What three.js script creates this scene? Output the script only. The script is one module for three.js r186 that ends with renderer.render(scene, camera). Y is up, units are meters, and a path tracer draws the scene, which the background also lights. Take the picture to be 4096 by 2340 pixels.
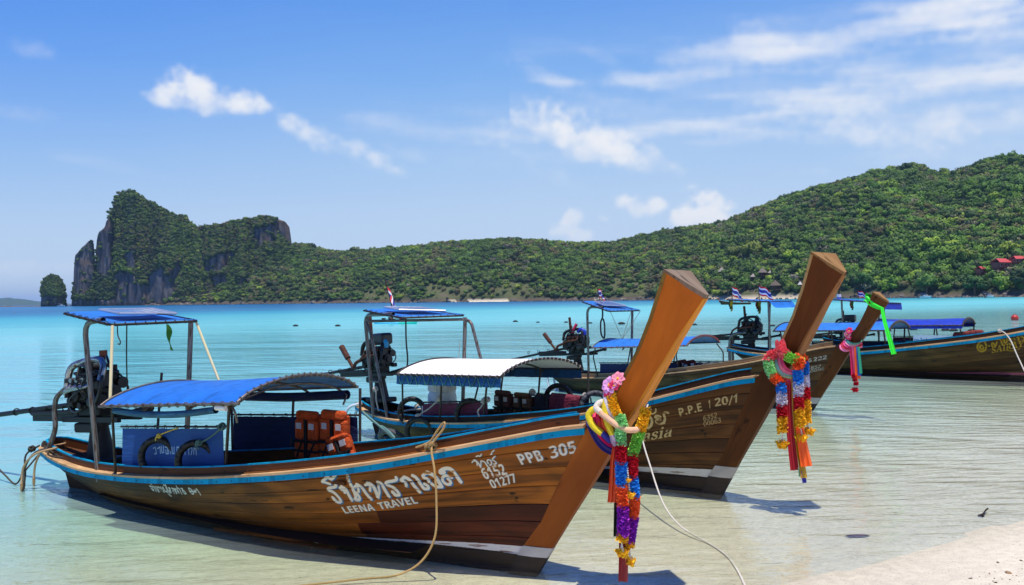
import * as THREE from 'three';
import { mergeGeometries, mergeVertices } from 'three/addons/utils/BufferGeometryUtils.js';
import { RoundedBoxGeometry } from 'three/addons/geometries/RoundedBoxGeometry.js';
import { MarchingCubes } from 'three/addons/objects/MarchingCubes.js';

// ------------------------------------------------------------------ camera, exposure, sun
const scene = new THREE.Scene();
const camera = new THREE.PerspectiveCamera(38.24, 1024 / 585, 0.1, 40000);
camera.position.set(0, 2.6, 0);
camera.rotation.set(17 / 2100, 0, -0.0118);
const renderer = new THREE.WebGLRenderer({ antialias: true });
renderer.toneMapping = THREE.LinearToneMapping;
renderer.toneMappingExposure = 1.0;
renderer.shadowMap.enabled = true;
const SUN = new THREE.Vector3(0.05, 1, 0.13).normalize();
const sun = new THREE.DirectionalLight(0xfff5e4, 4.9);
sun.position.copy(SUN).multiplyScalar(300);
sun.target.position.set(0, 0, -15);
sun.castShadow = true;
sun.shadow.mapSize.set(4096, 4096);
Object.assign(sun.shadow.camera, { left: -40, right: 40, top: 40, bottom: -40, near: 1, far: 700 });
scene.add(sun, sun.target);
scene.fog = new THREE.FogExp2(0xa8cefc, 0.00006);

// ------------------------------------------------------------------ noise and numbers
let seed = 7;
const rnd = () => { seed = (seed + 0x6d2b79f5) | 0; let t = Math.imul(seed ^ (seed >>> 15), 1 | seed); t = (t + Math.imul(t ^ (t >>> 7), 61 | t)) ^ t; return ((t ^ (t >>> 14)) >>> 0) / 4294967296; };
const rr = (a, b) => a + (b - a) * rnd();
const clamp = (x, a = 0, b = 1) => Math.min(b, Math.max(a, x));
const lerp = (a, b, t) => a + (b - a) * t;
const ss = (a, b, x) => { const t = clamp((x - a) / (b - a)); return t * t * (3 - 2 * t); };
const hash = (x, y, z) => { let h = Math.imul(x, 374761393) ^ Math.imul(y, 668265263) ^ Math.imul(z, 2147483647 ^ 0x27d4eb2f); h = Math.imul(h ^ (h >>> 13), 1274126177); h ^= h >>> 16; return (h >>> 0) / 4294967296; };
// value noise 0..1; with a period px, py it tiles
function vn(x, y, z = 0, px = 0, py = 0) {
  const X = Math.floor(x), Y = Math.floor(y), Z = Math.floor(z);
  let fx = x - X, fy = y - Y, fz = z - Z;
  fx = fx * fx * (3 - 2 * fx); fy = fy * fy * (3 - 2 * fy); fz = fz * fz * (3 - 2 * fz);
  const wx = (k) => (px ? ((k % px) + px) % px : k), wy = (k) => (py ? ((k % py) + py) % py : k);
  const x0 = wx(X), x1 = wx(X + 1), y0 = wy(Y), y1 = wy(Y + 1);
  const a = lerp(lerp(hash(x0, y0, Z), hash(x1, y0, Z), fx), lerp(hash(x0, y1, Z), hash(x1, y1, Z), fx), fy);
  if (fz === 0) return a;
  const b = lerp(lerp(hash(x0, y0, Z + 1), hash(x1, y0, Z + 1), fx), lerp(hash(x0, y1, Z + 1), hash(x1, y1, Z + 1), fx), fy);
  return lerp(a, b, fz);
}
function fbm(x, y, z = 0, o = 5, px = 0, py = 0) {
  let s = 0, a = 0.5, n = 0;
  for (let i = 0; i < o; i++) { s += a * vn(x, y, z + i * 17.3 * (z !== 0 || 0), px, py); n += a; x = x * 2 + (px ? 0 : 3.7); y = y * 2 + (py ? 0 : 1.3); px *= 2; py *= 2; z *= 2; a *= 0.5; }
  return s / n;
}
const table = (T) => (x) => { if (x <= T[0][0]) return T[0][1]; for (let i = 1; i < T.length; i++) if (x <= T[i][0]) return lerp(T[i - 1][1], T[i][1], (x - T[i - 1][0]) / (T[i][0] - T[i - 1][0])); return T[T.length - 1][1]; };
const toLin = (c) => (c <= 0.04045 ? c / 12.92 : ((c + 0.055) / 1.055) ** 2.4);
const lin = (r, g, b) => [toLin(r / 255), toLin(g / 255), toLin(b / 255)];
// survey helper: where the sight line of bearing u and height v (in minutes of the survey sheet, 2100 to the radian) stands at a distance d from the beach
const horizon = (u) => 760 - 0.0118 * u;
const bearingX = (u, d) => ((u - 1274.5) / 2100) * d;
const heightAt = (u, v, d) => 2.6 + ((horizon(u) - v) / 2100) * d;

// ------------------------------------------------------------------ sky: air and clouds, all the way round
{
  const W = 3072, H = 1536, data = new Float32Array(W * H * 4);
  const air = [[-90, 150, 180, 205], [0, 198, 221, 246], [3, 189, 215, 244], [6, 177, 208, 243], [9, 158, 198, 242], [12, 134, 184, 241], [15, 108, 170, 240], [19, 82, 152, 236], [26, 58, 118, 222], [45, 40, 96, 196], [90, 28, 74, 160]].map(([e, ...c]) => [e, lin(...c)]);
  const base = (e) => { for (let i = 1; i < air.length; i++) if (e <= air[i][0]) { const t = (e - air[i - 1][0]) / (air[i][0] - air[i - 1][0]); return air[i - 1][1].map((c, k) => lerp(c, air[i][1][k], t)); } return air[air.length - 1][1]; };
  // [bearing, elevation, half width, half height in degrees, tilt, strength, softness, roughness]
  const at = (u, v) => [(Math.atan((u - 1274.5) / 2100) * 180) / Math.PI, (Math.atan((horizon(u) - v) / 2100) * 180) / Math.PI];
  const cumuli = [
    [520, 282, 125, 36, 3, 0.95, 0.55, 0.9], [478, 252, 48, 36, 0, 0.95, 0.5, 0.9], [610, 285, 55, 30, 0, 0.9, 0.5, 0.9], [420, 280, 42, 26, 0, 0.75, 0.6, 0.9],
    [760, 345, 60, 28, 30, 0.8, 0.6, 0.8], [850, 375, 130, 30, 22, 0.62, 0.9, 0.9], [940, 405, 80, 22, 25, 0.4, 0.9, 0.9], [1015, 385, 55, 20, 15, 0.25, 0.9, 0.8],
    [1375, 318, 85, 50, 25, 0.85, 0.6, 0.8], [1460, 350, 150, 56, 20, 0.95, 0.5, 0.75], [1560, 385, 130, 38, 20, 0.8, 0.7, 0.8],
    [1430, 548, 28, 24, -20, 0.6, 0.4, 1], [1405, 575, 32, 20, 0, 0.55, 0.5, 1], [1445, 590, 36, 18, 0, 0.5, 0.5, 1],
    [1555, 505, 34, 30, 0, 0.78, 0.4, 1], [1598, 522, 60, 28, 0, 0.7, 0.45, 1], [1640, 518, 30, 18, 0, 0.5, 0.5, 1], [1503, 541, 18, 12, 20, 0.4, 0.6, 1],
    [1752, 495, 44, 34, 0, 0.95, 0.35, 1], [1728, 528, 50, 36, 0, 0.95, 0.35, 1], [1775, 548, 70, 34, 0, 0.92, 0.35, 1], [1700, 555, 30, 30, 0, 0.8, 0.4, 1],
    [2190, 365, 200, 48, 12, 0.55, 1, 0.9], [2390, 372, 55, 48, 20, 0.62, 0.8, 0.9], [2300, 392, 160, 30, 8, 0.45, 1, 0.9], [2090, 350, 70, 34, 0, 0.4, 1, 0.9], [2530, 355, 60, 30, 0, 0.4, 1, 0.9], [2440, 320, 120, 20, -3, 0.35, 1, 0.8],
    [75, 208, 60, 22, 10, 0.25, 1, 1], [60, 348, 80, 18, 0, 0.24, 1, 1], [40, 690, 130, 30, 0, 0.32, 1, 0.9], [130, 680, 90, 22, 0, 0.25, 1, 0.9], [1360, 430, 90, 26, 20, 0.2, 1, 0.9],
  ].map(([u, v, w, h, ...r]) => [...at(u, v), (w / 2100) * 57.3 * 1.22, (h / 2100) * 57.3 * 1.25, ...r]);
  const wisps = [
    [1900, 130, 90, 26, 30, 0.4], [1830, 150, 160, 22, -6, 0.34], [2080, 170, 190, 22, -4, 0.42], [1950, 165, 90, 20, 18, 0.34], [1380, 198, 70, 16, 24, 0.42], [1440, 228, 110, 12, 12, 0.22], [1560, 185, 90, 14, 30, 0.26], [1680, 205, 160, 14, -6, 0.22],
    [2330, 120, 190, 30, -8, 0.5], [2460, 95, 140, 44, -12, 0.72], [2540, 70, 80, 40, -20, 0.7], [2290, 75, 130, 16, 8, 0.32], [2480, 170, 120, 16, 4, 0.3], [2200, 205, 130, 18, -18, 0.34],
    [2290, 255, 330, 16, -2, 0.5], [2480, 265, 140, 20, 0, 0.42], [2020, 268, 170, 12, 3, 0.3], [1900, 318, 330, 14, -3, 0.44], [1700, 330, 140, 14, 2, 0.28], [2180, 296, 180, 12, -8, 0.32], [1090, 325, 170, 22, 3, 0.3], [1240, 330, 120, 24, 8, 0.2], [1850, 355, 90, 14, 0, 0.26], [1960, 300, 130, 10, -6, 0.2],
    [300, 440, 110, 14, 8, 0.12], [1650, 90, 300, 24, -4, 0.08], [2420, 20, 200, 10, -14, 0.16], [2150, 210, 420, 120, -4, 0.2], [2350, 330, 330, 70, 0, 0.24], [1550, 330, 420, 60, 4, 0.16],
  ].map(([u, v, w, h, a, k]) => [...at(u, v), (w / 2100) * 57.3 * 1.15, (h / 2100) * 57.3 * 1.25, a, Math.min(0.9, k * 1.3)]);
  for (let i = 0; i < 60; i++) { // the same kinds of cloud on round the sky
    const az = rr(38, 322), big = rnd();
    if (i % 2) cumuli.push([az, rr(4, 26), rr(1, 4.5), rr(0.7, 1.8), rr(-10, 25), rr(0.4, 0.95), rr(0.4, 1), 0.9]); else wisps.push([az, rr(8, 45), rr(3, 11), rr(0.4, 1.2), rr(-12, 18), 0.2 + 0.4 * big]);
  }
  const bucket = Array.from({ length: 72 }, () => [[], []]);
  [cumuli, wisps].forEach((L, k) => L.forEach((c) => { for (let b = 0; b < 72; b++) { let d = Math.abs((((b * 5 + 2.5 - c[0]) % 360) + 540) % 360 - 180); if (d < c[2] * 1.9 + 4) bucket[b][k].push(c); } }));
  const warp = (az, e, c) => { let dx = ((az - c[0] + 540) % 360) - 180, dy = e - c[1]; const a = (c[4] * Math.PI) / 180, x = dx * Math.cos(a) - dy * Math.sin(a), y = dx * Math.sin(a) + dy * Math.cos(a); return [x, y]; };
  for (let j = 0; j < H; j++) {
    const e = ((j + 0.5) / H) * 180 - 90, c0 = base(e);
    for (let i = 0; i < W; i++) {
      const phi = ((i + 0.5) / W - 0.5) * 2 * Math.PI; // direction (cos phi, , sin phi)
      const o = (j * W + i) * 4;
      let c = c0;
      if (e > -0.5 && e < 60) {
        const az = ((Math.atan2(Math.cos(phi), -Math.sin(phi)) * 180) / Math.PI + 360) % 360; // bearing from -z towards +x
        const B = bucket[Math.floor(az / 5) % 72];
        const veil = 0.12 + 0.13 * Math.sin(((az + 8) * Math.PI) / 180) + 0.06 * fbm(az * 0.09, e * 0.3, 3.1, 3);
        let white = veil * ss(40, 2, e) * 0.9, grey = 0;
        const near = (k, m) => { const [x, y] = warp(az, e, k); return Math.abs(x) < k[2] * m && Math.abs(y) < k[3] * m; };
        const C = B[0].filter((k) => near(k, 1.75)), D = B[1].filter((k) => near(k, 2.3));
        if (C.length || D.length) {
          const n3 = fbm(az * 2.2, e * 2.3, 9.2, 4) - 0.5;
          if (C.length) {
            const n1 = fbm(az * 0.8, e * 0.95, 1.7, 5) - 0.5;
            for (const k of C) {
              const [x, y] = warp(az, e, k), yy = y > 0 ? y / k[3] : (y / k[3]) * 1.35, q = 1 - (x / k[2]) ** 2 - yy * yy + k[7] * (n1 * 2.9 + n3 * 1.3) * (y > 0 ? 1 : 0.7);
              const a = Math.pow(ss(-0.1, k[6] * 2.1 + 0.35, q), 1.15) * k[5]; white = 1 - (1 - white) * (1 - a); grey = Math.max(grey, a * ss(0.2, -0.9, y / k[3]));
            }
          }
          if (D.length) {
            const n2 = fbm(az * 0.16 + n3 * 0.1, e * 1.15 + az * 0.06, 5.2, 6) - 0.5;
            for (const k of D) {
              const [x, y] = warp(az, e, k), q = 1 - (x / (k[2] * 1.25)) ** 2 - (y / (k[3] * 1.5)) ** 2 + n2 * 2.4 + n3 * 0.5;
              const a = ss(0, 1.9, q) * k[5]; white = 1 - (1 - white) * (1 - a);
            }
          }
        }
        const w = [0.86 - 0.07 * grey, 0.89 - 0.05 * grey, 0.95 - 0.02 * grey];
        const deep = 1 - 0.2 * ss(0, -40, (((az + 180) % 360) - 180)) * ss(2, 14, e);
        c = [lerp(c0[0] * deep * deep, w[0], white), lerp(c0[1] * deep, w[1], white), lerp(c0[2], w[2], white)];
      }
      data[o] = c[0]; data[o + 1] = c[1]; data[o + 2] = c[2]; data[o + 3] = 1;
    }
  }
  const sky = new THREE.DataTexture(data, W, H, THREE.RGBAFormat, THREE.FloatType);
  sky.mapping = THREE.EquirectangularReflectionMapping;
  sky.magFilter = THREE.LinearFilter; sky.minFilter = THREE.LinearFilter;
  sky.needsUpdate = true;
  scene.background = sky; scene.environment = sky;
}

// ------------------------------------------------------------------ helpers
const V = (x, y, z) => new THREE.Vector3(x, y, z);
const taken = new Map();
const numbered = (name) => { const n = taken.get(name) || 0; taken.set(name, n + 1); return n ? name + '_' + String(n).padStart(3, '0') : name; };
function tag(o, label, category, group, kind) { if (label) o.userData.label = label; if (category) o.userData.category = category; if (group) o.userData.group = group; if (kind) o.userData.kind = kind; return o; }
const flat = (g) => { const h = g.index ? g.toNonIndexed() : g.clone(); for (const k of Object.keys(h.attributes)) if (!['position', 'normal', 'uv'].includes(k)) h.deleteAttribute(k); if (!h.attributes.uv) h.setAttribute('uv', new THREE.BufferAttribute(new Float32Array(h.attributes.position.count * 2), 2)); if (!h.attributes.normal) h.computeVertexNormals(); return h; };
const merge = (list) => (list.length === 1 ? list[0] : mergeGeometries(list.map(flat)));
function mesh(name, geo, mat, parent, label) {
  const m = new THREE.Mesh(Array.isArray(geo) ? merge(geo) : geo, mat); m.name = name; m.castShadow = m.receiveShadow = true;
  if (label) m.userData.label = label;
  if (parent) parent.add(m);
  return m;
}
function thing(name, label, category, pos = [0, 0, 0], turn = 0, group) { const o = new THREE.Group(); o.name = numbered(name); o.position.set(...pos); o.rotation.y = turn; tag(o, label, category, group); scene.add(o); return o; }
function solo(name, geo, mat, label, category, group, kind) { const m = mesh(numbered(name), geo, mat, scene); return tag(m, label, category, group, kind); }
const v3 = (p) => (p.isVector3 ? p : V(p[0], p[1], p[2]));
function bar(a, b, r, r2 = r, n = 10) { a = v3(a); b = v3(b); const d = b.clone().sub(a), g = new THREE.CylinderGeometry(r2, r, d.length(), n, 1); g.applyQuaternion(new THREE.Quaternion().setFromUnitVectors(V(0, 1, 0), d.clone().normalize())); const c = a.clone().add(b).multiplyScalar(0.5); return g.translate(c.x, c.y, c.z); }
function tube(pts, r, seg = 0, rad = 8, closed = false, tension = 0.5) { const c = new THREE.CatmullRomCurve3(pts.map(v3), closed, tension === 0.5 ? 'centripetal' : 'catmullrom', tension); return new THREE.TubeGeometry(c, seg || pts.length * 8, r, rad, closed); }
function pipe(pts, r, bend = 0.12, rad = 10) { // straight runs with rounded bends
  const P = pts.map(v3), path = new THREE.CurvePath(); let last = P[0];
  for (let i = 1; i < P.length - 1; i++) { const a = P[i].clone().sub(P[i - 1]), b = P[i + 1].clone().sub(P[i]), k = Math.min(bend, a.length() * 0.45, b.length() * 0.45), p = P[i].clone().addScaledVector(a.normalize(), -k), q = P[i].clone().addScaledVector(b.normalize(), k); path.add(new THREE.LineCurve3(last, p)); path.add(new THREE.QuadraticBezierCurve3(p, P[i], q)); last = q; }
  path.add(new THREE.LineCurve3(last, P[P.length - 1]));
  return new THREE.TubeGeometry(path, pts.length * 10, r, rad, false);
}
const box = (w, h, d, x = 0, y = 0, z = 0, r = 0) => (r ? new RoundedBoxGeometry(w, h, d, 2, r) : new THREE.BoxGeometry(w, h, d)).translate(x, y, z);
const cyl = (r, h, x, y, z, ax = 'y', n = 16, r2 = r) => { const g = new THREE.CylinderGeometry(r2, r, h, n); if (ax === 'x') g.rotateZ(-Math.PI / 2); if (ax === 'z') g.rotateX(Math.PI / 2); return g.translate(x, y, z); };
// a surface from a grid of points: fn(i / n, j / m) gives [x, y, z] or [x, y, z, u, v]
function grid(n, m, fn, flip = false) {
  const pos = [], uv = [], idx = [];
  for (let i = 0; i <= n; i++) for (let j = 0; j <= m; j++) { const p = fn(i / n, j / m, i, j); pos.push(p[0], p[1], p[2]); uv.push(p.length > 3 ? p[3] : i / n, p.length > 3 ? p[4] : j / m); }
  for (let i = 0; i < n; i++) for (let j = 0; j < m; j++) { const a = i * (m + 1) + j, b = a + 1, c = a + m + 1, d = c + 1; flip ? idx.push(a, b, c, b, d, c) : idx.push(a, c, b, b, c, d); }
  const g = new THREE.BufferGeometry();
  g.setAttribute('position', new THREE.Float32BufferAttribute(pos, 3)); g.setAttribute('uv', new THREE.Float32BufferAttribute(uv, 2)); g.setIndex(idx); g.computeVertexNormals();
  return g;
}
// one shape swept along rings of points (each ring an array of [x, y, z]), flat shaded, with ends closed
function rings(R, closeEnds = true) {
  const pos = [], uv = []; let run = 0;
  const put = (p, u, v) => { pos.push(...p); uv.push(u, v); };
  for (let i = 0; i + 1 < R.length; i++) {
    const a = R[i], b = R[i + 1], n = a.length, len = Math.hypot(b[0][0] - a[0][0], b[0][1] - a[0][1], b[0][2] - a[0][2]);
    let w = 0;
    for (let k = 0; k < n; k++) { const k2 = (k + 1) % n, ww = w + Math.hypot(a[k2][0] - a[k][0], a[k2][1] - a[k][1], a[k2][2] - a[k][2]); put(a[k], run, w); put(b[k], run + len, w); put(a[k2], run, ww); put(a[k2], run, ww); put(b[k], run + len, w); put(b[k2], run + len, ww); w = ww; }
    run += len;
  }
  if (closeEnds) for (const [r, f] of [[R[0], 0], [R[R.length - 1], 1]]) for (let k = 1; k + 1 < r.length; k++) { const q = f ? [r[0], r[k + 1], r[k]] : [r[0], r[k], r[k + 1]]; q.forEach((p) => put(p, p[0], p[2])); }
  const g = new THREE.BufferGeometry();
  g.setAttribute('position', new THREE.Float32BufferAttribute(pos, 3)); g.setAttribute('uv', new THREE.Float32BufferAttribute(uv, 2)); g.computeVertexNormals();
  return g;
}

// ------------------------------------------------------------------ textures and materials
function dataTex(w, h, fn, srgb = false, repeat = null) {
  const d = new Uint8Array(w * h * 4), c = [0, 0, 0];
  for (let j = 0; j < h; j++) for (let i = 0; i < w; i++) { fn(i, j, c); const o = (j * w + i) * 4; d[o] = clamp(c[0]) * 255; d[o + 1] = clamp(c[1]) * 255; d[o + 2] = clamp(c[2]) * 255; d[o + 3] = 255; }
  const t = new THREE.DataTexture(d, w, h); t.wrapS = t.wrapT = THREE.RepeatWrapping; t.magFilter = THREE.LinearFilter; t.minFilter = THREE.LinearMipmapLinearFilter; t.generateMipmaps = true;
  if (srgb) t.colorSpace = THREE.SRGBColorSpace;
  if (repeat) t.repeat.set(...repeat);
  t.needsUpdate = true; return t;
}
const grey = (w, h, fn, repeat) => dataTex(w, h, (i, j, c) => { c[0] = c[1] = c[2] = fn(i, j); }, false, repeat);
const std = (hex, rough = 0.7, more = {}) => new THREE.MeshStandardMaterial({ color: hex, roughness: rough, side: THREE.DoubleSide, ...more });
const woodGrain = (x, y, p = 0) => { const k = vn(x * 1.1, y * 0.9, 2.2) * 2; const rings_ = Math.abs(Math.sin((y * 9 + k * 2.2 + fbm(x * 0.8, y * 3, 1.1, 3) * 5) * 1.7)); return 0.62 * fbm(x * 2.2, y * 38, 4.4, 4) + 0.38 * rings_; };
// wood: uv in metres, grain along u
const woodMap = dataTex(1024, 256, (i, j, c) => { const x = i / 256, y = j / 256, g = woodGrain(x, y), m = fbm(x * 1.5, y * 4, 8.8, 4), dark = ss(0.72, 0.8, fbm(x * 5, y * 9, 12.1, 3)); const crack = ss(0.014, 0.0, Math.abs(fbm(x * 0.45, y * 22, 3.3, 3) - 0.5)) * ss(0.5, 0.62, fbm(x * 0.9, y * 5, 15.5, 3)), rub = ss(0.6, 0.72, fbm(x * 2.5, y * 7, 21.5, 4)); const k = (0.8 + 0.18 * g + 0.26 * (m - 0.5)) * (1 - 0.34 * dark) * (1 - 0.38 * crack) * (1 + 0.14 * rub); c[0] = k; c[1] = k * (0.93 + 0.07 * m); c[2] = k * (0.86 + 0.1 * m); }, true, [0.25, 1]);
const woodBump = grey(512, 256, (i, j) => fbm((i / 256) * 2.4, (j / 256) * 46, 4.4, 4), [0.5, 1]);
const prowMap = dataTex(1024, 256, (i, j, c) => { const x = i / 256, y = j / 256, g = woodGrain(x * 0.7, y * 0.6), m = fbm(x * 1.1, y * 3, 18.8, 4), dark = ss(0.74, 0.82, fbm(x * 3, y * 6, 32.1, 3)), crack = ss(0.01, 0.0, Math.abs(fbm(x * 0.35, y * 16, 23.3, 3) - 0.5)) * ss(0.55, 0.66, fbm(x * 0.9, y * 4, 25.5, 3)); const k = (0.86 + 0.12 * g + 0.42 * (m - 0.5)) * (1 - 0.2 * dark) * (1 - 0.3 * crack); c[0] = k; c[1] = k * (0.92 + 0.1 * m); c[2] = k * (0.84 + 0.12 * m); }, true, [0.25, 1]);
const wood = (hex, rough = 0.6, more = {}) => new THREE.MeshPhysicalMaterial({ color: hex, roughness: Math.min(1, rough + 0.1), side: THREE.DoubleSide, specularIntensity: 0.4, map: woodMap, bumpMap: woodBump, bumpScale: 0.0025, ...more });
const clothBump = grey(256, 256, (i, j) => 0.6 * fbm(i / 18, j / 18, 0, 4, 0, 0) + 0.4 * vn(i / 2, j / 2), [1, 1]);
const wrinkle = grey(512, 512, (i, j) => { const x = i / 512, y = j / 512; return 0.5 * Math.abs(fbm(x * 8, y * 8, 0, 4, 8, 8) - 0.5) * 2 + 0.5 * fbm(x * 5 + 2, y * 14, 0, 4, 0, 14); }, [1, 1]);
const cloth = (hex, rough = 0.75, more = {}) => new THREE.MeshPhysicalMaterial({ color: hex, roughness: rough, side: THREE.DoubleSide, map: stain, bumpMap: wrinkle, bumpScale: 0.022, ...more });
const stain = dataTex(512, 512, (i, j, c) => { const x = i / 512, y = j / 512, k = 0.86 + 0.2 * (fbm(x * 6, y * 6, 0, 5, 6, 6) - 0.5) - 0.12 * ss(0.58, 0.72, fbm(x * 14, y * 3, 0, 4, 14, 3)); c[0] = c[1] = c[2] = k; }, true);
const metalMap = dataTex(256, 256, (i, j, c) => { const k = fbm(i / 24, j / 24, 0, 5), r = ss(0.56, 0.68, fbm(i / 40 + 9, j / 30, 0, 4)); c[0] = lerp(0.85 + 0.3 * (k - 0.5), 0.55, r); c[1] = lerp(0.85 + 0.3 * (k - 0.5), 0.38, r); c[2] = lerp(0.85 + 0.3 * (k - 0.5), 0.26, r); }, true, [2, 2]);
const metal = (hex, rough = 0.45, metalness = 0.6) => std(hex, rough, { metalness, map: metalMap });
const ropeBump = grey(64, 64, (i, j) => Math.abs(Math.sin(((i / 64) * 4 + (j / 64) * 2) * Math.PI)), [60, 1]);
const ropeMat = (hex) => std(hex, 0.9, { bumpMap: ropeBump, bumpScale: 0.006 });
const treadBump = grey(128, 64, (i, j) => (Math.sin((i / 128) * 80) > -0.3 ? 1 : 0.2) * (Math.abs(j / 64 - 0.5) < 0.46 ? 1 : 0.6));
const M = {
  blueRail: new THREE.MeshPhysicalMaterial({ color: 0x02b4ea, roughness: 0.65, specularIntensity: 0.25, side: THREE.DoubleSide, map: stain }), tan: wood(0xd9b891, 0.6), coaming: wood(0x6a3f1f, 0.5), coamingDark: wood(0x3c2717, 0.55), deck: wood(0x6b4630, 0.65), inner: wood(0x3c2a1d, 0.8),
  prowA: wood(0xd47418, 0.45, { map: prowMap }), prowABand: wood(0xe89a30, 0.45), prowB: wood(0x6a380c, 0.5, { map: prowMap }), prowBBand: wood(0xa06c3c, 0.5), prowC: wood(0x6a3e1e, 0.5), stemA: wood(0xa45a1e, 0.5, { map: prowMap }), stemB: wood(0x5c3412, 0.5), batten: wood(0x8a6a32, 0.6), battenB: wood(0xb99a6a, 0.6), topGrey: wood(0x8d7f74, 0.8), topTan: wood(0x9b7a52, 0.75),
  pipe: metal(0x8f8a86, 0.45, 0.55), pipeDark: metal(0x4b423d, 0.55, 0.4), rust: metal(0x6b4030, 0.8, 0.2), chrome: metal(0xc6c9cc, 0.28, 0.9), black: std(0x17171a, 0.45), iron: metal(0x1f1e1f, 0.5, 0.25), grime: std(0x1c1815, 0.65), cream: std(0xe6d6a4, 0.45), rubber: std(0x0c0c0e, 0.55, { bumpMap: treadBump, bumpScale: 0.01 }), rubberGrey: std(0x3d4046, 0.6, { bumpMap: treadBump, bumpScale: 0.012 }), white: std(0xe8e8e4, 0.5), whitePlastic: std(0xd8dde2, 0.4), blackPlastic: std(0x1b1c20, 0.35),
  blueTarp: cloth(0x2680ee, 0.45), blueTarp2: cloth(0x2a88ee, 0.55), blueDeep: cloth(0x1a3fd0, 0.5), blueCurtain: cloth(0x1766b8, 0.7), navy: cloth(0x15265c, 0.75), teal: cloth(0x2b6f93, 0.7), maroon: cloth(0x7a2446, 0.75), canvas: cloth(0xf4f4f6, 0.7, { map: null, bumpMap: null }), valance: cloth(0x155f9c, 0.65),
  ropeTan: ropeMat(0xc9a56a), ropeWhite: ropeMat(0xded8cc), ropeGrey: ropeMat(0x8b8578), ropeTeal: ropeMat(0x6f9a94), ropeDark: ropeMat(0x53483c), cordGreen: ropeMat(0x3c9a76),
  orange: cloth(0xff6412, 0.75), strap: std(0x141416, 0.8), reflective: std(0xd6d2d0, 0.4), redJacket: cloth(0xa0392e, 0.75), brownCloth: cloth(0x7c4a40, 0.8), darkCloth: cloth(0x2e2c40, 0.8),
  panelGlass: new THREE.MeshPhysicalMaterial({ color: 0x3c4f86, roughness: 0.18, clearcoat: 1, clearcoatRoughness: 0.05 }), alu: std(0xc4cad2, 0.35, { metalness: 0.7 }),
};
// ------------------------------------------------------------------ beach, sea bed and sea. Shore frame: s along the waterline, w out to sea
const SH = { o: V(2.55, 0, -7.6), e: V(0.843, 0, -0.538), n: V(-0.538, 0, -0.843) };
const shoreAt = (s, w, y) => [SH.o.x + SH.e.x * s + SH.n.x * w, y, SH.o.z + SH.e.z * s + SH.n.z * w];
const sandY = (s, w) => {
  const wob = 0.35 * (vn(s * 0.35, 4.2) - 0.5) + 0.12 * (vn(s * 1.3, 9.1) - 0.5), q = w + wob;
  let y = q > 0 ? -0.14 * (1 - Math.exp(-q * 0.04 / 0.14)) - 0.014 * q * ss(11, 40, q) : 0.012 + -q * 0.105;
  if (q > 200) y = -3.2 - Math.min(4, (q - 200) * 0.003);
  if (Math.abs(s) < 60 && q < 60) y += q > 0 ? 0.03 * (fbm(s * 0.9, w * 1.6, 0, 3) - 0.5) * ss(0, 1.5, q) : 0.03 * (fbm(s * 1.4, w * 1.4, 0, 4) - 0.5) * ss(0.4, 1.6, -q);
  return y;
};
const axis = (lo, hi, fine, step, grow) => { const A = [0]; let x = 0, d = step; while (x < hi) { if (x > fine) d *= grow; x += d; A.push(Math.min(x, hi)); } const B = []; x = 0; d = step; while (x > lo) { if (-x > fine) d *= grow; x -= d; B.unshift(Math.max(x, lo)); } return [...B, ...A]; };
function sheet(S, Wd, fn) {
  const pos = [], uv = [], uv1 = [], col = [], idx = [];
  for (const s of S) for (const w of Wd) { const r = fn(s, w); pos.push(...shoreAt(s, w, r.y)); uv.push(r.u, r.v); uv1.push(s, w); col.push(...r.c); }
  const m = Wd.length; for (let i = 0; i + 1 < S.length; i++) for (let j = 0; j + 1 < m; j++) { const a = i * m + j, b = a + 1, c = a + m, d = c + 1; idx.push(a, c, b, b, c, d); }
  const g = new THREE.BufferGeometry();
  g.setAttribute('position', new THREE.Float32BufferAttribute(pos, 3)); g.setAttribute('uv', new THREE.Float32BufferAttribute(uv, 2)); g.setAttribute('uv1', new THREE.Float32BufferAttribute(uv1, 2)); g.setAttribute('color', new THREE.Float32BufferAttribute(col, 3)); g.setIndex(idx); g.computeVertexNormals();
  if (g.attributes.normal.getY(0) < 0) { const ix = g.index.array; for (let i = 0; i < ix.length; i += 3) { const t = ix[i]; ix[i] = ix[i + 1]; ix[i + 1] = t; } g.computeVertexNormals(); }
  return g;
}
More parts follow.
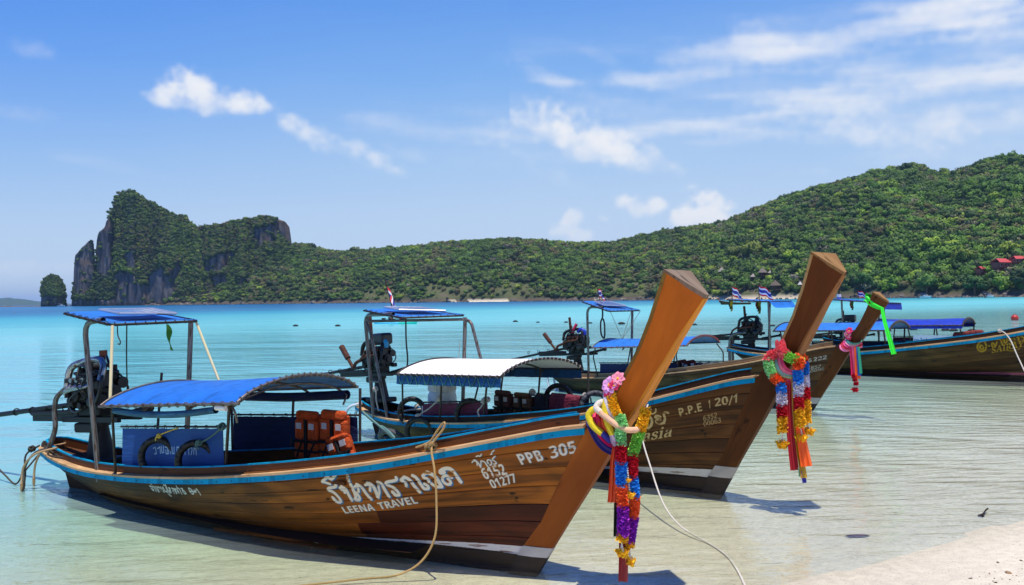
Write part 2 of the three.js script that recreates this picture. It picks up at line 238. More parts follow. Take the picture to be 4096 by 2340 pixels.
{
  const grain = grey(512, 512, (i, j) => 0.5 * fbm(i / 6, j / 6, 0, 3) + 0.5 * vn(i * 0.8, j * 0.8), [1.4, 1.4]);
  const tint = dataTex(1024, 1024, (i, j, c) => { const x = i / 1024, y = j / 1024, k = 0.93 + 0.12 * (fbm(x * 40, y * 40, 0, 5, 40, 40) - 0.5) + 0.05 * (vn(x * 512, y * 512) - 0.5), sp = ss(0.79, 0.83, vn(x * 300, y * 300, 2.5)); c[0] = k * (1 - 0.35 * sp); c[1] = k * (1 - 0.42 * sp); c[2] = k * (1 - 0.5 * sp); }, true, [0.35, 0.35]);
  grain.channel = 1; tint.channel = 1;
  const S = axis(-9000, 9000, 14, 0.12, 1.12), Wd = axis(-60, 12000, 14, 0.11, 1.1);
  const g = sheet(S, Wd, (s, w) => { const dry = ss(0.5, -0.7, w + 0.35 * (vn(s * 0.35, 4.2) - 0.5)), wet = lin(220, 213, 186), d = lin(240, 231, 209), m = fbm(s * 0.5, w * 0.9, 0, 4) - 0.5, k = 1 + 0.25 * m; return { y: sandY(s, w), u: s, v: w, c: [0, 1, 2].map((i) => lerp(wet[i], d[i], dry) * k) }; });
  const sand = new THREE.MeshStandardMaterial({ vertexColors: true, roughness: 0.9, map: tint, bumpMap: grain, bumpScale: 0.012 });
  tag(mesh('beach', g, sand, scene), 'pale sandy beach running down under the clear shallow water', 'beach', null, 'structure');

  // the sea: clear over the sand near the beach, milky turquoise farther out, blue beyond the bay
  const clear = table([[0, 1], [3, 0.98], [5, 0.9], [7, 0.72], [10, 0.45], [14, 0.28], [24, 0.14], [50, 0.06], [120, 0.03], [400, 0]]);
  const clearMap = dataTex(512, 4, (i, j, c) => { const t = (i + 0.5) / 512, w = (t * 20) / (1.0001 - t); c[0] = c[1] = c[2] = clear(w); }); clearMap.wrapS = clearMap.wrapT = THREE.ClampToEdgeWrapping;
  const roughMap = dataTex(512, 4, (i, j, c) => { const t = (i + 0.5) / 512, w = (t * 20) / (1.0001 - t); c[0] = c[1] = c[2] = lerp(0.06, 0.32, ss(12, 140, w)); }); roughMap.wrapS = roughMap.wrapT = THREE.ClampToEdgeWrapping;
  const dullMap = new THREE.DataTexture(new Uint8Array(16).fill(140), 2, 2); dullMap.needsUpdate = true;
  const tone = [[0, 0.97, 1, 0.98], [2, 0.95, 0.99, 0.955], [4, 0.83, 0.965, 0.9], [6, 0.63, 0.89, 0.84], [9, 0.36, 0.74, 0.74], [14, 0.22, 0.62, 0.67], [24, 0.17, 0.6, 0.66], [40, 0.14, 0.6, 0.66], [65, 0.13, 0.57, 0.6], [95, 0.11, 0.49, 0.51], [150, 0.022, 0.33, 0.43], [230, 0.006, 0.18, 0.33], [340, 0.003, 0.11, 0.25], [600, 0.005, 0.13, 0.3], [3000, 0.004, 0.1, 0.26]];
  const toneAt = (w) => { for (let i = 1; i < tone.length; i++) if (w <= tone[i][0]) { const t = (w - tone[i - 1][0]) / (tone[i][0] - tone[i - 1][0]); return [1, 2, 3].map((k) => lerp(tone[i - 1][k], tone[i][k], t)); } return tone[tone.length - 1].slice(1); };
  const T = 1024, waves = new Float32Array(T * T);
  const comps = []; for (let k = 0; k < 70; k++) { const a = rr(-0.75, 0.75) + (rnd() < 0.3 ? rr(-1, 1) : 0), f = 3 + Math.pow(rnd(), 1.6) * 60, fx = Math.round(Math.sin(a) * f), fy = Math.round(Math.cos(a) * f) || 1; comps.push([fx, fy, rr(0, 6.28), 1 / Math.pow(Math.hypot(fx, fy), 1.05)]); }
  const sn = Float32Array.from({ length: T }, (_, i) => Math.sin((i / T) * 2 * Math.PI));
  for (let j = 0; j < T; j++) for (let i = 0; i < T; i++) { let h = 0; const wx = 14 * sn[(i + 3 * j) & 1023] + 9 * sn[(2 * j - i + 200) & 1023]; for (const [fx, fy, p, a] of comps) h += a * sn[(((fx * (i + (wx | 0)) + fy * j + p * 163) | 0) % T + T) & 1023]; waves[j * T + i] = h; }
  let hi = -1e9, lo = 1e9; for (const h of waves) { hi = Math.max(hi, h); lo = Math.min(lo, h); }
  const waveMap = (rep) => { const t = grey(T, T, (i, j) => { const h = (waves[j * T + i] - lo) / (hi - lo); return 0.35 * h + 0.65 * Math.pow(h, 1.5); }, rep); t.channel = 1; t.rotation = -0.568; return t; };
  const nrm = dataTex(T, T, (i, j, c) => { const q = 10, h = (x, y) => waves[((y + T) % T) * T + ((x + T) % T)]; const dx = ((h(i - 1, j) - h(i + 1, j)) / (hi - lo)) * q, dy = ((h(i, j - 1) - h(i, j + 1)) / (hi - lo)) * q, l = Math.hypot(dx, dy, 1); c[0] = 0.5 + (0.5 * dx) / l; c[1] = 0.5 + (0.5 * dy) / l; c[2] = 0.5 + 0.5 / l; }, false, [1 / 37, 1 / 31]); nrm.channel = 1; nrm.rotation = -0.568;
  const water = new THREE.MeshPhysicalMaterial({ vertexColors: true, roughness: 1, roughnessMap: roughMap, ior: 1.42, transmission: 1, thickness: 0, transmissionMap: clearMap, specularIntensity: 1, specularIntensityMap: dullMap, bumpMap: waveMap([1 / 2.4, 1 / 1.25]), bumpScale: 0.011, normalMap: nrm, normalScale: new THREE.Vector2(0.22, 0.22), side: THREE.DoubleSide });
  const W2 = axis(-1.4, 14000, 30, 0.35, 1.06), S2 = axis(-14000, 14000, 30, 0.6, 1.09);
  const sea = sheet(S2, W2, (s, w) => {
    const p = shoreAt(s, w, 0), d = -p[2], away = clamp(s / Math.max(w, 60), -3, 3); // the inner bay to the right stays shallow, the open sea lies to the left
    const bay = 1 + 0.3 * clamp(s / 15, 0, 1.5) * ss(75, 30, w), wn = Math.max(0, (w / bay) * (1 + 0.5 * (fbm(s * 0.012, w * 0.03, 0, 4) - 0.5)) * (away > 0 ? 1 / (1 + 0.8 * away) : 1 - 0.25 * away)) + 60 * (fbm(s * 0.004 + 5, w * 0.012, 0, 4) - 0.5) * ss(60, 200, w), c = toneAt(Math.max(0, wn)), m = 1 + 0.16 * (fbm(s * 0.02, w * 0.11, 0, 4) - 0.5) * ss(20, 60, w);
    return { y: 0, u: Math.max(0, w / bay) / (Math.max(0, w / bay) + 20), v: 0.5, c: c.map((x) => x * m) };
  });
  tag(mesh('sea', sea, water, scene), 'turquoise sea of the bay turning clear over the sand', 'sea', null, 'structure');
}

// ------------------------------------------------------------------ hills round the bay
const TREES = { spots: [], cliffSpots: [] };
const hillShore = table([[-500, 1500], [180, 1330], [300, 1260], [800, 1130], [1200, 1000], [1500, 900], [1800, 800], [2000, 740], [2300, 650], [2549, 590], [3300, 470]]);
const hillDepth = table([[-500, 200], [700, 260], [1200, 330], [1800, 420], [2300, 470], [3300, 480]]);
const ridgeV = table([[-500, 790], [200, 790], [300, 740], [420, 690], [600, 640], [700, 622], [735, 612], [765, 616], [800, 626], [850, 634], [900, 630], [950, 624], [1000, 621], [1050, 618], [1090, 613], [1130, 609], [1200, 606], [1280, 605], [1340, 606], [1400, 610], [1480, 614], [1540, 607], [1600, 593], [1640, 585], [1700, 575], [1760, 567], [1800, 561], [1850, 542], [1900, 523], [1950, 506], [2000, 487], [2050, 470], [2100, 454], [2150, 440], [2200, 428], [2250, 421], [2290, 424], [2330, 441], [2370, 447], [2400, 440], [2440, 428], [2500, 417], [2549, 405], [2700, 372], [2900, 350], [3300, 380]]);
const prof = (t) => (t <= 1 ? 1 - Math.pow(1 - t, 1.75) : 1 - 0.5 * (t - 1) * (t - 1));
const bare = (u, v) => { const w = u + 90 * (fbm(u * 0.02, v * 0.03, 2.2, 4) - 0.5), z = v + 40 * (fbm(u * 0.025, v * 0.05, 7.2, 4) - 0.5), e = (a, b, c, d) => 1 - Math.hypot((w - a) / c, (z - b) / d); return ss(0.05, 0.5, Math.max(e(955, 728, 85, 22), e(1110, 724, 120, 30), e(1270, 722, 80, 30), e(1570, 716, 105, 36), e(1850, 722, 110, 18)) + 0.9 * (fbm(u * 0.05, v * 0.09, 0, 4) - 0.5)); };
// where the houses and huts stand: bearing, height, width
const clearings = [[1797, 688, 17], [1875, 699, 13], [1899, 693, 20], [1918, 689, 11], [1930, 728, 24], [1992, 718, 11], [2487, 672, 44], [2438, 684, 30], [2529, 659, 34]];
function hillPoint(u, t) {
  const ds = hillShore(u), dd = hillDepth(u), tgt = (horizon(u) - ridgeV(u)) / 2100;
  let mx = 0; for (let k = 0.5; k <= 1.001; k += 0.1) mx = Math.max(mx, prof(k) / (ds + dd * k));
  const d = ds + dd * t, H = tgt / mx, x = bearingX(u, d);
  const gully = (fbm(x * 0.011, d * 0.004, 3.3, 4) - 0.5) * 0.34 * Math.sin(Math.min(1, t) * Math.PI) * H, fine = (fbm(x * 0.06, d * 0.06, 7.7, 4) - 0.5) * 7 * ss(0, 0.05, t);
  const y = t <= 0 ? t * 60 : H * prof(t) + gully + fine + ss(0, 0.015, t) * 2;
  return V(x, y, -d);
}
{
  const NU = 640, NT = 90, g = grid(NU, NT, (a, b) => { const u = lerp(-500, 3300, a), t = b < 0.06 ? lerp(-0.05, 0.02, b / 0.06) : lerp(0.02, 1.7, Math.pow((b - 0.06) / 0.94, 1.25)), p = hillPoint(u, t); return [p.x, p.y, p.z, p.x, p.y]; }, true);
  const P = g.attributes.position, col = new Float32Array(P.count * 3), dark = lin(46, 62, 30), grass = lin(84, 90, 54), rock = lin(96, 84, 72), sandC = lin(228, 214, 188);
  for (let i = 0; i < P.count; i++) {
    const x = P.getX(i), y = P.getY(i), d = -P.getZ(i), u = (x / d) * 2100 + 1274.5, v = horizon(u) - ((y - 2.6) / d) * 2100, n = fbm(x * 0.08, y * 0.1, d * 0.05, 4), b = bare(u, v), r = ss(5.5, 2.5, y + 3 * (n - 0.5)), sb = ss(4, 2.2, y) * ((u > 1165 && u < 1268) || (u > 1118 && u < 1134) || (u > 1480 && u < 1500) ? 1 : 0) + ss(3.2, 2, y) * (u > 1640 && u < 2060 ? 0.7 : 0);
    for (let k = 0; k < 3; k++) { let c = lerp(dark[k], grass[k], b * (0.75 + 0.5 * n)); c = lerp(c, rock[k] * (0.5 + n), Math.max(r, b * ss(0.6, 0.75, n) * 0.7)); col[i * 3 + k] = lerp(c, sandC[k], clamp(sb)); }
  }
  g.setAttribute('color', new THREE.BufferAttribute(col, 3));
  tag(mesh('hills', g, new THREE.MeshStandardMaterial({ vertexColors: true, roughness: 1, side: THREE.DoubleSide }), scene), 'long green hills curving round the far side of the bay', 'hill', null, 'structure');
  // places for trees on the hills
  for (let k = 0; k < 44000; k++) {
    const u = rr(-60, 2760), t = Math.pow(rnd(), 0.85) * 1.05, p = hillPoint(u, 0.012 + t), d = -p.z, v = horizon(u) - ((p.y - 2.6) / d) * 2100;
    if (u < 690 && t > 0.6) continue;
    if (clearings.some(([a, b, w]) => Math.abs(u - a) < w * 0.62 && v > b - 8 && v < b + 17)) continue;
    if (p.y < 2) continue;
    const b = bare(u, v); if (rnd() < b * 0.8) { if (rnd() < 0.4) TREES.spots.push([p, rr(0.6, 1.3), 3, u, v]); continue; }
    const low = ss(0.35, 0.05, t) * ss(1500, 1900, u);
    TREES.spots.push([p, (rr(2.0, 3.9) + (rnd() < 0.2 ? rr(1, 3.4) : 0) + low * rr(0.3, 2.4)) * (0.85 + 0.3 * fbm(u * 0.01, v * 0.02, 0, 3)), b > 0.3 ? 2 : 0, u, v]);
  }
}

// ------------------------------------------------------------------ limestone massif, its side towers and the rock islet
const cliffs = [[[285, 690], [300, 676], [335, 684], [352, 712], [420, 690], [440, 655], [452, 668], [438, 712], [424, 757], [283, 760]], [[505, 650], [560, 630], [585, 628], [578, 652], [548, 680], [510, 684]], [[634, 572], [662, 566], [666, 600], [640, 625], [632, 608]], [[690, 545], [724, 556], [728, 604], [706, 600], [688, 575]], [[590, 700], [606, 690], [622, 706], [616, 756], [592, 756]], [[180, 600], [240, 600], [236, 700], [215, 735], [182, 735]], [[240, 556], [272, 540], [290, 600], [276, 640], [262, 700], [240, 690]], [[306, 640], [330, 628], [342, 660], [318, 676]], [[360, 690], [400, 668], [420, 690], [380, 712]], [[660, 566], [690, 552], [692, 600], [668, 612]], [[520, 690], [560, 684], [566, 712], [530, 716]], [[268, 600], [282, 640], [276, 700], [262, 690]], [[462, 536], [474, 534], [474, 556], [466, 556]], [[170, 748], [700, 748], [700, 770], [170, 770]], [[100, 740], [168, 735], [168, 770], [100, 770]]];
const inside = (pts, x, y) => { let c = false; for (let i = 0, j = pts.length - 1; i < pts.length; j = i++) if ((pts[i][1] > y) !== (pts[j][1] > y) && x < ((pts[j][0] - pts[i][0]) * (y - pts[i][1])) / (pts[j][1] - pts[i][1]) + pts[i][0]) c = !c; return c; };
const isCliff = (u, v) => { const a = u + 14 * (fbm(u * 0.05, v * 0.05, 1.5, 3) - 0.5), b = v + 16 * (fbm(u * 0.06, v * 0.04, 6.5, 3) - 0.5); return cliffs.some((p) => inside(p, a, b)); };
function tower(name, label, category, u0, u1, step, d0, topV, lean, density, size, swell) {
  const nu = Math.round((u1 - u0) / step), ny = 64, back = 8, top = table(topV), cols = [];
  for (let i = 0; i <= nu; i++) {
    const u = lerp(u0, u1, i / nu), col = [], edge = Math.min(i, nu - i) / nu, dn = d0 + swell * (1 - Math.sin(Math.PI * clamp(edge * 1.0)) ** 0.5) + 26 * (fbm(u * 0.03, 2.2, 0, 4) - 0.5), vTop = top(u), Ht = Math.max(0.5, heightAt(u, vTop, dn + 40));
    let d = dn;
    for (let j = 0; j <= ny; j++) {
      const y = -3 + ((Ht + 3) * j) / ny, v = horizon(u) - ((y - 2.6) / d) * 2100, cl = isCliff(u, v), x = bearingX(u, d);
      const bulge = cl ? 9 * (fbm(x * 0.1, y * 0.03, d * 0.02, 4) - 0.5) + 6 * Math.abs(fbm(x * 0.3, y * 0.05, 3.3, 4) - 0.5) : 9 * (fbm(x * 0.045, y * 0.045, 5.1, 4) - 0.5) + 3 * (fbm(x * 0.2, y * 0.2, 1.1, 3) - 0.5);
      col.push([V(bearingX(u, d + bulge), y, -(d + bulge)), cl]);
      d += ((Ht + 3) / ny) * (cl ? 0.05 : lean * (0.4 + 1.2 * (j / ny)));
    }
    for (let j = 1; j <= back; j++) { d += 9; const y = lerp(Ht, -4, Math.pow(j / back, 1.6)); col.push([V(bearingX(u, d), y, -d), true]); }
    cols.push(col);
  }
  const g = grid(nu, ny + back, (a, b, i, j) => { const p = cols[i][j][0]; return [p.x, p.y, p.z, p.x, p.y]; }, true), P = g.attributes.position, col = new Float32Array(P.count * 3);
  const green = lin(48, 62, 34), stone = [lin(96, 94, 96), lin(50, 52, 58), lin(106, 88, 76), lin(46, 44, 44)];
  for (let i = 0; i <= nu; i++) for (let j = 0; j <= ny + back; j++) {
    const k = i * (ny + back + 1) + j, [p, cl] = cols[i][j], a = fbm(p.x * 0.35, p.y * 0.035, 2.2, 4), b = fbm(p.x * 0.12, p.y * 0.06, 8.2, 4), wet = ss(5, 2, p.y);
    for (let q = 0; q < 3; q++) { let c = cl || p.y < 4 ? lerp(lerp(stone[0][q], stone[1][q], ss(0.42, 0.6, a)), stone[2][q], ss(0.55, 0.7, b) * 0.8) : green[q] * (0.7 + 0.6 * b); col[k * 3 + q] = lerp(c, stone[3][q], wet); }
    if (j < ny && i < nu && p.y > 3 && (!cl || (rnd() < 0.05 && fbm(p.x * 0.1, p.y * 0.08, 4.4, 3) > 0.48))) { const w = -p.z, n = density * (0.6 + 0.8 * rnd()); for (let m = 0; m < n || rnd() < n - m; m++) { const q0 = cols[i][j][0], q1 = cols[i + 1][j + 1][0]; TREES.cliffSpots.push([V(lerp(q0.x, q1.x, rnd()), lerp(q0.y, q1.y, rnd()) - 0.6, lerp(q0.z, q1.z, rnd())), size * rr(0.55, 1.3), 1, (p.x / w) * 2100 + 1274.5, 600]); if (m > 3) break; } }
  }
  g.setAttribute('color', new THREE.BufferAttribute(col, 3));
  return tag(mesh(name, g, new THREE.MeshStandardMaterial({ vertexColors: true, roughness: 0.95, side: THREE.DoubleSide }), scene), label, category, null, 'structure');
}
tower('limestone_massif', 'tall limestone headland with grey cliffs and a forested rounded peak', 'cliff', 236, 740, 3, 1235, [[236, 730], [238, 640], [241, 606], [246, 582], [262, 570], [266, 555], [273, 545], [283, 516], [289, 488], [300, 478], [318, 473], [340, 475], [358, 489], [380, 501], [400, 514], [420, 527], [440, 538], [462, 536], [470, 540], [480, 558], [490, 568], [510, 562], [545, 562], [560, 560], [590, 549], [620, 545], [650, 542], [690, 544], [712, 552], [722, 565], [727, 600], [731, 640], [736, 700], [740, 750]], 0.42, 0.42, 3.6, 30);
tower('limestone_tower', 'narrow grey limestone tower with a pointed tip left of the headland', 'cliff', 178, 246, 2, 1260, [[178, 752], [182, 735], [184, 680], [187, 640], [196, 630], [206, 618], [214, 612], [221, 604], [229, 601], [234, 608], [237, 640], [240, 690], [246, 740]], 0.3, 0.16, 2.6, 16);
tower('rock_islet', 'small round rock islet with a green cap off the headland', 'islet', 101, 167, 2, 1290, [[101, 760], [103, 735], [104, 712], [110, 699], [121, 691], [131, 687], [142, 690], [152, 700], [159, 715], [161, 731], [164, 742], [167, 760]], 0.35, 0.32, 2.8, 18);
{ // far island on the horizon
  const top = table([[-500, 752], [-100, 746], [0, 742], [20, 739], [45, 742], [80, 747], [110, 750], [150, 754], [230, 758], [330, 761]]);
  const g = grid(90, 24, (a, b) => { const u = lerp(-500, 330, a), d = 8600 + 1400 * b, H = Math.max(0, heightAt(u, top(u), 9300)), y = H * Math.sin(Math.PI * b) ** 0.7 * (0.8 + 0.4 * fbm(u * 0.05, b * 4, 0, 4)) - 4; return [bearingX(u, d), y, -d]; }, true);
  tag(mesh('distant_island', g, std(0x35502c, 1), scene), 'low hazy blue island far out on the horizon', 'island', null, 'structure');
}

// ------------------------------------------------------------------ forest
function crownGeo(lobes, leaves, flatness, size, gap) {
  const pos = [], nor = [], L = [];
  for (let i = 0; i < lobes; i++) { const a = rr(0, 6.28), r = Math.sqrt(rnd()) * 0.62, h = rr(-0.15, 0.62) * (1 - r * 0.5); L.push([Math.cos(a) * r, h * flatness, Math.sin(a) * r, rr(0.26, 0.46)]); }
  const tri = (p, n) => { pos.push(p.x, p.y, p.z); nor.push(n.x, n.y, n.z); };
  for (const [x, y, z, r] of L) for (let k = 0; k < leaves; k++) {
    const n = V(rr(-1, 1), rr(-0.75, 1), rr(-1, 1)).normalize(), c = V(x, y, z).addScaledVector(n, r * rr(0.72, 1.06)), t = V(rr(-1, 1), rr(-1, 1), rr(-1, 1)).cross(n).normalize(), b = n.clone().cross(t), s = size * rr(0.6, 1.3), tilt = rr(-0.6, 0.6), nn = n.clone().addScaledVector(t, tilt * 0.25).addScaledVector(V(x + n.x * r, y + n.y * r + 0.1, z + n.z * r).normalize(), 0.7).normalize();
    if (rnd() < gap) continue;
    const p1 = c.clone().addScaledVector(t, s).addScaledVector(n, -tilt * s), p2 = c.clone().addScaledVector(t, -s).addScaledVector(n, tilt * s), q = c.clone().addScaledVector(b, s * 0.8);
    const q2 = c.clone().addScaledVector(b, -s * 0.8);
    tri(p1, nn); tri(q, nn); tri(p2, nn); tri(p1, nn); tri(p2, nn); tri(q2, nn);
  }
  const g = new THREE.BufferGeometry(); g.setAttribute('position', new THREE.Float32BufferAttribute(pos, 3)); g.setAttribute('normal', new THREE.Float32BufferAttribute(nor, 3)); g.setAttribute('uv', new THREE.Float32BufferAttribute(new Float32Array((pos.length / 3) * 2), 2));
  return g;
}
const CROWNS = [crownGeo(16, 56, 0.95, 0.105, 0), crownGeo(20, 48, 0.8, 0.1, 0.05), crownGeo(13, 58, 1.2, 0.11, 0), crownGeo(18, 46, 0.7, 0.095, 0.1), crownGeo(11, 26, 1.05, 0.12, 0.35)];
const leafMat = new THREE.MeshPhysicalMaterial({ color: 0xffffff, roughness: 0.75, side: THREE.DoubleSide, transmission: 0.22, thickness: 0 });
leafMat.transmission = 0; // dense far crowns
{
  const all = [...TREES.spots, ...TREES.cliffSpots], groups = CROWNS.map(() => []);
  for (const s of all) groups[s[2] === 3 ? 3 : Math.floor(rnd() * 4.35)].push(s);
  const tones = [[lin(72, 112, 36), 3.4], [lin(92, 132, 40), 3], [lin(50, 86, 36), 3], [lin(118, 150, 46), 1.2], [lin(96, 120, 56), 1.6], [lin(106, 116, 66), 0.5], [lin(112, 116, 92), 0.22], [lin(142, 170, 52), 0.4], [lin(104, 104, 62), 0.08]], sum = tones.reduce((a, t) => a + t[1], 0);
  const m4 = new THREE.Matrix4(), q = new THREE.Quaternion(), col = new THREE.Color();
  groups.forEach((G, k) => {
    if (!G.length) return;
    const im = new THREE.InstancedMesh(CROWNS[k], leafMat, G.length);
    G.forEach(([p, r, kind, u], i) => {
      q.setFromEuler(new THREE.Euler(rr(-0.15, 0.15), rr(0, 6.28), rr(-0.15, 0.15)));
      m4.compose(p.clone().setY(p.y + r * 0.45), q, V(r * rr(0.9, 1.15), r * rr(0.8, 1.15), r * rr(0.9, 1.15))); im.setMatrixAt(i, m4);
      let t = rnd() * sum, n = 0; const patch = fbm(p.x * 0.02, p.y * 0.03, 4.4, 3); if (patch > 0.56) t = Math.min(sum - 0.01, t + 2.4); if (patch < 0.42) t *= 0.6;
      while (t > tones[n][1]) t -= tones[n++][1];
      let c = tones[k === 4 && rnd() < 0.5 ? 6 : n][0]; const warm = ss(1300, 2400, u) * 0.34, b = rr(0.82, 1.18) * (kind === 1 ? 0.76 : 0.9) * (0.35 + 1.25 * fbm(p.x * 0.03 + 7, (p.y - p.z * 0.3) * 0.03, 2.4, 4));
      col.setRGB(c[0] * b * (1 + warm * 0.45), c[1] * b * (0.92 + warm * 0.62), c[2] * b * (kind === 1 ? 1.1 : 1)); im.setColorAt(i, col);
    });
    im.castShadow = im.receiveShadow = true; im.name = numbered('forest'); tag(im, ['dense mixed green tree cover on the hills round the bay', 'broad darker tree crowns spread over the hills', 'tall tree crowns scattered through the hillside forest', 'low spreading trees and scrub on the hill slopes', 'thin grey and half bare trees dotted through the forest'][k], 'forest', null, 'stuff'); scene.add(im);
  });
}
{ // dark rocks along the far shore
  const g = new THREE.IcosahedronGeometry(1, 1), P = g.attributes.position; for (let i = 0; i < P.count; i++) { const k = 0.7 + 0.6 * hash(Math.round(P.getX(i) * 50), Math.round(P.getY(i) * 50), Math.round(P.getZ(i) * 50)); P.setXYZ(i, P.getX(i) * k, P.getY(i) * k * 0.75, P.getZ(i) * k); } g.computeVertexNormals();
  const N = 2600, im = new THREE.InstancedMesh(g, std(0xffffff, 0.95), N), m4 = new THREE.Matrix4(), q = new THREE.Quaternion(), c = new THREE.Color();
  for (let i = 0; i < N; i++) { const u = rr(160, 2760), sandy = (u > 1165 && u < 1268) || (u > 1640 && u < 2040 && rnd() < 0.75), p = hillPoint(u, rr(-0.012, 0.012)), s = sandy ? rr(0.1, 0.4) : rr(0.4, 1.6) * (rnd() < 0.06 ? 2.2 : 1); q.setFromEuler(new THREE.Euler(rr(0, 6), rr(0, 6), rr(0, 6))); m4.compose(V(p.x, Math.max(0.1, p.y * 0.4) , p.z), q, V(s, s * 0.8, s)); im.setMatrixAt(i, m4); const k = rr(0.05, 0.2); c.setRGB(k * 1.1, k * 0.95, k * 0.82); im.setColorAt(i, c); }
  im.name = 'shore_rocks'; im.castShadow = im.receiveShadow = true; tag(im, 'dark broken rocks along the waterline of the far shore', 'rocks', null, 'stuff'); scene.add(im);
}
// ------------------------------------------------------------------ longtail boats. Boat frame: x forward from the foot of the stem, y up from the water, z to the side that faces the beach
const beam = table([[-8.12, 0.02], [-8.05, 0.14], [-8, 0.2], [-7.7, 0.29], [-7.3, 0.36], [-6.5, 0.46], [-5.3, 0.62], [-4, 0.72], [-3, 0.78], [-2.3, 0.74], [-1.5, 0.6], [-0.9, 0.48], [-0.4, 0.34], [0.1, 0.22], [0.58, 0.15]]);
const sheerT = table([[-8.12, 0.6], [-8, 0.55], [-7.3, 0.45], [-6.5, 0.42], [-5.3, 0.5], [-4, 0.63], [-3, 0.77], [-2.3, 0.87], [-1.5, 1.0], [-0.9, 1.14], [-0.4, 1.25], [0.1, 1.36], [0.58, 1.47]]);
const seamX = table([[-0.25, -0.42], [0.2, -0.17], [0.5, 0.07], [0.93, 0.3], [1.4, 0.58], [1.8, 0.76]]);
const smoothT = (T, w) => (x) => { let s = 0; for (let k = -3; k <= 3; k++) s += T(x + (k * w) / 3); return s / 7; };
const beamS0 = smoothT(beam, 0.35), beamS = (x) => lerp(beam(x), beamS0(x), ss(-8, -7.3, x) * ss(0.5, -0.2, x)), sheerS = smoothT(sheerT, 0.4);
function hullShape(lift = 0, aft = 1) {
  const map = (x) => (x < -5.3 ? -5.3 + (x + 5.3) * aft : x);
  const S = (xg) => sheerS(xg) * (1 + lift * ss(-2.5, 0.6, xg)), keel = (xg) => lerp(-0.28, 0.05, ss(-6.6, -8.1, xg)), xT = (y) => -8.12 + 0.85 * Math.pow(clamp((0.58 - y) / 0.58, 0, 1.6), 1.25);
  const at = (q, t) => { // q stern to stem, t keel to sheer
    const xg = -8.12 + q * 8.7, f = Math.pow(t, 1.15), y = keel(xg) + (S(xg) - keel(xg)) * f, p = 2 - 0.5 * clamp((xg + 3) / 3.5), w = 1 - Math.pow(1 - f, p);
    const x = xT(y) + q * (seamX(y / (1 + lift)) - xT(y)), z = Math.max(beamS(xg) * w, lerp(0.01, 0.045, ss(0, 0.3, f)) * ss(0, 0.03, q));
    return [map(x), y, z];
  };
  return { at, S, map, B: beamS };
}
// the lettering sheet of one side: canvas in side elevation, x from -8.2 to 1, y from -0.3 to 1.7
const ELE = { w: 2048, h: 446, k: 2048 / 9.2 };
function lettering(draw) { const c = document.createElement('canvas'); c.width = ELE.w; c.height = ELE.h; draw(c.getContext('2d')); return c.getContext('2d').getImageData(0, 0, ELE.w, ELE.h).data; }
const ex = (x) => (x + 8.2) * ELE.k, ey = (y) => (1.7 - y) * ELE.k;
// a tracing frame: four corners of a rubbing (x0, y0, x1, y1) and where they lie on the side
function frame(x0, y0, x1, y1, tl, tr, bl, br) {
  const P = (x, y) => { const a = (x - x0) / (x1 - x0), b = (y - y0) / (y1 - y0); return [0, 1].map((k) => lerp(lerp(tl[k], tr[k], a), lerp(bl[k], br[k], a), b)); };
  const Q = (x, y) => { const p = P(x, y); return [ex(p[0]), ey(p[1])]; }, sc = Math.abs(tr[0] - tl[0]) / (x1 - x0) * ELE.k;
  const strokes = (g, list, width, color, dx = 0, dy = 0) => { g.strokeStyle = color; g.lineCap = 'round'; g.lineJoin = 'round'; for (const s of list) { g.lineWidth = width * sc * (typeof s[s.length - 1] === 'number' ? s[s.length - 1] : 1); const pts = s.filter((p) => typeof p !== 'number').map((p) => Q(p[0] + dx, p[1] + dy)); g.beginPath(); g.moveTo(...pts[0]); for (let i = 1; i < pts.length - 1; i++) g.quadraticCurveTo(pts[i][0], pts[i][1], (pts[i][0] + pts[i + 1][0]) / 2, (pts[i][1] + pts[i + 1][1]) / 2); g.lineTo(...pts[pts.length - 1]); g.stroke(); } };
  // text whose baseline runs from a to b with the given upward vector for the cap height
  const text = (g, str, a, b, up, color, font = 'bold 100px sans-serif', dx = 0, dy = 0) => { g.save(); g.font = font; const m = g.measureText(str).width, A = Q(a[0] + dx, a[1] + dy), Bq = Q(b[0] + dx, b[1] + dy), U = Q(a[0] + up[0] + dx, a[1] + up[1] + dy); g.setTransform((Bq[0] - A[0]) / m, (Bq[1] - A[1]) / m, (A[0] - U[0]) / 72, (A[1] - U[1]) / 72, A[0], A[1]); g.fillStyle = color; g.fillText(str, 0, 0); g.restore(); };
  return { strokes, text };
}
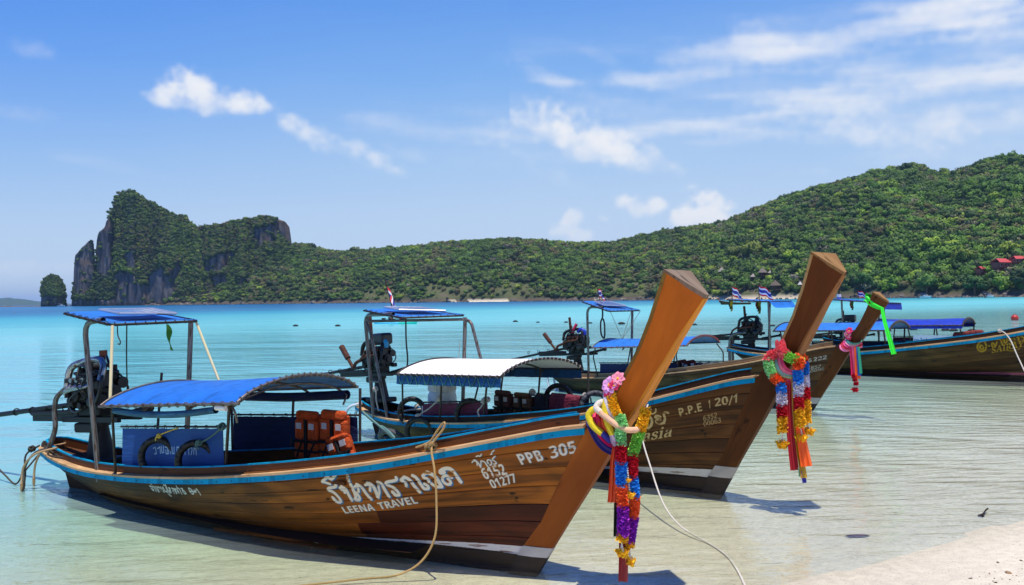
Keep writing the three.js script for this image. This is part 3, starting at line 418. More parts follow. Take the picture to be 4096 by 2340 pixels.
function hullTexture(W, H, shape, look, letters) {
  const N = 9;
  return dataTex(W, H, (i, j, c) => {
    const q = (i + 0.5) / W, t = (j + 0.5) / H, [x, y] = shape.at(q, t), k = Math.min(N - 1, Math.floor(((t - 0.1) / 0.9) * N)), sx = x * 1.0 + hash(k, 3, 1) * 31;
    const g = woodGrain(sx, t * 1.1 + k * 3.1), m = fbm(sx * 0.9, t * 9, 3.3, 4), knot = ss(0.76, 0.82, fbm(sx * 4.5, t * 26, 6.1, 3)), streak = ss(0.55, 0.72, fbm(sx * 0.7, t * 40, 9.9, 4)), tone = 0.95 + 0.1 * hash(k, 7, 5), age = ss(-1.5, -4.5, x);
    const a = look.fore, b = look.aft; let r = lerp(a[0], b[0], age), gg = lerp(a[1], b[1], age), bl = lerp(a[2], b[2], age);
    const s = tone * (0.62 + 0.45 * g + 0.5 * (m - 0.5)) * (1 - 0.6 * knot) * (1 - 0.26 * streak) * (1 - 0.3 * ss(0.5, 0.68, fbm(x * 1.6, y * 5, 18.2, 4)) * (0.4 + 0.6 * age)); r *= s; gg *= s * (0.94 + 0.12 * m); bl *= s;
    if (look.red && k <= look.red[0] && x > look.red[1] - 0.5 * hash(k, 2, 2)) { r = r * 0.52 + 6; gg *= 0.4; bl *= 0.55; }
    const wob = 0.012 * (m - 0.5), lo = look.bottom(x), hi = look.band ? look.band(x) : lo, yy = y + wob;
    if (yy < lo) { r = 50 + 22 * (m - 0.4); gg = 39 + 18 * (m - 0.4); bl = 33; }
    else if (yy < hi) { const e = 1 - 0.7 * ss(0.66, 0.8, fbm(sx * 6, t * 60, 2, 3)); r = lerp(r, look.bandColor[0], e); gg = lerp(gg, look.bandColor[1], e); bl = lerp(bl, look.bandColor[2], e); }
    const alga = ss(lo + 0.09, lo + 0.01, y + 0.05 * (m - 0.5)) * ss(0.4, 0.6, fbm(sx * 2, t * 12, 4, 3)) * 0.6; if (yy >= hi) { r = lerp(r, 58, alga); gg = lerp(gg, 54, alga); bl = lerp(bl, 36, alga); }
    if (letters) { const u = Math.round(ex(x)), v = Math.round(ey(y)); if (u >= 0 && u < ELE.w && v >= 0 && v < ELE.h) { const o = (v * ELE.w + u) * 4, al = (letters[o + 3] / 255) * (1 - 0.4 * knot) * (0.85 + 0.15 * g) * (1 - 0.75 * ss(0.66, 0.74, fbm(x * 9, y * 22, 5.7, 4))); r = lerp(r, letters[o], al); gg = lerp(gg, letters[o + 1], al); bl = lerp(bl, letters[o + 2], al); } }
    c[0] = r / 255; c[1] = gg / 255; c[2] = bl / 255;
  }, true);
}
const hullBump = (W, H) => grey(W, H, (i, j) => 0.7 * fbm(i / 12, j / 1.6, 4.4, 3) + 0.3 * vn(i / 3, j / 3));
const sharedHullBump = hullBump(1024, 256);

// a strip swept along the gunwale, profile [out, up] corners, from near stem round the stern to the far stem
function gunwaleStrip(shape, profile, near0 = 0.57, far0 = 0.5, sides = 'both') {
  const path = []; const xs = []; for (let x = near0; x > -7.2; x -= 0.16) xs.push(x); for (const x of [-7.3, -7.45, -7.6, -7.75, -7.87, -7.96, -8.02, -8.06, -8.09, -8.11]) xs.push(x);
  for (const x of xs) path.push([shape.map(x), shape.S(x), shape.B(x)]);
  if (sides === 'both') { for (const x of [...xs].reverse()) if (x < far0) path.push([shape.map(x), shape.S(x), -shape.B(x)]); }
  const R = path.map((p, i) => { const a = path[Math.max(0, i - 1)], b = path[Math.min(path.length - 1, i + 1)]; let nx = -(b[2] - a[2]), nz = b[0] - a[0]; const l = Math.hypot(nx, nz) || 1; nx /= -l; nz /= -l; return profile.map(([o, up]) => [p[0] + nx * o, p[1] + up, p[2] + nz * o]); });
  return rings(R);
}
const PROW = { aft: [[0.74, 1.5, 0.14], [0.8, 1.62, 0.145], [0.88, 1.76, 0.165], [1.12, 2.14, 0.225], [1.26, 2.42, 0.275], [1.42, 2.81, 0.335]], fore: [[0.9, 1.42, 0.085], [1.0, 1.56, 0.1], [1.1, 1.71, 0.105], [1.29, 2.02, 0.1], [1.45, 2.28, 0.075], [1.66, 2.59, 0.04]] };
const STEM = { aft: [[-0.46, -0.28, 0.045], [-0.17, 0.2, 0.075], [0.07, 0.5, 0.095], [0.3, 0.93, 0.13], [0.58, 1.4, 0.175], [0.76, 1.62, 0.155]], fore: [[-0.18, -0.28, 0.025], [0.11, 0.18, 0.03], [0.32, 0.51, 0.038], [0.61, 0.95, 0.05], [0.85, 1.33, 0.065], [0.97, 1.52, 0.085]] };
function loftPost(T, sc, lift, cut, bulge = 0.003) {
  const f = (p) => [p[0] * (p[1] > 1.45 ? 1 : 1), p[1] * lift, p[2] * sc];
  return rings(T.aft.map((a, i) => { const A = f(a), F = f(T.fore[i]), mx = (A[0] + F[0]) / 2, my = (A[1] + F[1]) / 2, mz = (A[2] + F[2]) / 2 + bulge; return [[A[0], A[1], A[2]], [mx, my, mz], [F[0], F[1], F[2]], [F[0], F[1], -F[2]], [mx, my, -mz], [A[0], A[1], -A[2]]]; }));
}
function cloudCover(x0, x1, w, y0, y1, rise, sag = 0.02, roll = 0) {
  return grid(20, 24, (a, b) => { const c = b * 2 - 1, x = lerp(x0, x1, a), s = sag * Math.sin(a * Math.PI) ** 2 * (1 - c ** 4), e = Math.pow(Math.max(0, 1 - c * c), 0.8); return [x + roll * c, lerp(y0, y1, a) + rise * e - s + 0.012 * fbm(x * 1.2, c * 1.5, 0, 2), c * w, a * (x1 - x0), b * w * 2]; });
}
const arcPts = (x, w, y, rise, n = 16) => Array.from({ length: n + 1 }, (_, i) => { const c = (i / n) * 2 - 1; return [x, y + rise * Math.pow(Math.max(0, 1 - c * c), 0.8) + 0.012, c * w]; });
function lashings(a, b, n, r, thick = 0.005) { a = v3(a); b = v3(b); const d = b.clone().sub(a).normalize(), side = d.clone().cross(V(0, 1, 0)).normalize(), up = side.clone().cross(d), out = []; for (let i = 0; i < n; i++) { const c = a.clone().lerp(b, (i + 0.5) / n), P = []; for (let k = 0; k <= 8; k++) { const t = (k / 8) * 6.28; P.push(c.clone().addScaledVector(side, Math.cos(t) * r).addScaledVector(up, Math.sin(t) * r).addScaledVector(d, (k / 8) * 0.03 - 0.015)); } out.push(tube(P, thick, 12, 4)); } return out; }

// the car engine on its swivel with the long tail shaft; built round its own middle, tail towards -x
function makeEngine(parent, o) {
  const e = new THREE.Group(); e.name = 'engine'; parent.add(e); e.position.set(...o.pos); e.rotation.set(0, o.turn || 0, o.pitch || 0); e.scale.setScalar(o.s || 1);
  const g = [box(0.5, 0.3, 0.3, 0, 0.1, 0, 0.03), box(0.56, 0.14, 0.24, 0, 0.31, 0, 0.03), box(0.42, 0.16, 0.26, -0.02, -0.1, 0, 0.04), box(0.16, 0.26, 0.3, -0.34, 0.06, 0, 0.04)];
  for (let i = 0; i < 5; i++) g.push(box(0.03, 0.26, 0.32, -0.18 + i * 0.09, 0.09, 0, 0.01));
  mesh('block', g, M.iron, e);
  const h = []; for (let i = 0; i < 4; i++) h.push(cyl(0.03, 0.14, -0.18 + i * 0.12, 0.28, 0.17, 'z', 10), pipe([[-0.18 + i * 0.12, 0.26, 0.15], [-0.2 + i * 0.12, 0.2, 0.26], [-0.3, 0.12 + i * 0.01, 0.24]], 0.022, 0.05, 8));
  mesh('manifold', h, o.shiny ? M.chrome : M.rust, e);
  mesh('pulley', [cyl(0.1, 0.05, 0.3, 0.1, 0, 'x', 24), cyl(0.06, 0.07, 0.32, 0.1, 0, 'x', 20), cyl(0.08, 0.05, 0.3, 0.27, 0.1, 'x', 20), cyl(0.07, 0.05, 0.3, 0.22, -0.12, 'x', 20), cyl(0.09, 0.16, 0.24, 0.02, 0.17, 'x', 20)], M.black, e);
  mesh('belt', [tube([[0.3, 0.21, 0], [0.3, 0.36, 0.09], [0.3, 0.33, -0.08], [0.3, 0.12, -0.2], [0.3, 0, -0.06], [0.3, 0.02, 0.08]], 0.012, 40, 6, true)], M.blackPlastic, e);
  mesh('intake_pipe', [pipe([[-0.34, 0.2, 0.18], [-0.3, 0.44, 0.16], [-0.1, 0.5, 0.1], [0.16, 0.52, 0.06], [0.3, 0.44, 0.1], [0.3, 0.26, 0.16]], 0.042, 0.12, 12)], o.shiny ? M.chrome : M.iron, e);
  mesh('hose', [tube([[0.28, 0.3, 0.12], [0.4, 0.3, 0.2], [0.38, 0.1, 0.24], [0.2, -0.08, 0.22]], 0.022), tube([[-0.2, 0.4, 0.1], [0, 0.46, 0.2], [0.18, 0.36, 0.2], [0.2, 0.1, 0.22]], 0.018), tube([[-0.3, 0, 0.2], [-0.1, -0.1, 0.24], [0.1, -0.02, 0.22]], 0.016), tube([[0.1, 0.4, -0.1], [0.2, 0.55, 0], [0.36, 0.4, 0.06]], 0.014)], M.blackPlastic, e);
  if (o.hoseColor) mesh('coloured_hose', [tube([[0.1, 0.44, 0.05], [0.24, 0.5, 0.08], [0.34, 0.44, 0.06], [0.33, 0.34, 0.06]], 0.05, 30, 12)], std(o.hoseColor, 0.4), e);
  if (o.redHose) mesh('red_hose', [tube([[-0.05, 0.42, 0.1], [0.02, 0.55, 0.1], [0.08, 0.66, 0.06]], 0.045, 20, 10)], std(0xc01848, 0.4), e);
  if (o.cap) mesh('air_box', [box(0.4, 0.24, 0.28, 0.14, 0.52, 0, 0.06)], M.blackPlastic, e);
  const fit = [cyl(0.05, 0.1, -0.1, 0.42, 0.04), cyl(0.04, 0.16, 0.04, -0.02, 0.2, 'z'), cyl(0.055, 0.12, -0.05, 0.1, 0.2, 'z'), box(0.12, 0.1, 0.08, -0.22, 0.02, 0.2, 0.02), box(0.08, 0.14, 0.06, 0.12, 0.16, 0.2, 0.02), cyl(0.06, 0.04, -0.12, 0.08, 0.21, 'z', 18), cyl(0.03, 0.2, 0.2, 0.34, -0.1), box(0.1, 0.08, 0.1, 0.36, -0.02, -0.1, 0.02)];
  for (let i = 0; i < 16; i++) fit.push(rnd() < 0.5 ? cyl(rr(0.02, 0.05), rr(0.05, 0.14), rr(-0.36, 0.34), rr(-0.12, 0.44), rr(-0.16, 0.2), ['x', 'y', 'z'][i % 3], 10) : box(rr(0.04, 0.12), rr(0.04, 0.12), rr(0.04, 0.1), rr(-0.36, 0.34), rr(-0.12, 0.42), rr(0.08, 0.2), 0.01));
  mesh('fitting', fit, M.grime, e);
  const wires = []; for (let i = 0; i < 7; i++) { const a = [rr(-0.35, 0.3), rr(-0.1, 0.45), 0.2], b = [rr(-0.35, 0.35), rr(-0.1, 0.45), 0.2]; wires.push(tube([a, [(a[0] + b[0]) / 2 + rr(-0.1, 0.1), (a[1] + b[1]) / 2 + rr(-0.08, 0.08), rr(0.24, 0.3)], b], rr(0.006, 0.013), 14, 6)); }
  mesh('wire', wires, M.black, e);
  mesh('exhaust_pipe', o.exhaust === 'side' ? [pipe([[-0.3, 0.12, 0.22], [-0.52, 0.06, 0.22], [-0.6, -0.06, 0.22], [-0.9, 0.3, 0.22]], 0.035, 0.1), bar([-0.78, 0.16, 0.22], [-1.0, 0.42, 0.22], 0.06)] : [pipe([[-0.34, 0.2, 0.18], [-0.56, 0.08, 0.2], [-0.6, -0.12, 0.2], [-0.58, -0.3, 0.2], [-0.72, -0.6, 0.24]], 0.03, 0.1)], o.shiny ? M.pipe : M.rust, e);
  mesh('stack', [bar([o.stackX ?? 0, 0.3, -0.05], [(o.stackX ?? 0) - 0.03, o.stack || 0.85, -0.05], 0.038), bar([(o.stackX ?? 0), 0.55, -0.05], [(o.stackX ?? 0), 0.62, -0.05], 0.046)], M.rust, e);
  mesh('engine_bed', [box(1.1, 0.06, 0.05, 0.05, -0.2, 0.14), box(1.1, 0.06, 0.05, 0.05, -0.2, -0.14), box(0.06, 0.05, 0.3, -0.3, -0.19, 0), box(0.06, 0.05, 0.3, 0.35, -0.19, 0), bar([0.35, -0.18, 0], [0.95, -0.08, 0], 0.035), cyl(0.05, 0.06, 0.96, -0.08, 0, 'x')], M.iron, e);
  const L = o.tail || 6;
  mesh('tail_shaft', [bar([-0.38, -0.02, 0], [-L, o.tailY ?? -0.45, 0], 0.034), bar([-0.5, -0.12, 0.02], [-1.4, -0.14, 0.02], 0.03), box(1.0, 0.14, 0.05, -0.9, -0.17, 0, 0.01), ...lashings([-0.5, -0.06, 0], [-2.0, -0.13, 0], 4, 0.043, 0.008)], M.iron, e);
  mesh('swivel_post', [cyl(0.17, 0.42, 0, -0.5, 0, 'y', 20, 0.1), cyl(0.13, 0.06, 0, -0.26, 0), box(0.56, 0.1, 0.4, 0, -0.72, 0, 0.03), box(0.4, 0.12, 0.2, -0.1, -0.3, 0.05, 0.03)], M.grime, e);
  return e;
}
// a motorcycle tyre standing in a plane along the boat
const tyreGeo = () => { const p = []; for (let i = 0; i <= 16; i++) { const a = (i / 16) * 2 * Math.PI; p.push(new THREE.Vector2(0.235 + 0.042 * Math.cos(a) * (Math.cos(a) > 0 ? 1 : 1.2), 0.05 * Math.sin(a))); } const g = new THREE.LatheGeometry(p, 44); return g.rotateX(Math.PI / 2); };
const TYRE = tyreGeo();

function longtail(o) {
  const b = thing('longtail_boat', o.label, 'boat', o.pos, o.turn, 'longtail boats moored along the beach');
  b.scale.setScalar(o.k || 1);
  const sh = hullShape(o.lift || 0, o.aft || 1), near = o.hullMat, NP = 9;
  const tEdge = (k) => 0.1 + (0.9 * k) / NP;
  // planks: each strake a long board with rounded edges, so that the seams are real grooves
  for (let side = 1; side >= -1; side -= 2) for (let k = -1; k < NP; k++) {
    const t0 = k < 0 ? 0 : tEdge(k), t1 = tEdge(k + 1), rows = [0, 0.02, 0.05, 0.5, 0.95, 0.98, 1], out = [-0.004, 0.004, 0.006, 0.0065, 0.006, 0.004, -0.004];
    const g = grid(72, rows.length - 1, (a, c, i, j) => {
      const q = a < 0.08 ? a * 0.6 : lerp(0.048, 1, (a - 0.08) / 0.92), t = lerp(t0, t1, rows[j]), p = sh.at(q, t), p2 = sh.at(q, Math.min(1, t + 0.02)), p0 = sh.at(q, Math.max(0, t - 0.02)), ty = p2[1] - p0[1], tz = p2[2] - p0[2], l = Math.hypot(ty, tz) || 1, w = out[j] + (k % 2 ? 0.0015 : 0);
      return [p[0], p[1] - (tz / l) * w, (p[2] + (ty / l) * w) * side, q, t];
    }, side < 0);
    mesh('plank', g, side > 0 ? near : M.coaming, b);
  }
  const inner = (side) => grid(50, 8, (a, c) => { const p = sh.at(0.01 + a * 0.97, 0.12 + c * 0.86); return [p[0], p[1], Math.max(0, p[2] - 0.03) * side, p[0], p[1]]; }, side > 0);
  mesh('inner_hull', [inner(1), inner(-1)], M.inner, b);
  const deckStrip = (x0, x1, y) => grid(16, 2, (a, c) => { const x = lerp(x0, x1, a), w = Math.max(0.02, sh.B(x) - 0.07); return [sh.map(x), typeof y === 'function' ? y(x) : y, (c * 2 - 1) * w, x, c * w * 2]; }, true);
  mesh('floor', [deckStrip(-6.4, -1.2, 0.12)], M.inner, b);
  for (let i = 0; i < 5; i++) mesh('deck_plank', [grid(10, 1, (a, c) => { const x = lerp(-7.95, -6.5, a), w = Math.max(0.02, sh.B(x) - 0.07), z0 = lerp(-1, 1, i / 5) * w, z1 = lerp(-1, 1, (i + 0.94) / 5) * w; return [sh.map(x), sh.S(x) - 0.02 + 0.004 * (i % 2), lerp(z0, z1, c), x, c * 0.2 + i]; }, true)], M.deck, b);
  mesh('foredeck', [deckStrip(-1.3, 0.45, (x) => sh.S(x) - 0.09)], M.deck, b);
  for (const x of [-2.0, -2.9, -6.3]) mesh('thwart', [box(0.2, 0.035, 2 * sh.B(x) - 0.1, sh.map(x), sh.S(x) - 0.16, 0)], M.coaming, b);
  // gunwale: blue band, pale cap, dark coaming board with a thin blue edge
  mesh('rub_rail', gunwaleStrip(sh, [[0.05, -0.074], [0.05, -0.012], [0.0, -0.012], [0.0, -0.074]]), o.rail || M.blueRail, b);
  mesh('rail_cap', gunwaleStrip(sh, [[0.064, -0.012], [0.064, 0.012], [-0.05, 0.018], [-0.05, -0.012]]), o.cap || M.tan, b);
  mesh('coaming', gunwaleStrip(sh, [[-0.032, 0.015], [-0.036, 0.1], [-0.056, 0.1], [-0.056, -0.06]], 0.5, 0.4), o.coaming || M.coaming, b);
  mesh('coaming_edge', gunwaleStrip(sh, [[-0.03, 0.1], [-0.03, 0.116], [-0.062, 0.116], [-0.062, 0.1]], 0.5, 0.4), o.edge || M.blueRail, b);
  if (o.bilge) mesh('bilge_rail', (() => { const R = []; for (let i = 0; i <= 50; i++) { const q = lerp(0.42, 0.71, i / 50), t = 0.30 + 0.03 * (i / 50), p = sh.at(q, t), s = 0.05 * ss(0, 0.05, i / 50) * ss(1, 0.93, i / 50) + 0.002; R.push([[p[0], p[1] + 0.03, p[2] + 0.005], [p[0], p[1] + 0.012, p[2] + s], [p[0], p[1] - 0.02, p[2] + s], [p[0], p[1] - 0.04, p[2] - 0.01]]); } return rings(R); })(), M.stemA, b);
  mesh('skeg', rings([[[sh.map(-7.75), 0.2, 0.02], [sh.map(-6.2), 0.02, 0.02], [sh.map(-5.8), -0.32, 0.02], [sh.map(-7.5), -0.32, 0.02]], [[sh.map(-7.75), 0.2, -0.02], [sh.map(-6.2), 0.02, -0.02], [sh.map(-5.8), -0.32, -0.02], [sh.map(-7.5), -0.32, -0.02]]]), M.coamingDark, b);
  // stem and prow
  const yl = 1 + (o.lift || 0);
  mesh('stem_post', loftPost(STEM, 1, yl, true), o.stem, b);
  const st = { aft: STEM.aft.slice(0, 2).map((p) => [...p]), fore: STEM.fore.slice(0, 2).map((p) => [...p]) };
  const bandAt = (y0, y1, mat, name) => { const L = (T, y) => { for (let i = 1; i < T.length; i++) if (y <= T[i][1]) { const t = (y - T[i - 1][1]) / (T[i][1] - T[i - 1][1]); return [0, 1, 2].map((k) => lerp(T[i - 1][k], T[i][k], t)); } }; const R = [y0, y1].map((y) => { const A = L(STEM.aft, y), F = L(STEM.fore, y); return [[A[0] - 0.003, y * yl, A[2] + 0.006], [(A[0] + F[0]) / 2, y * yl, (A[2] + F[2]) / 2 + 0.017], [F[0] + 0.004, y * yl, F[2] + 0.004], [F[0] + 0.004, y * yl, -F[2] - 0.004], [(A[0] + F[0]) / 2, y * yl, -(A[2] + F[2]) / 2 - 0.017], [A[0] - 0.003, y * yl, -A[2] - 0.006]]; }); mesh(name, rings(R), mat, b); };
  if (o.stemBand) { bandAt(o.stemBand[0], o.stemBand[1], std(o.stemBand[2], 0.75, { map: stain }), 'waterline_stripe'); bandAt(-0.27, o.stemBand[0] - 0.001, std(0x3a2a20, 0.75, { map: stain }), 'bottom_paint'); }
  const pl = o.prowLift || yl, prow = mesh('prow_post', loftPost(PROW, o.prowW || 1, pl, true), o.prow, b);
  const fz = (i) => [PROW.fore[i][0] + 0.004, PROW.fore[i][1] * pl - 0.002, PROW.fore[i][2] * (o.prowW || 1)];
  mesh('front_face', rings(PROW.fore.map((_, i) => { const f = fz(i); return [[f[0] - 0.012, f[1] + 0.008, f[2] + 0.006], [f[0] + 0.006, f[1] - 0.004, f[2] - 0.004], [f[0] + 0.006, f[1] - 0.004, -f[2] + 0.004], [f[0] - 0.012, f[1] + 0.008, -f[2] - 0.006]]; })), o.prowBand, prow);
  for (const s of [1, -1]) mesh('edge_batten', rings(PROW.aft.map(([x, y, w]) => { const z = w * (o.prowW || 1); return [[x - 0.012, y * pl, s * (z + 0.008)], [x + 0.014, y * pl - 0.012, s * (z + 0.002)], [x + 0.008, y * pl - 0.012, s * (z - 0.03)], [x - 0.012, y * pl, s * (z - 0.02)]]; })), o.batten, prow);
  { const A = PROW.aft[5], F = PROW.fore[5], w = o.prowW || 1, lift = 0.014, t = [[A[0] - 0.013, A[1] * pl + lift, A[2] * w + 0.009], [F[0] + 0.008, F[1] * pl + lift, F[2] * w + 0.005], [F[0] + 0.008, F[1] * pl + lift, -F[2] * w - 0.005], [A[0] - 0.013, A[1] * pl + lift, -A[2] * w - 0.009]]; mesh('top_cap', rings([t.map(([x, y, z]) => [x - 0.004, y - 0.018, z]), t.map(([x, y, z]) => [x + 0.008, y + 0.016, z])]), o.top || M.topGrey, prow); }
  // nails along the rub rail
  const nails = []; for (let x = -7; x < 0.4; x += 0.26) { const p = [sh.map(x), sh.S(x) - 0.048, sh.B(x) + 0.053]; nails.push(cyl(0.006, 0.006, ...p, 'z', 6)); } tag(mesh('nail', nails, M.grime, b), null, null, null, 'stuff');
  // passenger canopy
  if (o.canopy) {
    const c = o.canopy, w = c.w || 0.92, cm = mesh('canopy_cloth', [cloudCover(c.x0, c.x1, w, c.y0, c.y1, c.rise, c.sag)], c.mat, b);
    if (c.drop) mesh('valance', [1, -1].map((s) => grid(24, 4, (a, t) => [lerp(c.x0, c.x1, a), lerp(c.y0, c.y1, a) - t * c.drop - 0.008 * Math.abs(Math.sin(a * 26)) * t, s * (w + 0.012 + 0.012 * t), a * 2.4, t * 0.2])).concat([grid(12, 3, (a, t) => { const cc = a * 2 - 1; return [c.x0 - 0.01, c.y0 - t * c.drop + c.rise * 0.2 * (1 - cc * cc), cc * w, a, t * 0.2]; })]), c.valance, cm);
    const hoops = []; for (const x of [c.x0, lerp(c.x0, c.x1, 0.34), lerp(c.x0, c.x1, 0.67), c.x1]) hoops.push(x);
    hoops.forEach((x) => { const a = (x - c.x0) / (c.x1 - c.x0), end = x === c.x0 || x === c.x1; mesh('hoop', [tube(arcPts(x, w + 0.01, lerp(c.y0, c.y1, a) - (end ? 0 : 0.075), c.rise), 0.017, 40, 8)], c.tube || M.pipe, b); });
    for (const s of [1, -1]) mesh('side_tube', [bar([c.x0 - 0.03, c.y0, s * (w + 0.012)], [c.x1 + 0.03, c.y1, s * (w + 0.012)], 0.018)], c.tube || M.pipe, b);
    if (c.front2) mesh('front_loop', [tube(arcPts(c.x1 - 0.16, w * 0.93, c.y1 - 0.07, c.rise * 0.8), 0.014, 40, 8), ...[1, -1].map((s) => pipe([[c.x1 - 0.16, c.y1 - 0.06, s * w * 0.93], [c.x1 - 0.1, c.y1 - 0.1, s * w * 0.95], [c.x1 - 0.12, c.y1 - 0.22, s * w * 0.9]], 0.013))], c.tube || M.pipe, b);
    mesh('lashing', [...lashings([c.x0, c.y0, w + 0.012], [c.x1, c.y1, w + 0.012], 16, 0.026, 0.005), ...(() => { const A = arcPts(c.x1, w + 0.01, c.y1, c.rise, 20), out = []; for (let i = 0; i < 20; i++) out.push(...lashings(A[i], A[i + 1], 1, 0.026, 0.006)); return out; })()], c.lash || M.ropeGrey, b);
    for (const p of c.posts) mesh('canopy_post', [pipe(p, c.postR || 0.017, 0.06, 8)], p.mat || c.post || M.pipeDark, b);
    if (c.laces) mesh('lacing', c.laces.map((s) => tube(s, 0.005, 0, 5)), M.cordGreen, b);
  }
  // engine shade
  if (o.shade) {
    const s = o.shade, C = s.corners.map(v3), at = (a, c) => { const p = C[0].clone().lerp(C[1], a).lerp(C[3].clone().lerp(C[2], a), c); p.y += 0.012 - 0.03 * Math.sin(a * Math.PI) * Math.sin(c * Math.PI) + 0.008 * (fbm(a * 6, c * 6, 0, 3) - 0.5); return p; };
    mesh('shade_cloth', [grid(14, 14, (a, c) => { const p = at(a, c); return [p.x, p.y, p.z, a, c]; }), ...(s.curl ? [grid(10, 6, (a, c) => { const p = at(1, a); return [p.x + 0.22 * c, p.y + s.curl * Math.sin(c * 2.2) - 0.1 * c, p.z, a, c]; })] : []), ...(s.fall ? [grid(10, 4, (a, c) => { const p = at(1, a); return [p.x + 0.02 * c, p.y - s.fall * c, p.z, a, c]; })] : [])], s.mat, b);
    mesh('shade_frame', [pipe([C[0], C[1], C[2], C[3], C[0]].map((p) => p.clone().add(V(0, -0.008, 0))), 0.017, 0.08), ...[0.33, 0.66].map((t) => bar(C[0].clone().lerp(C[1], t).add(V(0, -0.02, 0)), C[3].clone().lerp(C[2], t).add(V(0, -0.02, 0)), 0.012)), ...lashings(C[0], C[1], 7, 0.024), ...lashings(C[1], C[2], 9, 0.024)], s.tube || M.pipeDark, b);
    for (const p of s.poles) mesh('shade_pole', [pipe(p.pts, p.r || 0.03, p.bend || 0.14, 12)], p.mat || M.pipe, b);
  }
  if (o.engine) makeEngine(b, o.engine);
  for (const c of o.curtains || []) {
    const [x0, x1, z0, z1, ya, yb, mat, name] = c;
    const cu = mesh(name || 'side_curtain', [grid(26, 8, (a, t) => { const x = lerp(x0, x1, a), top = lerp(ya[0], ya[1], a) - 0.012 * Math.abs(Math.sin(a * 30)), bot = lerp(yb[0], yb[1], a); return [x, lerp(top, bot, t), lerp(z0, z1, a) + 0.016 * Math.sin(a * 11 + t * 1.4) * t + 0.01 * (fbm(a * 9, t * 4, 0, 3) - 0.5), a, 1 - t]; })], mat, b);
    mesh('curtain_rail', [bar([x0 - 0.03, ya[0] + 0.015, z0], [x1 + 0.03, ya[1] + 0.015, z1], 0.013), ...lashings([x0, ya[0] + 0.01, z0], [x1, ya[1] + 0.01, z1], 10, 0.022, 0.004)], M.pipeDark, cu);
  }
  return b;
}
// ------------------------------------------------------------------ the five near boats
const turnOf = (deg) => (-deg * Math.PI) / 180;
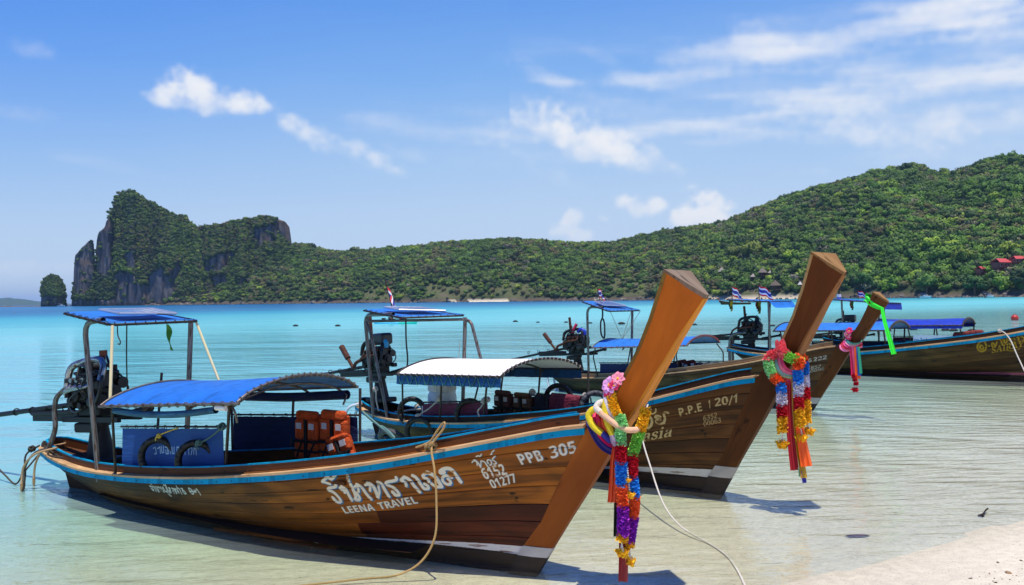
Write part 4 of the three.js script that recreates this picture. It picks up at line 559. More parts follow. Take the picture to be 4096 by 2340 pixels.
// lettering of the near boat
const lettersA = lettering((g) => {
  const F = frame(280, 540, 2350, 1130, [-2.166, 0.838], [-0.64, 0.925], [-2.288, 0.385], [-0.696, 0.514]);
  const big = [
    [[300, 650], [345, 595], [400, 590], [440, 625], [490, 560], 1], [[310, 650], [370, 668], [420, 682], 0.85],
    [[505, 690], [522, 715], [470, 735], [395, 738], [385, 775], [450, 790], [505, 830], [560, 905], [580, 950], [520, 955], [470, 920], [450, 880], 1], [[455, 890], [500, 940], 1],
    [[640, 810], [640, 760], [600, 725], [560, 740], [600, 770], 0.9], [[600, 720], [660, 750], [700, 850], [735, 920], 1.1], [[735, 690], [770, 760], [810, 880], [790, 910], 1.1], [[820, 815], [860, 870], [860, 920], [810, 920], 0.95],
    [[680, 550], [690, 600], [710, 640], 1],
    [[850, 795], [850, 740], [810, 705], [795, 730], 0.9], [[830, 690], [890, 710], [960, 830], [1025, 905], 1.1],
    [[1020, 780], [1030, 720], [985, 680], [955, 700], 0.9], [[990, 665], [1060, 690], [1110, 800], [1130, 880], 1.2], [[1130, 880], [1165, 820], [1145, 720], [1140, 660], 0.8], [[1140, 660], [1185, 660], [1230, 760], [1290, 870], 1.1],
    [[1405, 590], [1425, 625], [1340, 645], [1255, 655], [1260, 700], [1340, 720], [1400, 770], [1450, 850], [1400, 860], [1345, 800], 1], [[1350, 810], [1390, 855], 1.2],
    [[1545, 715], [1540, 660], [1480, 640], [1470, 625], [1520, 590], 1], [[1520, 585], [1590, 610], [1640, 700], [1725, 805], 1.15],
    [[1640, 565], [1690, 585], [1740, 690], [1790, 760], 1.1], [[1790, 760], [1850, 770], [1850, 720], [1800, 690], 1],
    [[1860, 655], [1850, 610], [1790, 600], [1775, 560], [1840, 520], 1], [[1840, 520], [1930, 550], [1990, 650], [2030, 730], 1.25], [[2030, 730], [1970, 745], [1910, 700], [1900, 690], 1],
    [[2070, 520], [2020, 540], [2020, 500], [2090, 460], [2170, 470], [2220, 550], [2290, 665], 1.2], [[2170, 600], [2110, 560], [2050, 590], [2040, 640], [2090, 700], [2150, 700], [2160, 660], [2120, 620], 0.95],
  ];
  F.strokes(g, big, 44, '#2f6fa4', 22, 12); F.strokes(g, big, 44, '#e6e2d2');
  F.text(g, 'LEENA', [600, 1128], [1078, 1078], [-48, -103], '#2f6fa4', '600 100px sans-serif', 12, 4); F.text(g, 'LEENA', [600, 1128], [1078, 1078], [-48, -103], '#e6e2d2', '600 100px sans-serif');
  F.text(g, 'TRAVEL', [1150, 1066], [1700, 972], [-50, -103], '#2f6fa4', '600 100px sans-serif', 12, 4); F.text(g, 'TRAVEL', [1150, 1066], [1700, 972], [-50, -103], '#e6e2d2', '600 100px sans-serif');
  const R = frame(270, 480, 1070, 800, [-0.598, 1.193], [0.511, 1.297], [-0.52, 0.775], [0.492, 0.844]);
  for (const [c, dx] of [['#2f6fa4', 5], ['#e6e2d2', 0]]) {
    R.text(g, 'PPB', [632, 626], [820, 596], [-27, -74], c, 'bold 100px sans-serif', dx, 3); R.text(g, '305', [862, 588], [1062, 549], [-16, -80], c, 'bold 100px sans-serif', dx, 3);
    R.text(g, '6152', [334, 728], [522, 692], [-14, -80], c, '600 100px sans-serif', dx * 0.6, 2); R.text(g, '01277', [372, 799], [586, 748], [-14, -64], c, '600 100px sans-serif', dx * 0.6, 2);
    R.strokes(g, [[[315, 620], [322, 595], [300, 582], [284, 597], 1], [[305, 578], [325, 590], [335, 635], 1.2], [[335, 635], [348, 605], [350, 590], 1], [[350, 590], [375, 588], [388, 630], 1.2], [[325, 556], [345, 546], [352, 560], [368, 540], 1], [[400, 610], [392, 590], [410, 580], [425, 590], [425, 615], [408, 622], 1.1], [[462, 560], [440, 575], [434, 585], [455, 598], [462, 612], [440, 616], 1.1], [[432, 545], [446, 545], [440, 532], [466, 515], 0.9]], 9, c, dx, 2);
  }
  const S = frame(460, 300, 2200, 880, [-4.955, 0.505], [-3.941, 0.621], [-5.051, 0.278], [-3.998, 0.414]);
  S.strokes(g, [[[510, 430], [540, 480]], [[480, 530], [570, 535], [640, 720], [600, 680], [530, 600]], [[590, 540], [640, 535], [710, 720]], [[690, 545], [780, 740], [820, 730], [770, 600], [740, 550]], [[780, 560], [840, 555], [890, 740]], [[870, 560], [960, 750], [1000, 740], [930, 570]], [[960, 560], [1050, 770], [1060, 680], [1130, 790], [1060, 570]], [[920, 340], [1050, 345], [950, 400], [1010, 400], [1180, 780]], [[970, 480], [1010, 530], [1040, 490]], [[1120, 800], [1180, 860], [1210, 880]], [[1150, 590], [1230, 595], [1170, 680], [1200, 770], [1240, 750], [1180, 600]], [[1260, 600], [1330, 600], [1290, 690], [1330, 780]], [[1340, 610], [1390, 790], [1430, 780], [1370, 620]], [[1390, 620], [1440, 610], [1510, 800], [1450, 700]], [[1410, 510], [1450, 600]], [[1470, 600], [1520, 600], [1580, 810]], [[1570, 610], [1650, 610], [1600, 680], [1680, 690], [1740, 800], [1670, 800], [1620, 720]], [[1820, 600], [1910, 610], [1990, 810], [1890, 800], [1820, 610]], [[1860, 705], [1950, 710]], [[1990, 660], [2050, 760]], [[1980, 730], [2060, 690]], [[2060, 640], [2090, 610], [2180, 840]]], 26, '#cfe0d8');
});
const lettersB = lettering((g) => {
  const F = frame(350, 150, 2400, 1200, [-0.933, 1.313], [0.403, 1.377], [-1.007, 0.593], [0.368, 0.711]), c = '#c9b27a';
  F.text(g, 'P.P.E', [1080, 655], [1580, 530], [-28, -165], c, 'bold 100px sans-serif'); F.text(g, '1', [1690, 490], [1745, 475], [0, -175], c, 'bold 100px sans-serif'); F.text(g, '20', [1820, 448], [2110, 390], [-10, -165], c, 'bold 100px sans-serif'); F.text(g, '/1', [2105, 420], [2310, 345], [10, -185], c, 'bold 100px sans-serif');
  F.text(g, '6352', [1568, 748], [1868, 668], [0, -102], c, '100px sans-serif'); F.text(g, '00063', [1575, 862], [1948, 768], [-8, -98], c, '100px sans-serif');
  F.text(g, 'asia', [250, 1172], [905, 1062], [10, -210], c, 'italic bold 100px serif');
  F.strokes(g, [[[370, 490], [430, 470], [520, 500], 0.6], [[390, 590], [560, 600], [615, 550], [612, 490], 0.7], [[400, 660], [480, 640], [520, 720], [500, 830], [420, 890], 1.2], [[700, 650], [640, 620], [570, 660], [640, 690], [690, 700], 0.9], [[690, 710], [600, 720], [600, 780], [690, 800], [760, 780], 1.1], [[760, 780], [800, 700], [765, 610], [790, 565], [860, 575], 1.1]], 46, c);
});
const lettersC = lettering((g) => {
  const F = frame(1050, 400, 1456, 780, [-0.094, 1.246], [0.349, 1.257], [-0.115, 0.799], [0.331, 0.816]), c = '#c3c2b6';
  F.text(g, 'PPG', [1000, 560], [1195, 522], [0, -72], c, 'bold 100px sans-serif'); F.text(g, '222', [1212, 518], [1490, 466], [6, -76], c, 'bold 100px sans-serif'); F.text(g, '5852', [1090, 684], [1375, 628], [6, -58], c, '100px sans-serif'); F.text(g, '00096', [1075, 750], [1440, 676], [6, -58], c, '100px sans-serif');
  const T = frame(940, 1120, 1180, 1145, [-3.023, 0.608], [-2.178, 0.646], [-3.038, 0.521], [-2.192, 0.561]), L = []; for (let i = 0; i < 24; i++) { const x = 945 + i * 9.4; if (i === 11 || i === 14) continue; L.push([[x, 1128 - i * 0.5], [x + 5, 1127 - i * 0.5], [x + 2 + 3 * hash(i, 1, 1), 1136 - i * 0.5], [x + 6, 1140 - i * 0.5]]); if (i % 3 === 0) L.push([[x + 2, 1122 - i * 0.5], [x + 5, 1120 - i * 0.5]]); } T.strokes(g, L, 2, '#9a988c'); T.text(g, '8', [1048, 1138], [1056, 1138], [0, -14], '#9a988c', 'bold 100px sans-serif');
});
const lettersD = lettering((g) => {
  const F = frame(1720, 350, 2549, 700, [-1.811, 1.092], [-0.889, 1.1], [-1.828, 0.625], [-0.906, 0.643]), c = '#a5871f';
  F.text(g, 'SAIRAYA', [1985, 702], [2640, 560], [8, -108], c, 'bold 100px serif'); F.strokes(g, [[[2250, 650], [2350, 670], [2470, 620], 0.5]], 26, c);
  F.strokes(g, [[[1900, 560], [1890, 500], [1810, 490], [1745, 560], [1750, 640], [1820, 680], [1890, 640], [1900, 590], 1.2], [[1850, 590], [1820, 550], [1785, 590], [1810, 640], [1850, 620], 1.4], [[1850, 490], [1930, 490], [2000, 440], [2000, 430], 0.8], [[1940, 570], [1960, 580], 1], [[2040, 560], [2030, 510], [1990, 530], [2010, 600], [2060, 590], [2090, 500], [2080, 440], 1], [[2110, 460], [2150, 450], [2180, 560], 1], [[2190, 470], [2230, 460], [2200, 510], [2250, 530], [2260, 450], 1], [[2290, 470], [2350, 440], [2300, 480], [2350, 500], [2330, 540], 1], [[2380, 450], [2390, 470], 1], [[2380, 510], [2390, 530], 1], [[2430, 430], [2470, 420], [2440, 470], [2480, 500], 1], [[2500, 420], [2540, 410], [2550, 500], 1], [[2420, 380], [2470, 370], [2500, 345], 1]], 26, c);
});
const shA = hullShape(0, 1), shB = hullShape(0.1, 1), shC = hullShape(0.02, 0.86), shD = hullShape(0, 1);
const hullMat = (tex, rough = 0.42) => new THREE.MeshPhysicalMaterial({ map: tex, roughness: rough + 0.14, bumpMap: sharedHullBump, bumpScale: 0.004, side: THREE.DoubleSide, specularIntensity: 0.45 });
const whiteBandLo = table([[-2.6, 0.09], [-1.2, 0.142], [0.3, 0.14]]), whiteBandHi = table([[-2.66, -1], [-2.65, 0.09], [-2.4, 0.105], [-1.17, 0.177], [-0.46, 0.213], [0, 0.235]]);
const matA = hullMat(hullTexture(2048, 512, shA, { fore: [156, 88, 26], aft: [92, 62, 28], red: [4, -1.5], bottom: (x) => (x < -2.6 ? -0.02 : whiteBandLo(x)), band: whiteBandHi, bandColor: [214, 208, 204] }, lettersA));
const matB = hullMat(hullTexture(2048, 512, shB, { fore: [98, 60, 26], aft: [128, 108, 56], bottom: (x) => table([[-8, -0.05], [-3, 0.02], [-1.6, 0.15], [0, 0.2]])(x), band: (x) => table([[-8, -0.1], [-2.6, 0.02], [-1.6, 0.2], [0, 0.32]])(x), bandColor: [206, 202, 192] }, lettersB));
const matC = hullMat(hullTexture(1024, 256, shC, { fore: [88, 60, 32], aft: [82, 70, 42], bottom: (x) => table([[-8, -0.1], [-1.6, 0.12], [0, 0.14]])(x), band: (x) => table([[-8, -0.2], [-1.7, 0.1], [0, 0.28]])(x), bandColor: [190, 186, 180] }, lettersC), 0.5);
const matD = hullMat(hullTexture(1024, 256, shD, { fore: [84, 60, 30], aft: [88, 70, 38], bottom: (x) => table([[-8, 0.08], [-2.9, 0.13], [-1, 0.14]])(x), band: (x) => table([[-8, 0.0], [-2.9, 0.14], [-1.5, 0.195], [0, 0.21]])(x), bandColor: [158, 88, 100] }, lettersD), 0.5);
const P3 = (...p) => p;
const boatA = longtail({
  label: 'nearest longtail boat, orange brown hull lettered LEENA TRAVEL, blue canopy', pos: [0.24, 0, -8.101], turn: turnOf(31), hullMat: matA, bilge: true,
  prow: M.prowA, prowBand: M.prowABand, stem: M.stemA, batten: M.batten, top: M.topGrey, stemBand: [0.14, 0.24, 0xd6d0cc],
  canopy: { x0: -5.5, x1: -3.12, w: 0.92, y0: 1.37, y1: 1.535, rise: 0.21, sag: 0.02, mat: M.blueTarp, tube: M.pipe, front2: true, posts: [[[-5.38, 1.34, 0.86], [-5.8, 0.45, 0.54]], [[-3.3, 1.5, 0.88], [-3.68, 0.68, 0.62]]].concat([[[-5.3, 1.36, -0.86], [-5.05, 0.45, -0.66]], [[-4.12, 1.42, -0.86], [-4.02, 0.55, -0.7]], [[-2.99, 1.53, -0.86], [-2.9, 0.72, -0.74]]]) },
  shade: { corners: [[-6.78, 2.49, 0.6], [-5.8, 2.345, 0.6], [-5.63, 2.36, -0.6], [-6.8, 2.5, -0.6]], mat: M.blueTarp2, poles: [
    { pts: [[-6.0, 2.4, 0.56], [-6.5, 2.36, 0.5], [-6.3, 0.3, 0.44]], r: 0.034, bend: 0.2 }, { pts: [[-5.78, 2.33, 0.58], [-5.6, 1.38, 0.74]], r: 0.019, mat: M.cream }, { pts: [[-5.77, 2.35, -0.58], [-5.79, 0.4, -0.5]], r: 0.034 }, { pts: [[-5.68, 2.33, -0.6], [-5.24, 1.56, -0.6]], r: 0.017, mat: M.cream }, { pts: [[-6.36, 1.63, -0.55], [-6.32, 0.35, -0.4]], r: 0.018, mat: M.pipeDark } ] },
  engine: { pos: [-6.98, 1.25, 0], pitch: 0.06, s: 1.14, shiny: true, stack: 0.56, stackX: 0.06, tail: 5.5, tailY: -0.4 },
  curtains: [[-5.86, -3.9, 0.4, 0.46, [1.02, 1.16], [0.45, 0.58], M.blueCurtain], [-5.1, -2.95, -0.72, -0.76, [1.08, 1.2], [0.47, 0.66], M.navy]],
});
const boatB = longtail({
  label: 'second longtail boat, dark brown hull lettered P.P.E 120/1, white and blue canopy', pos: [2.762, 0, -11.184], turn: turnOf(44.5), hullMat: matB, lift: 0.1, edge: M.blueRail, coaming: M.coamingDark,
  prow: M.prowB, prowBand: M.prowBBand, stem: M.stemB, batten: M.battenB, top: M.topTan, prowLift: 1.1, prowW: 1, stemBand: [0.2, 0.34, 0xcec8be],
  canopy: { x0: -5.75, x1: -3.2, w: 0.93, y0: 1.33, y1: 1.43, rise: 0.21, sag: 0.01, mat: M.canvas, valance: M.valance, drop: 0.16, tube: M.pipeDark, lash: M.ropeWhite, posts: [[[-5.68, 1.3, 0.88], [-6.16, 0.5, 0.5]], [[-4.64, 1.36, 0.88], [-5.08, 0.5, 0.56]], [[-3.56, 1.4, 0.88], [-3.95, 0.6, 0.62]], [[-4.95, 1.36, -0.86], [-4.92, 0.5, -0.66]], [[-4.05, 1.38, -0.86], [-4.0, 0.6, -0.7]], [[-2.98, 1.4, -0.86], [-2.88, 0.7, -0.72]], [[-5.5, 1.34, -0.86], [-5.5, 0.5, -0.55]]], laces: Array.from({ length: 11 }, (_, i) => { const x = -5.7 + i * 0.22; return [[x, 1.335 + i * 0.008, 0.95], [x + 0.09, 1.17 + i * 0.008, 0.965], [x + 0.13, 1.2 + i * 0.008, 0.962], [x + 0.2, 1.34 + i * 0.008, 0.95]]; }) },
  shade: { corners: [[-7.15, 2.43, 0.62], [-6.05, 2.3, 0.62], [-5.66, 2.32, -0.6], [-7.32, 2.45, -0.62]], mat: M.blueTarp2, poles: [
    { pts: [[-6.3, 2.36, 0.58], [-7.28, 2.34, 0.5], [-7.14, 0.4, 0.42]], r: 0.036, bend: 0.2 }, { pts: [[-7.24, 2.2, 0.5], [-7.1, 2.0, 0.5], [-6.72, 0.45, 0.42]], r: 0.03, bend: 0.12 }, { pts: [[-5.66, 2.28, -0.58], [-5.7, 0.45, -0.52]], r: 0.036 }, { pts: [[-5.7, 2.24, -0.58], [-5.5, 2.2, -0.58], [-5.22, 1.5, -0.56]], r: 0.03, bend: 0.1 }, { pts: [[-7.24, 2.22, 0.5], [-5.66, 2.24, -0.56]], r: 0.026 }, { pts: [[-7.1, 1.1, 0.48], [-6.86, 1.1, 0.48]], r: 0.02 } ] },
  engine: { pos: [-7.52, 1.36, 0], pitch: 0.07, s: 0.95, stack: 1.0, stackX: -0.28, hoseColor: 0x2f9fd0, cap: true, exhaust: 'side', tail: 3, tailY: -0.25 },
  curtains: [[-5.6, -3.88, 0.5, 0.58, [0.8, 0.97], [0.45, 0.66], M.maroon], [-4.9, -2.86, -0.68, -0.72, [0.88, 1.0], [0.45, 0.7], M.maroon]],
});
const boatC = longtail({
  label: 'third longtail boat, lettered PG 222, small blue canopy and grey brown hull', pos: [6.843, 0, -19.259], turn: turnOf(41), hullMat: matC, lift: 0.02, aft: 0.86, rail: wood(0x5c4634), cap: M.tan, edge: wood(0xb7a58a), coaming: wood(0x9a8468),
  prow: M.prowC, prowBand: M.prowC, stem: M.stemB, batten: M.prowC, top: M.topTan, prowLift: 0.94, prowW: 0.62, stemBand: [0.14, 0.28, 0xc4c0b8],
  canopy: { x0: -5.57, x1: -2.75, w: 0.82, y0: 1.29, y1: 1.43, rise: 0.2, sag: 0.03, mat: M.blueTarp2, tube: M.pipe, lash: std(0xa83a3a, 0.8), posts: [[[-5.5, 1.28, 0.78], [-5.6, 1.05, 0.74], [-5.62, 0.45, 0.5]], [[-4.2, 1.34, 0.78], [-4.3, 1.1, 0.74], [-4.3, 0.6, 0.56]], [[-3.0, 1.4, 0.78], [-3.1, 1.2, 0.76], [-3.1, 0.7, 0.6]], [[-5.4, 1.28, -0.78], [-5.4, 0.5, -0.5]], [[-4.1, 1.34, -0.78], [-4.0, 1.1, -0.74], [-4, 0.6, -0.6]], [[-2.8, 1.4, -0.78], [-2.6, 1.2, -0.74], [-2.55, 0.75, -0.64]]] },
  shade: { corners: [[-6.05, 2.52, 0.6], [-5.2, 2.26, 0.6], [-4.95, 2.26, -0.6], [-6.1, 2.5, -0.6]], mat: M.blueTarp2, poles: [{ pts: [[-5.4, 2.36, 0.54], [-5.95, 2.37, 0.5], [-6.0, 0.4, 0.4]], r: 0.034, bend: 0.2 }, { pts: [[-5.2, 2.26, -0.56], [-5.22, 0.4, -0.5]], r: 0.034 }] },
  engine: { pos: [-6.68, 1.24, 0], pitch: 0.05, s: 0.98, stack: 0.86, stackX: -0.22, redHose: true, hoseColor: 0x1f3fc0, exhaust: 'side', tail: 3, tailY: -0.4 },
  curtains: [[-5.58, -3.2, 0.46, 0.5, [0.86, 0.95], [0.45, 0.7], M.navy], [-4.9, -2.6, -0.6, -0.64, [0.85, 0.95], [0.5, 0.75], M.navy]],
});
const boatD = longtail({
  label: 'fourth longtail boat at right, dark hull with gold SAIRAYA lettering, blue canopy', pos: [16.164, 0, -24.266], turn: turnOf(39.64), k: 1.314, hullMat: matD, coaming: M.coamingDark,
  prow: M.prowB, prowBand: M.prowBBand, stem: M.stemB, batten: M.battenB, top: M.topTan,
  canopy: { x0: -6.45, x1: -3.6, w: 0.84, y0: 1.07, y1: 1.13, rise: 0.19, sag: 0.02, mat: M.blueTarp2, tube: M.pipeDark, posts: [[[-6.3, 1.06, 0.8], [-6.3, 0.4, 0.5]], [[-5.0, 1.1, 0.8], [-5.0, 0.5, 0.56]], [[-3.75, 1.12, 0.8], [-3.75, 0.6, 0.6]], [[-6.2, 1.06, -0.8], [-6.2, 0.4, -0.5]], [[-4.9, 1.1, -0.8], [-4.9, 0.5, -0.6]], [[-3.7, 1.12, -0.8], [-3.68, 0.6, -0.64]]], postR: 0.02 },
  shade: { corners: [[-7.9, 1.9, 0.52], [-6.7, 1.84, 0.52], [-6.5, 1.84, -0.52], [-7.9, 1.9, -0.52]], mat: M.blueTarp2, curl: -0.1, poles: [{ pts: [[-6.75, 1.84, 0.46], [-6.74, 0.3, 0.4]], r: 0.03 }, { pts: [[-7.1, 1.86, -0.48], [-7.12, 0.3, -0.36]], r: 0.03 }] },
  engine: { pos: [-7.45, 0.98, 0], pitch: 0.02, s: 0.86, stack: 0.86, stackX: -0.2, cap: false, tail: 2.5, tailY: -0.2 },
  curtains: [[-6.3, -4.6, 0.48, 0.52, [0.72, 0.74], [0.4, 0.5], M.blueCurtain], [-6.0, -3.7, -0.6, -0.62, [0.74, 0.78], [0.45, 0.6], M.navy]],
});
const boatE = longtail({
  label: 'longtail boat farthest back, behind the dark hull, deep blue canopy and white banner', pos: [20.887, 0, -29.183], turn: turnOf(39.64), k: 1.25, hullMat: M.coamingDark, coaming: M.coamingDark,
  prow: M.prowB, prowBand: M.prowBBand, stem: M.stemB, batten: M.battenB, top: M.topTan,
  canopy: { x0: -6.2, x1: -3.66, w: 0.84, y0: 1.1, y1: 1.15, rise: 0.19, sag: 0.02, mat: M.blueDeep, valance: M.blueDeep, drop: 0.09, tube: M.pipeDark, posts: [[[-6.1, 1.08, 0.8], [-6.1, 0.4, 0.5]], [[-5.2, 1.1, 0.8], [-5.15, 0.5, 0.56]], [[-4.4, 1.12, 0.8], [-4.38, 0.55, 0.58]], [[-3.75, 1.14, 0.8], [-3.72, 0.6, 0.6]], [[-6, 1.08, -0.8], [-6, 0.4, -0.5]], [[-4.8, 1.1, -0.8], [-4.8, 0.5, -0.6]], [[-3.68, 1.14, -0.8], [-3.66, 0.6, -0.64]]], postR: 0.02 },
  shade: { corners: [[-7.6, 1.95, 0.5], [-6.0, 1.83, 0.5], [-5.72, 1.8, -0.52], [-7.6, 1.95, -0.52]], mat: M.blueDeep, fall: 0.22, poles: [{ pts: [[-7.3, 1.93, 0.46], [-7.28, 0.3, 0.34]], r: 0.03 }, { pts: [[-6.4, 1.9, -0.48], [-6.42, 0.3, -0.44]], r: 0.03 }, { pts: [[-6.6, 1.4, 0.4], [-6.4, 1.4, 0.4], [-6.4, 1.0, 0.4]], r: 0.025 }] },
  engine: { pos: [-7.3, 0.86, 0], pitch: 0.02, s: 0.9, stack: 0.8, stackX: -0.1, cap: true, tail: 2.5, tailY: -0.2 },
  curtains: [[-6.0, -3.6, -0.6, -0.62, [0.7, 0.76], [0.4, 0.58], M.maroon]],
});
// ------------------------------------------------------------------ things on the boats
const YUP = V(0, 1, 0);
function onBoat(b, name, label, category, base, group) { const p = V(...base).multiplyScalar(b.scale.x).applyAxisAngle(YUP, b.rotation.y).add(b.position), o = thing(name, label, category, [p.x, p.y, p.z], b.rotation.y, group); o.scale.copy(b.scale); o.base = base; return o; }
const off = (o, g) => merge(Array.isArray(g) ? g : [g]).clone().translate(-o.base[0], -o.base[1], -o.base[2]);
const part = (o, name, g, m, label) => mesh(name, off(o, g), m, o, label);
const toWorld = (b, p) => V(...p).multiplyScalar(b.scale.x).applyAxisAngle(YUP, b.rotation.y).add(b.position);

// tyres hung as fenders
{
  const first = onBoat(boatA, 'tyre', 'black tyre fender tied with yellow cord, left one on the blue curtain', 'tyre', [-5.06, 0.73, 0.47], 'tyre fenders hung on the boats');
  mesh('tread', TYRE, M.rubber, first); first.rotation.y += 0.45; first.scale.setScalar(0.92);
  const put = (b, p, label, rot = [0, 0, 0], s = 1, m) => { const o = first.clone(); o.name = numbered('tyre'); const w = toWorld(b, p); o.position.copy(w); o.rotation.set(0, b.rotation.y + rot[1] + 0.45, 0); o.children[0].rotation.set(rot[0], 0, rot[2]); o.scale.setScalar(s); o.userData = { ...first.userData, label }; if (m) o.children[0].material = m; scene.add(o); return o; };
  put(boatA, [-4.32, 0.75, 0.5], 'black tyre fender tied with teal rope, right one on the blue curtain', [0, 0.1, 0], 0.92);
  put(boatB, [-5.95, 0.62, 0.46], 'dusty tyre fender inside the second boat beside the white sign panel', [0, 0.1, 0]);
  put(boatB, [-4.32, 0.72, 0.55], 'black tyre fender in front of the maroon curtain of the second boat', [0.06, 0, 0]);
  put(boatB, [-5.4, 0.34, 0.73], 'upright black tyre hung outside on the hull of the second boat', [0.12, 0.04, 0], 1.05);
  put(boatB, [-6.12, 0.13, 0.74], 'grey ribbed tyre slung at a tilt between the two nearest boats', [0.75, -0.2, 0.3], 1.12, M.rubberGrey);
  put(boatB, [-3.55, 0.92, -0.76], 'tyre peeping over the far maroon curtain of the second boat', [0, 0, 0], 0.95);
  put(boatB, [-2.72, 0.86, -0.7], 'grey tyre hung by white rope at the front canopy post of the second boat', [0, 0.5, 0], 0.95, M.rubberGrey);
}
// life jackets
function jacket(b, label, base, w, h, turn, mat, group, name = 'life_jacket') {
  const o = onBoat(b, name, label, 'life jacket', base, group); o.rotation.y += turn || 0;
  const puff = (x, y, ww, hh, d, seedK) => { const g = new RoundedBoxGeometry(ww, hh, d, 4, d * 0.42), P = g.attributes.position; for (let i = 0; i < P.count; i++) { const k = 0.02 * (fbm(P.getX(i) * 16 + seedK, P.getY(i) * 16, P.getZ(i) * 9 + 3, 3) - 0.5); P.setXYZ(i, P.getX(i) + k, P.getY(i) + k, P.getZ(i) + k * 0.8); } g.computeVertexNormals(); return g.translate(x, y, 0); };
  for (const s of [-1, 1]) mesh('front_panel', [puff(s * w * 0.26, h * 0.12, w * 0.44, h * 0.44, 0.09, s + 3), puff(s * w * 0.27, -h * 0.31, w * 0.46, h * 0.38, 0.1, s + 7)], mat, o);
  mesh('collar', [puff(0, h * 0.42, w * 0.86, h * 0.2, 0.11, 12)], mat, o);
  mesh('back_panel', [box(w * 0.92, h * 0.9, 0.05, 0, -0.02, -0.05, 0.02)], mat, o);
  for (const y of [-0.1, -0.3]) mesh('strap', [box(w * 1.0, 0.032, 0.012, 0, y * h - 0.01, 0.052, 0.004), box(0.05, 0.05, 0.02, 0.02, y * h - 0.01, 0.058, 0.006)], M.strap, o);
  mesh('webbing', [bar([-w * 0.1, -h * 0.08, 0.052], [-w * 0.34, -h * 0.45, 0.056], 0.012), bar([w * 0.42, -h * 0.08, 0.05], [w * 0.12, -h * 0.45, 0.056], 0.014), bar([-w * 0.03, h * 0.34, 0.03], [w * 0.0, -h * 0.45, 0.04], 0.022)], M.strap, o);
  for (const s of [-1, 1]) mesh('reflective_patch', [box(0.085, 0.075, 0.008, s * w * 0.26, h * 0.2, 0.052)], M.reflective, o);
  return o;
}
jacket(boatA, 'orange life jacket hung left on the navy curtain of the nearest boat', [-3.68, 0.93, -0.66], 0.4, 0.6, 0.02, M.orange, 'orange life jackets in the nearest boat');
jacket(boatA, 'orange life jacket hung at the right end of the navy curtain, larger one', [-3.24, 0.95, -0.66], 0.46, 0.62, -0.05, M.orange, 'orange life jackets in the nearest boat');
{ const j = jacket(boatA, 'orange life jacket tilted low beside the front canopy post', [-3.1, 0.8, -0.62], 0.36, 0.36, 0.1, M.orange, 'orange life jackets in the nearest boat'); j.rotation.z = 0.35; }
jacket(boatB, 'faded pink life jacket with black straps on the far rail of the second boat', [-4.72, 0.75, -0.6], 0.42, 0.48, 0, M.brownCloth, 'jackets on the far rail of the second boat');
jacket(boatB, 'dull brown life jacket beside the pink one on the far rail', [-4.25, 0.76, -0.6], 0.4, 0.44, 0, std(0x6d4a32, 0.8), 'jackets on the far rail of the second boat');
for (const [x, label] of [[-3.55, 'dark red life jacket leaning left in the third boat'], [-3.3, 'dark red life jacket leaning right in the third boat']]) { const j = jacket(boatC, label, [x, 0.78, -0.3], 0.36, 0.4, 0.15, M.redJacket, 'dark red life jackets in the third boat'); j.rotation.z = 0.2; }
{ // cloths and a bundle on the far rail
  const drape = (b, name, label, cat, x0, x1, z, y, drop, mat) => { const o = onBoat(b, name, label, cat, [(x0 + x1) / 2, y, z]); part(o, 'fabric', [grid(10, 12, (a, t) => { const s = (t - 0.42) * 2 * drop; return [lerp(x0, x1, a) + 0.02 * Math.sin(t * 5), y + 0.03 - Math.abs(s) * (0.98), z + 0.035 * Math.sign(s) * Math.min(1, Math.abs(s) * 12) + 0.02 * (fbm(a * 5, t * 5, 0, 3) - 0.5), a, t]; })], mat); return o; };
  drape(boatB, 'folded_blanket', 'dark grey blanket folded over the far rail of the second boat', 'blanket', -3.98, -3.66, -0.66, 0.97, 0.3, M.darkCloth);
  drape(boatB, 'red_cover', 'maroon cover thrown over the far rail of the second boat near the bow', 'cloth', -3.62, -2.98, -0.64, 1.0, 0.32, cloth(0x8a2c48, 0.7));
  const bundle = onBoat(boatE, 'red_bundle', 'row of dark red life vests stowed behind the white banner', 'bundle', [-3.6, 0.8, 0.45]);
  for (let i = 0; i < 5; i++) part(bundle, 'vest', [new RoundedBoxGeometry(0.2, 0.26, 0.3, 3, 0.07).rotateZ(rr(-0.3, 0.3)).translate(-3.9 + i * 0.15, 0.8 + 0.02 * i, 0.45)], M.redJacket);
}
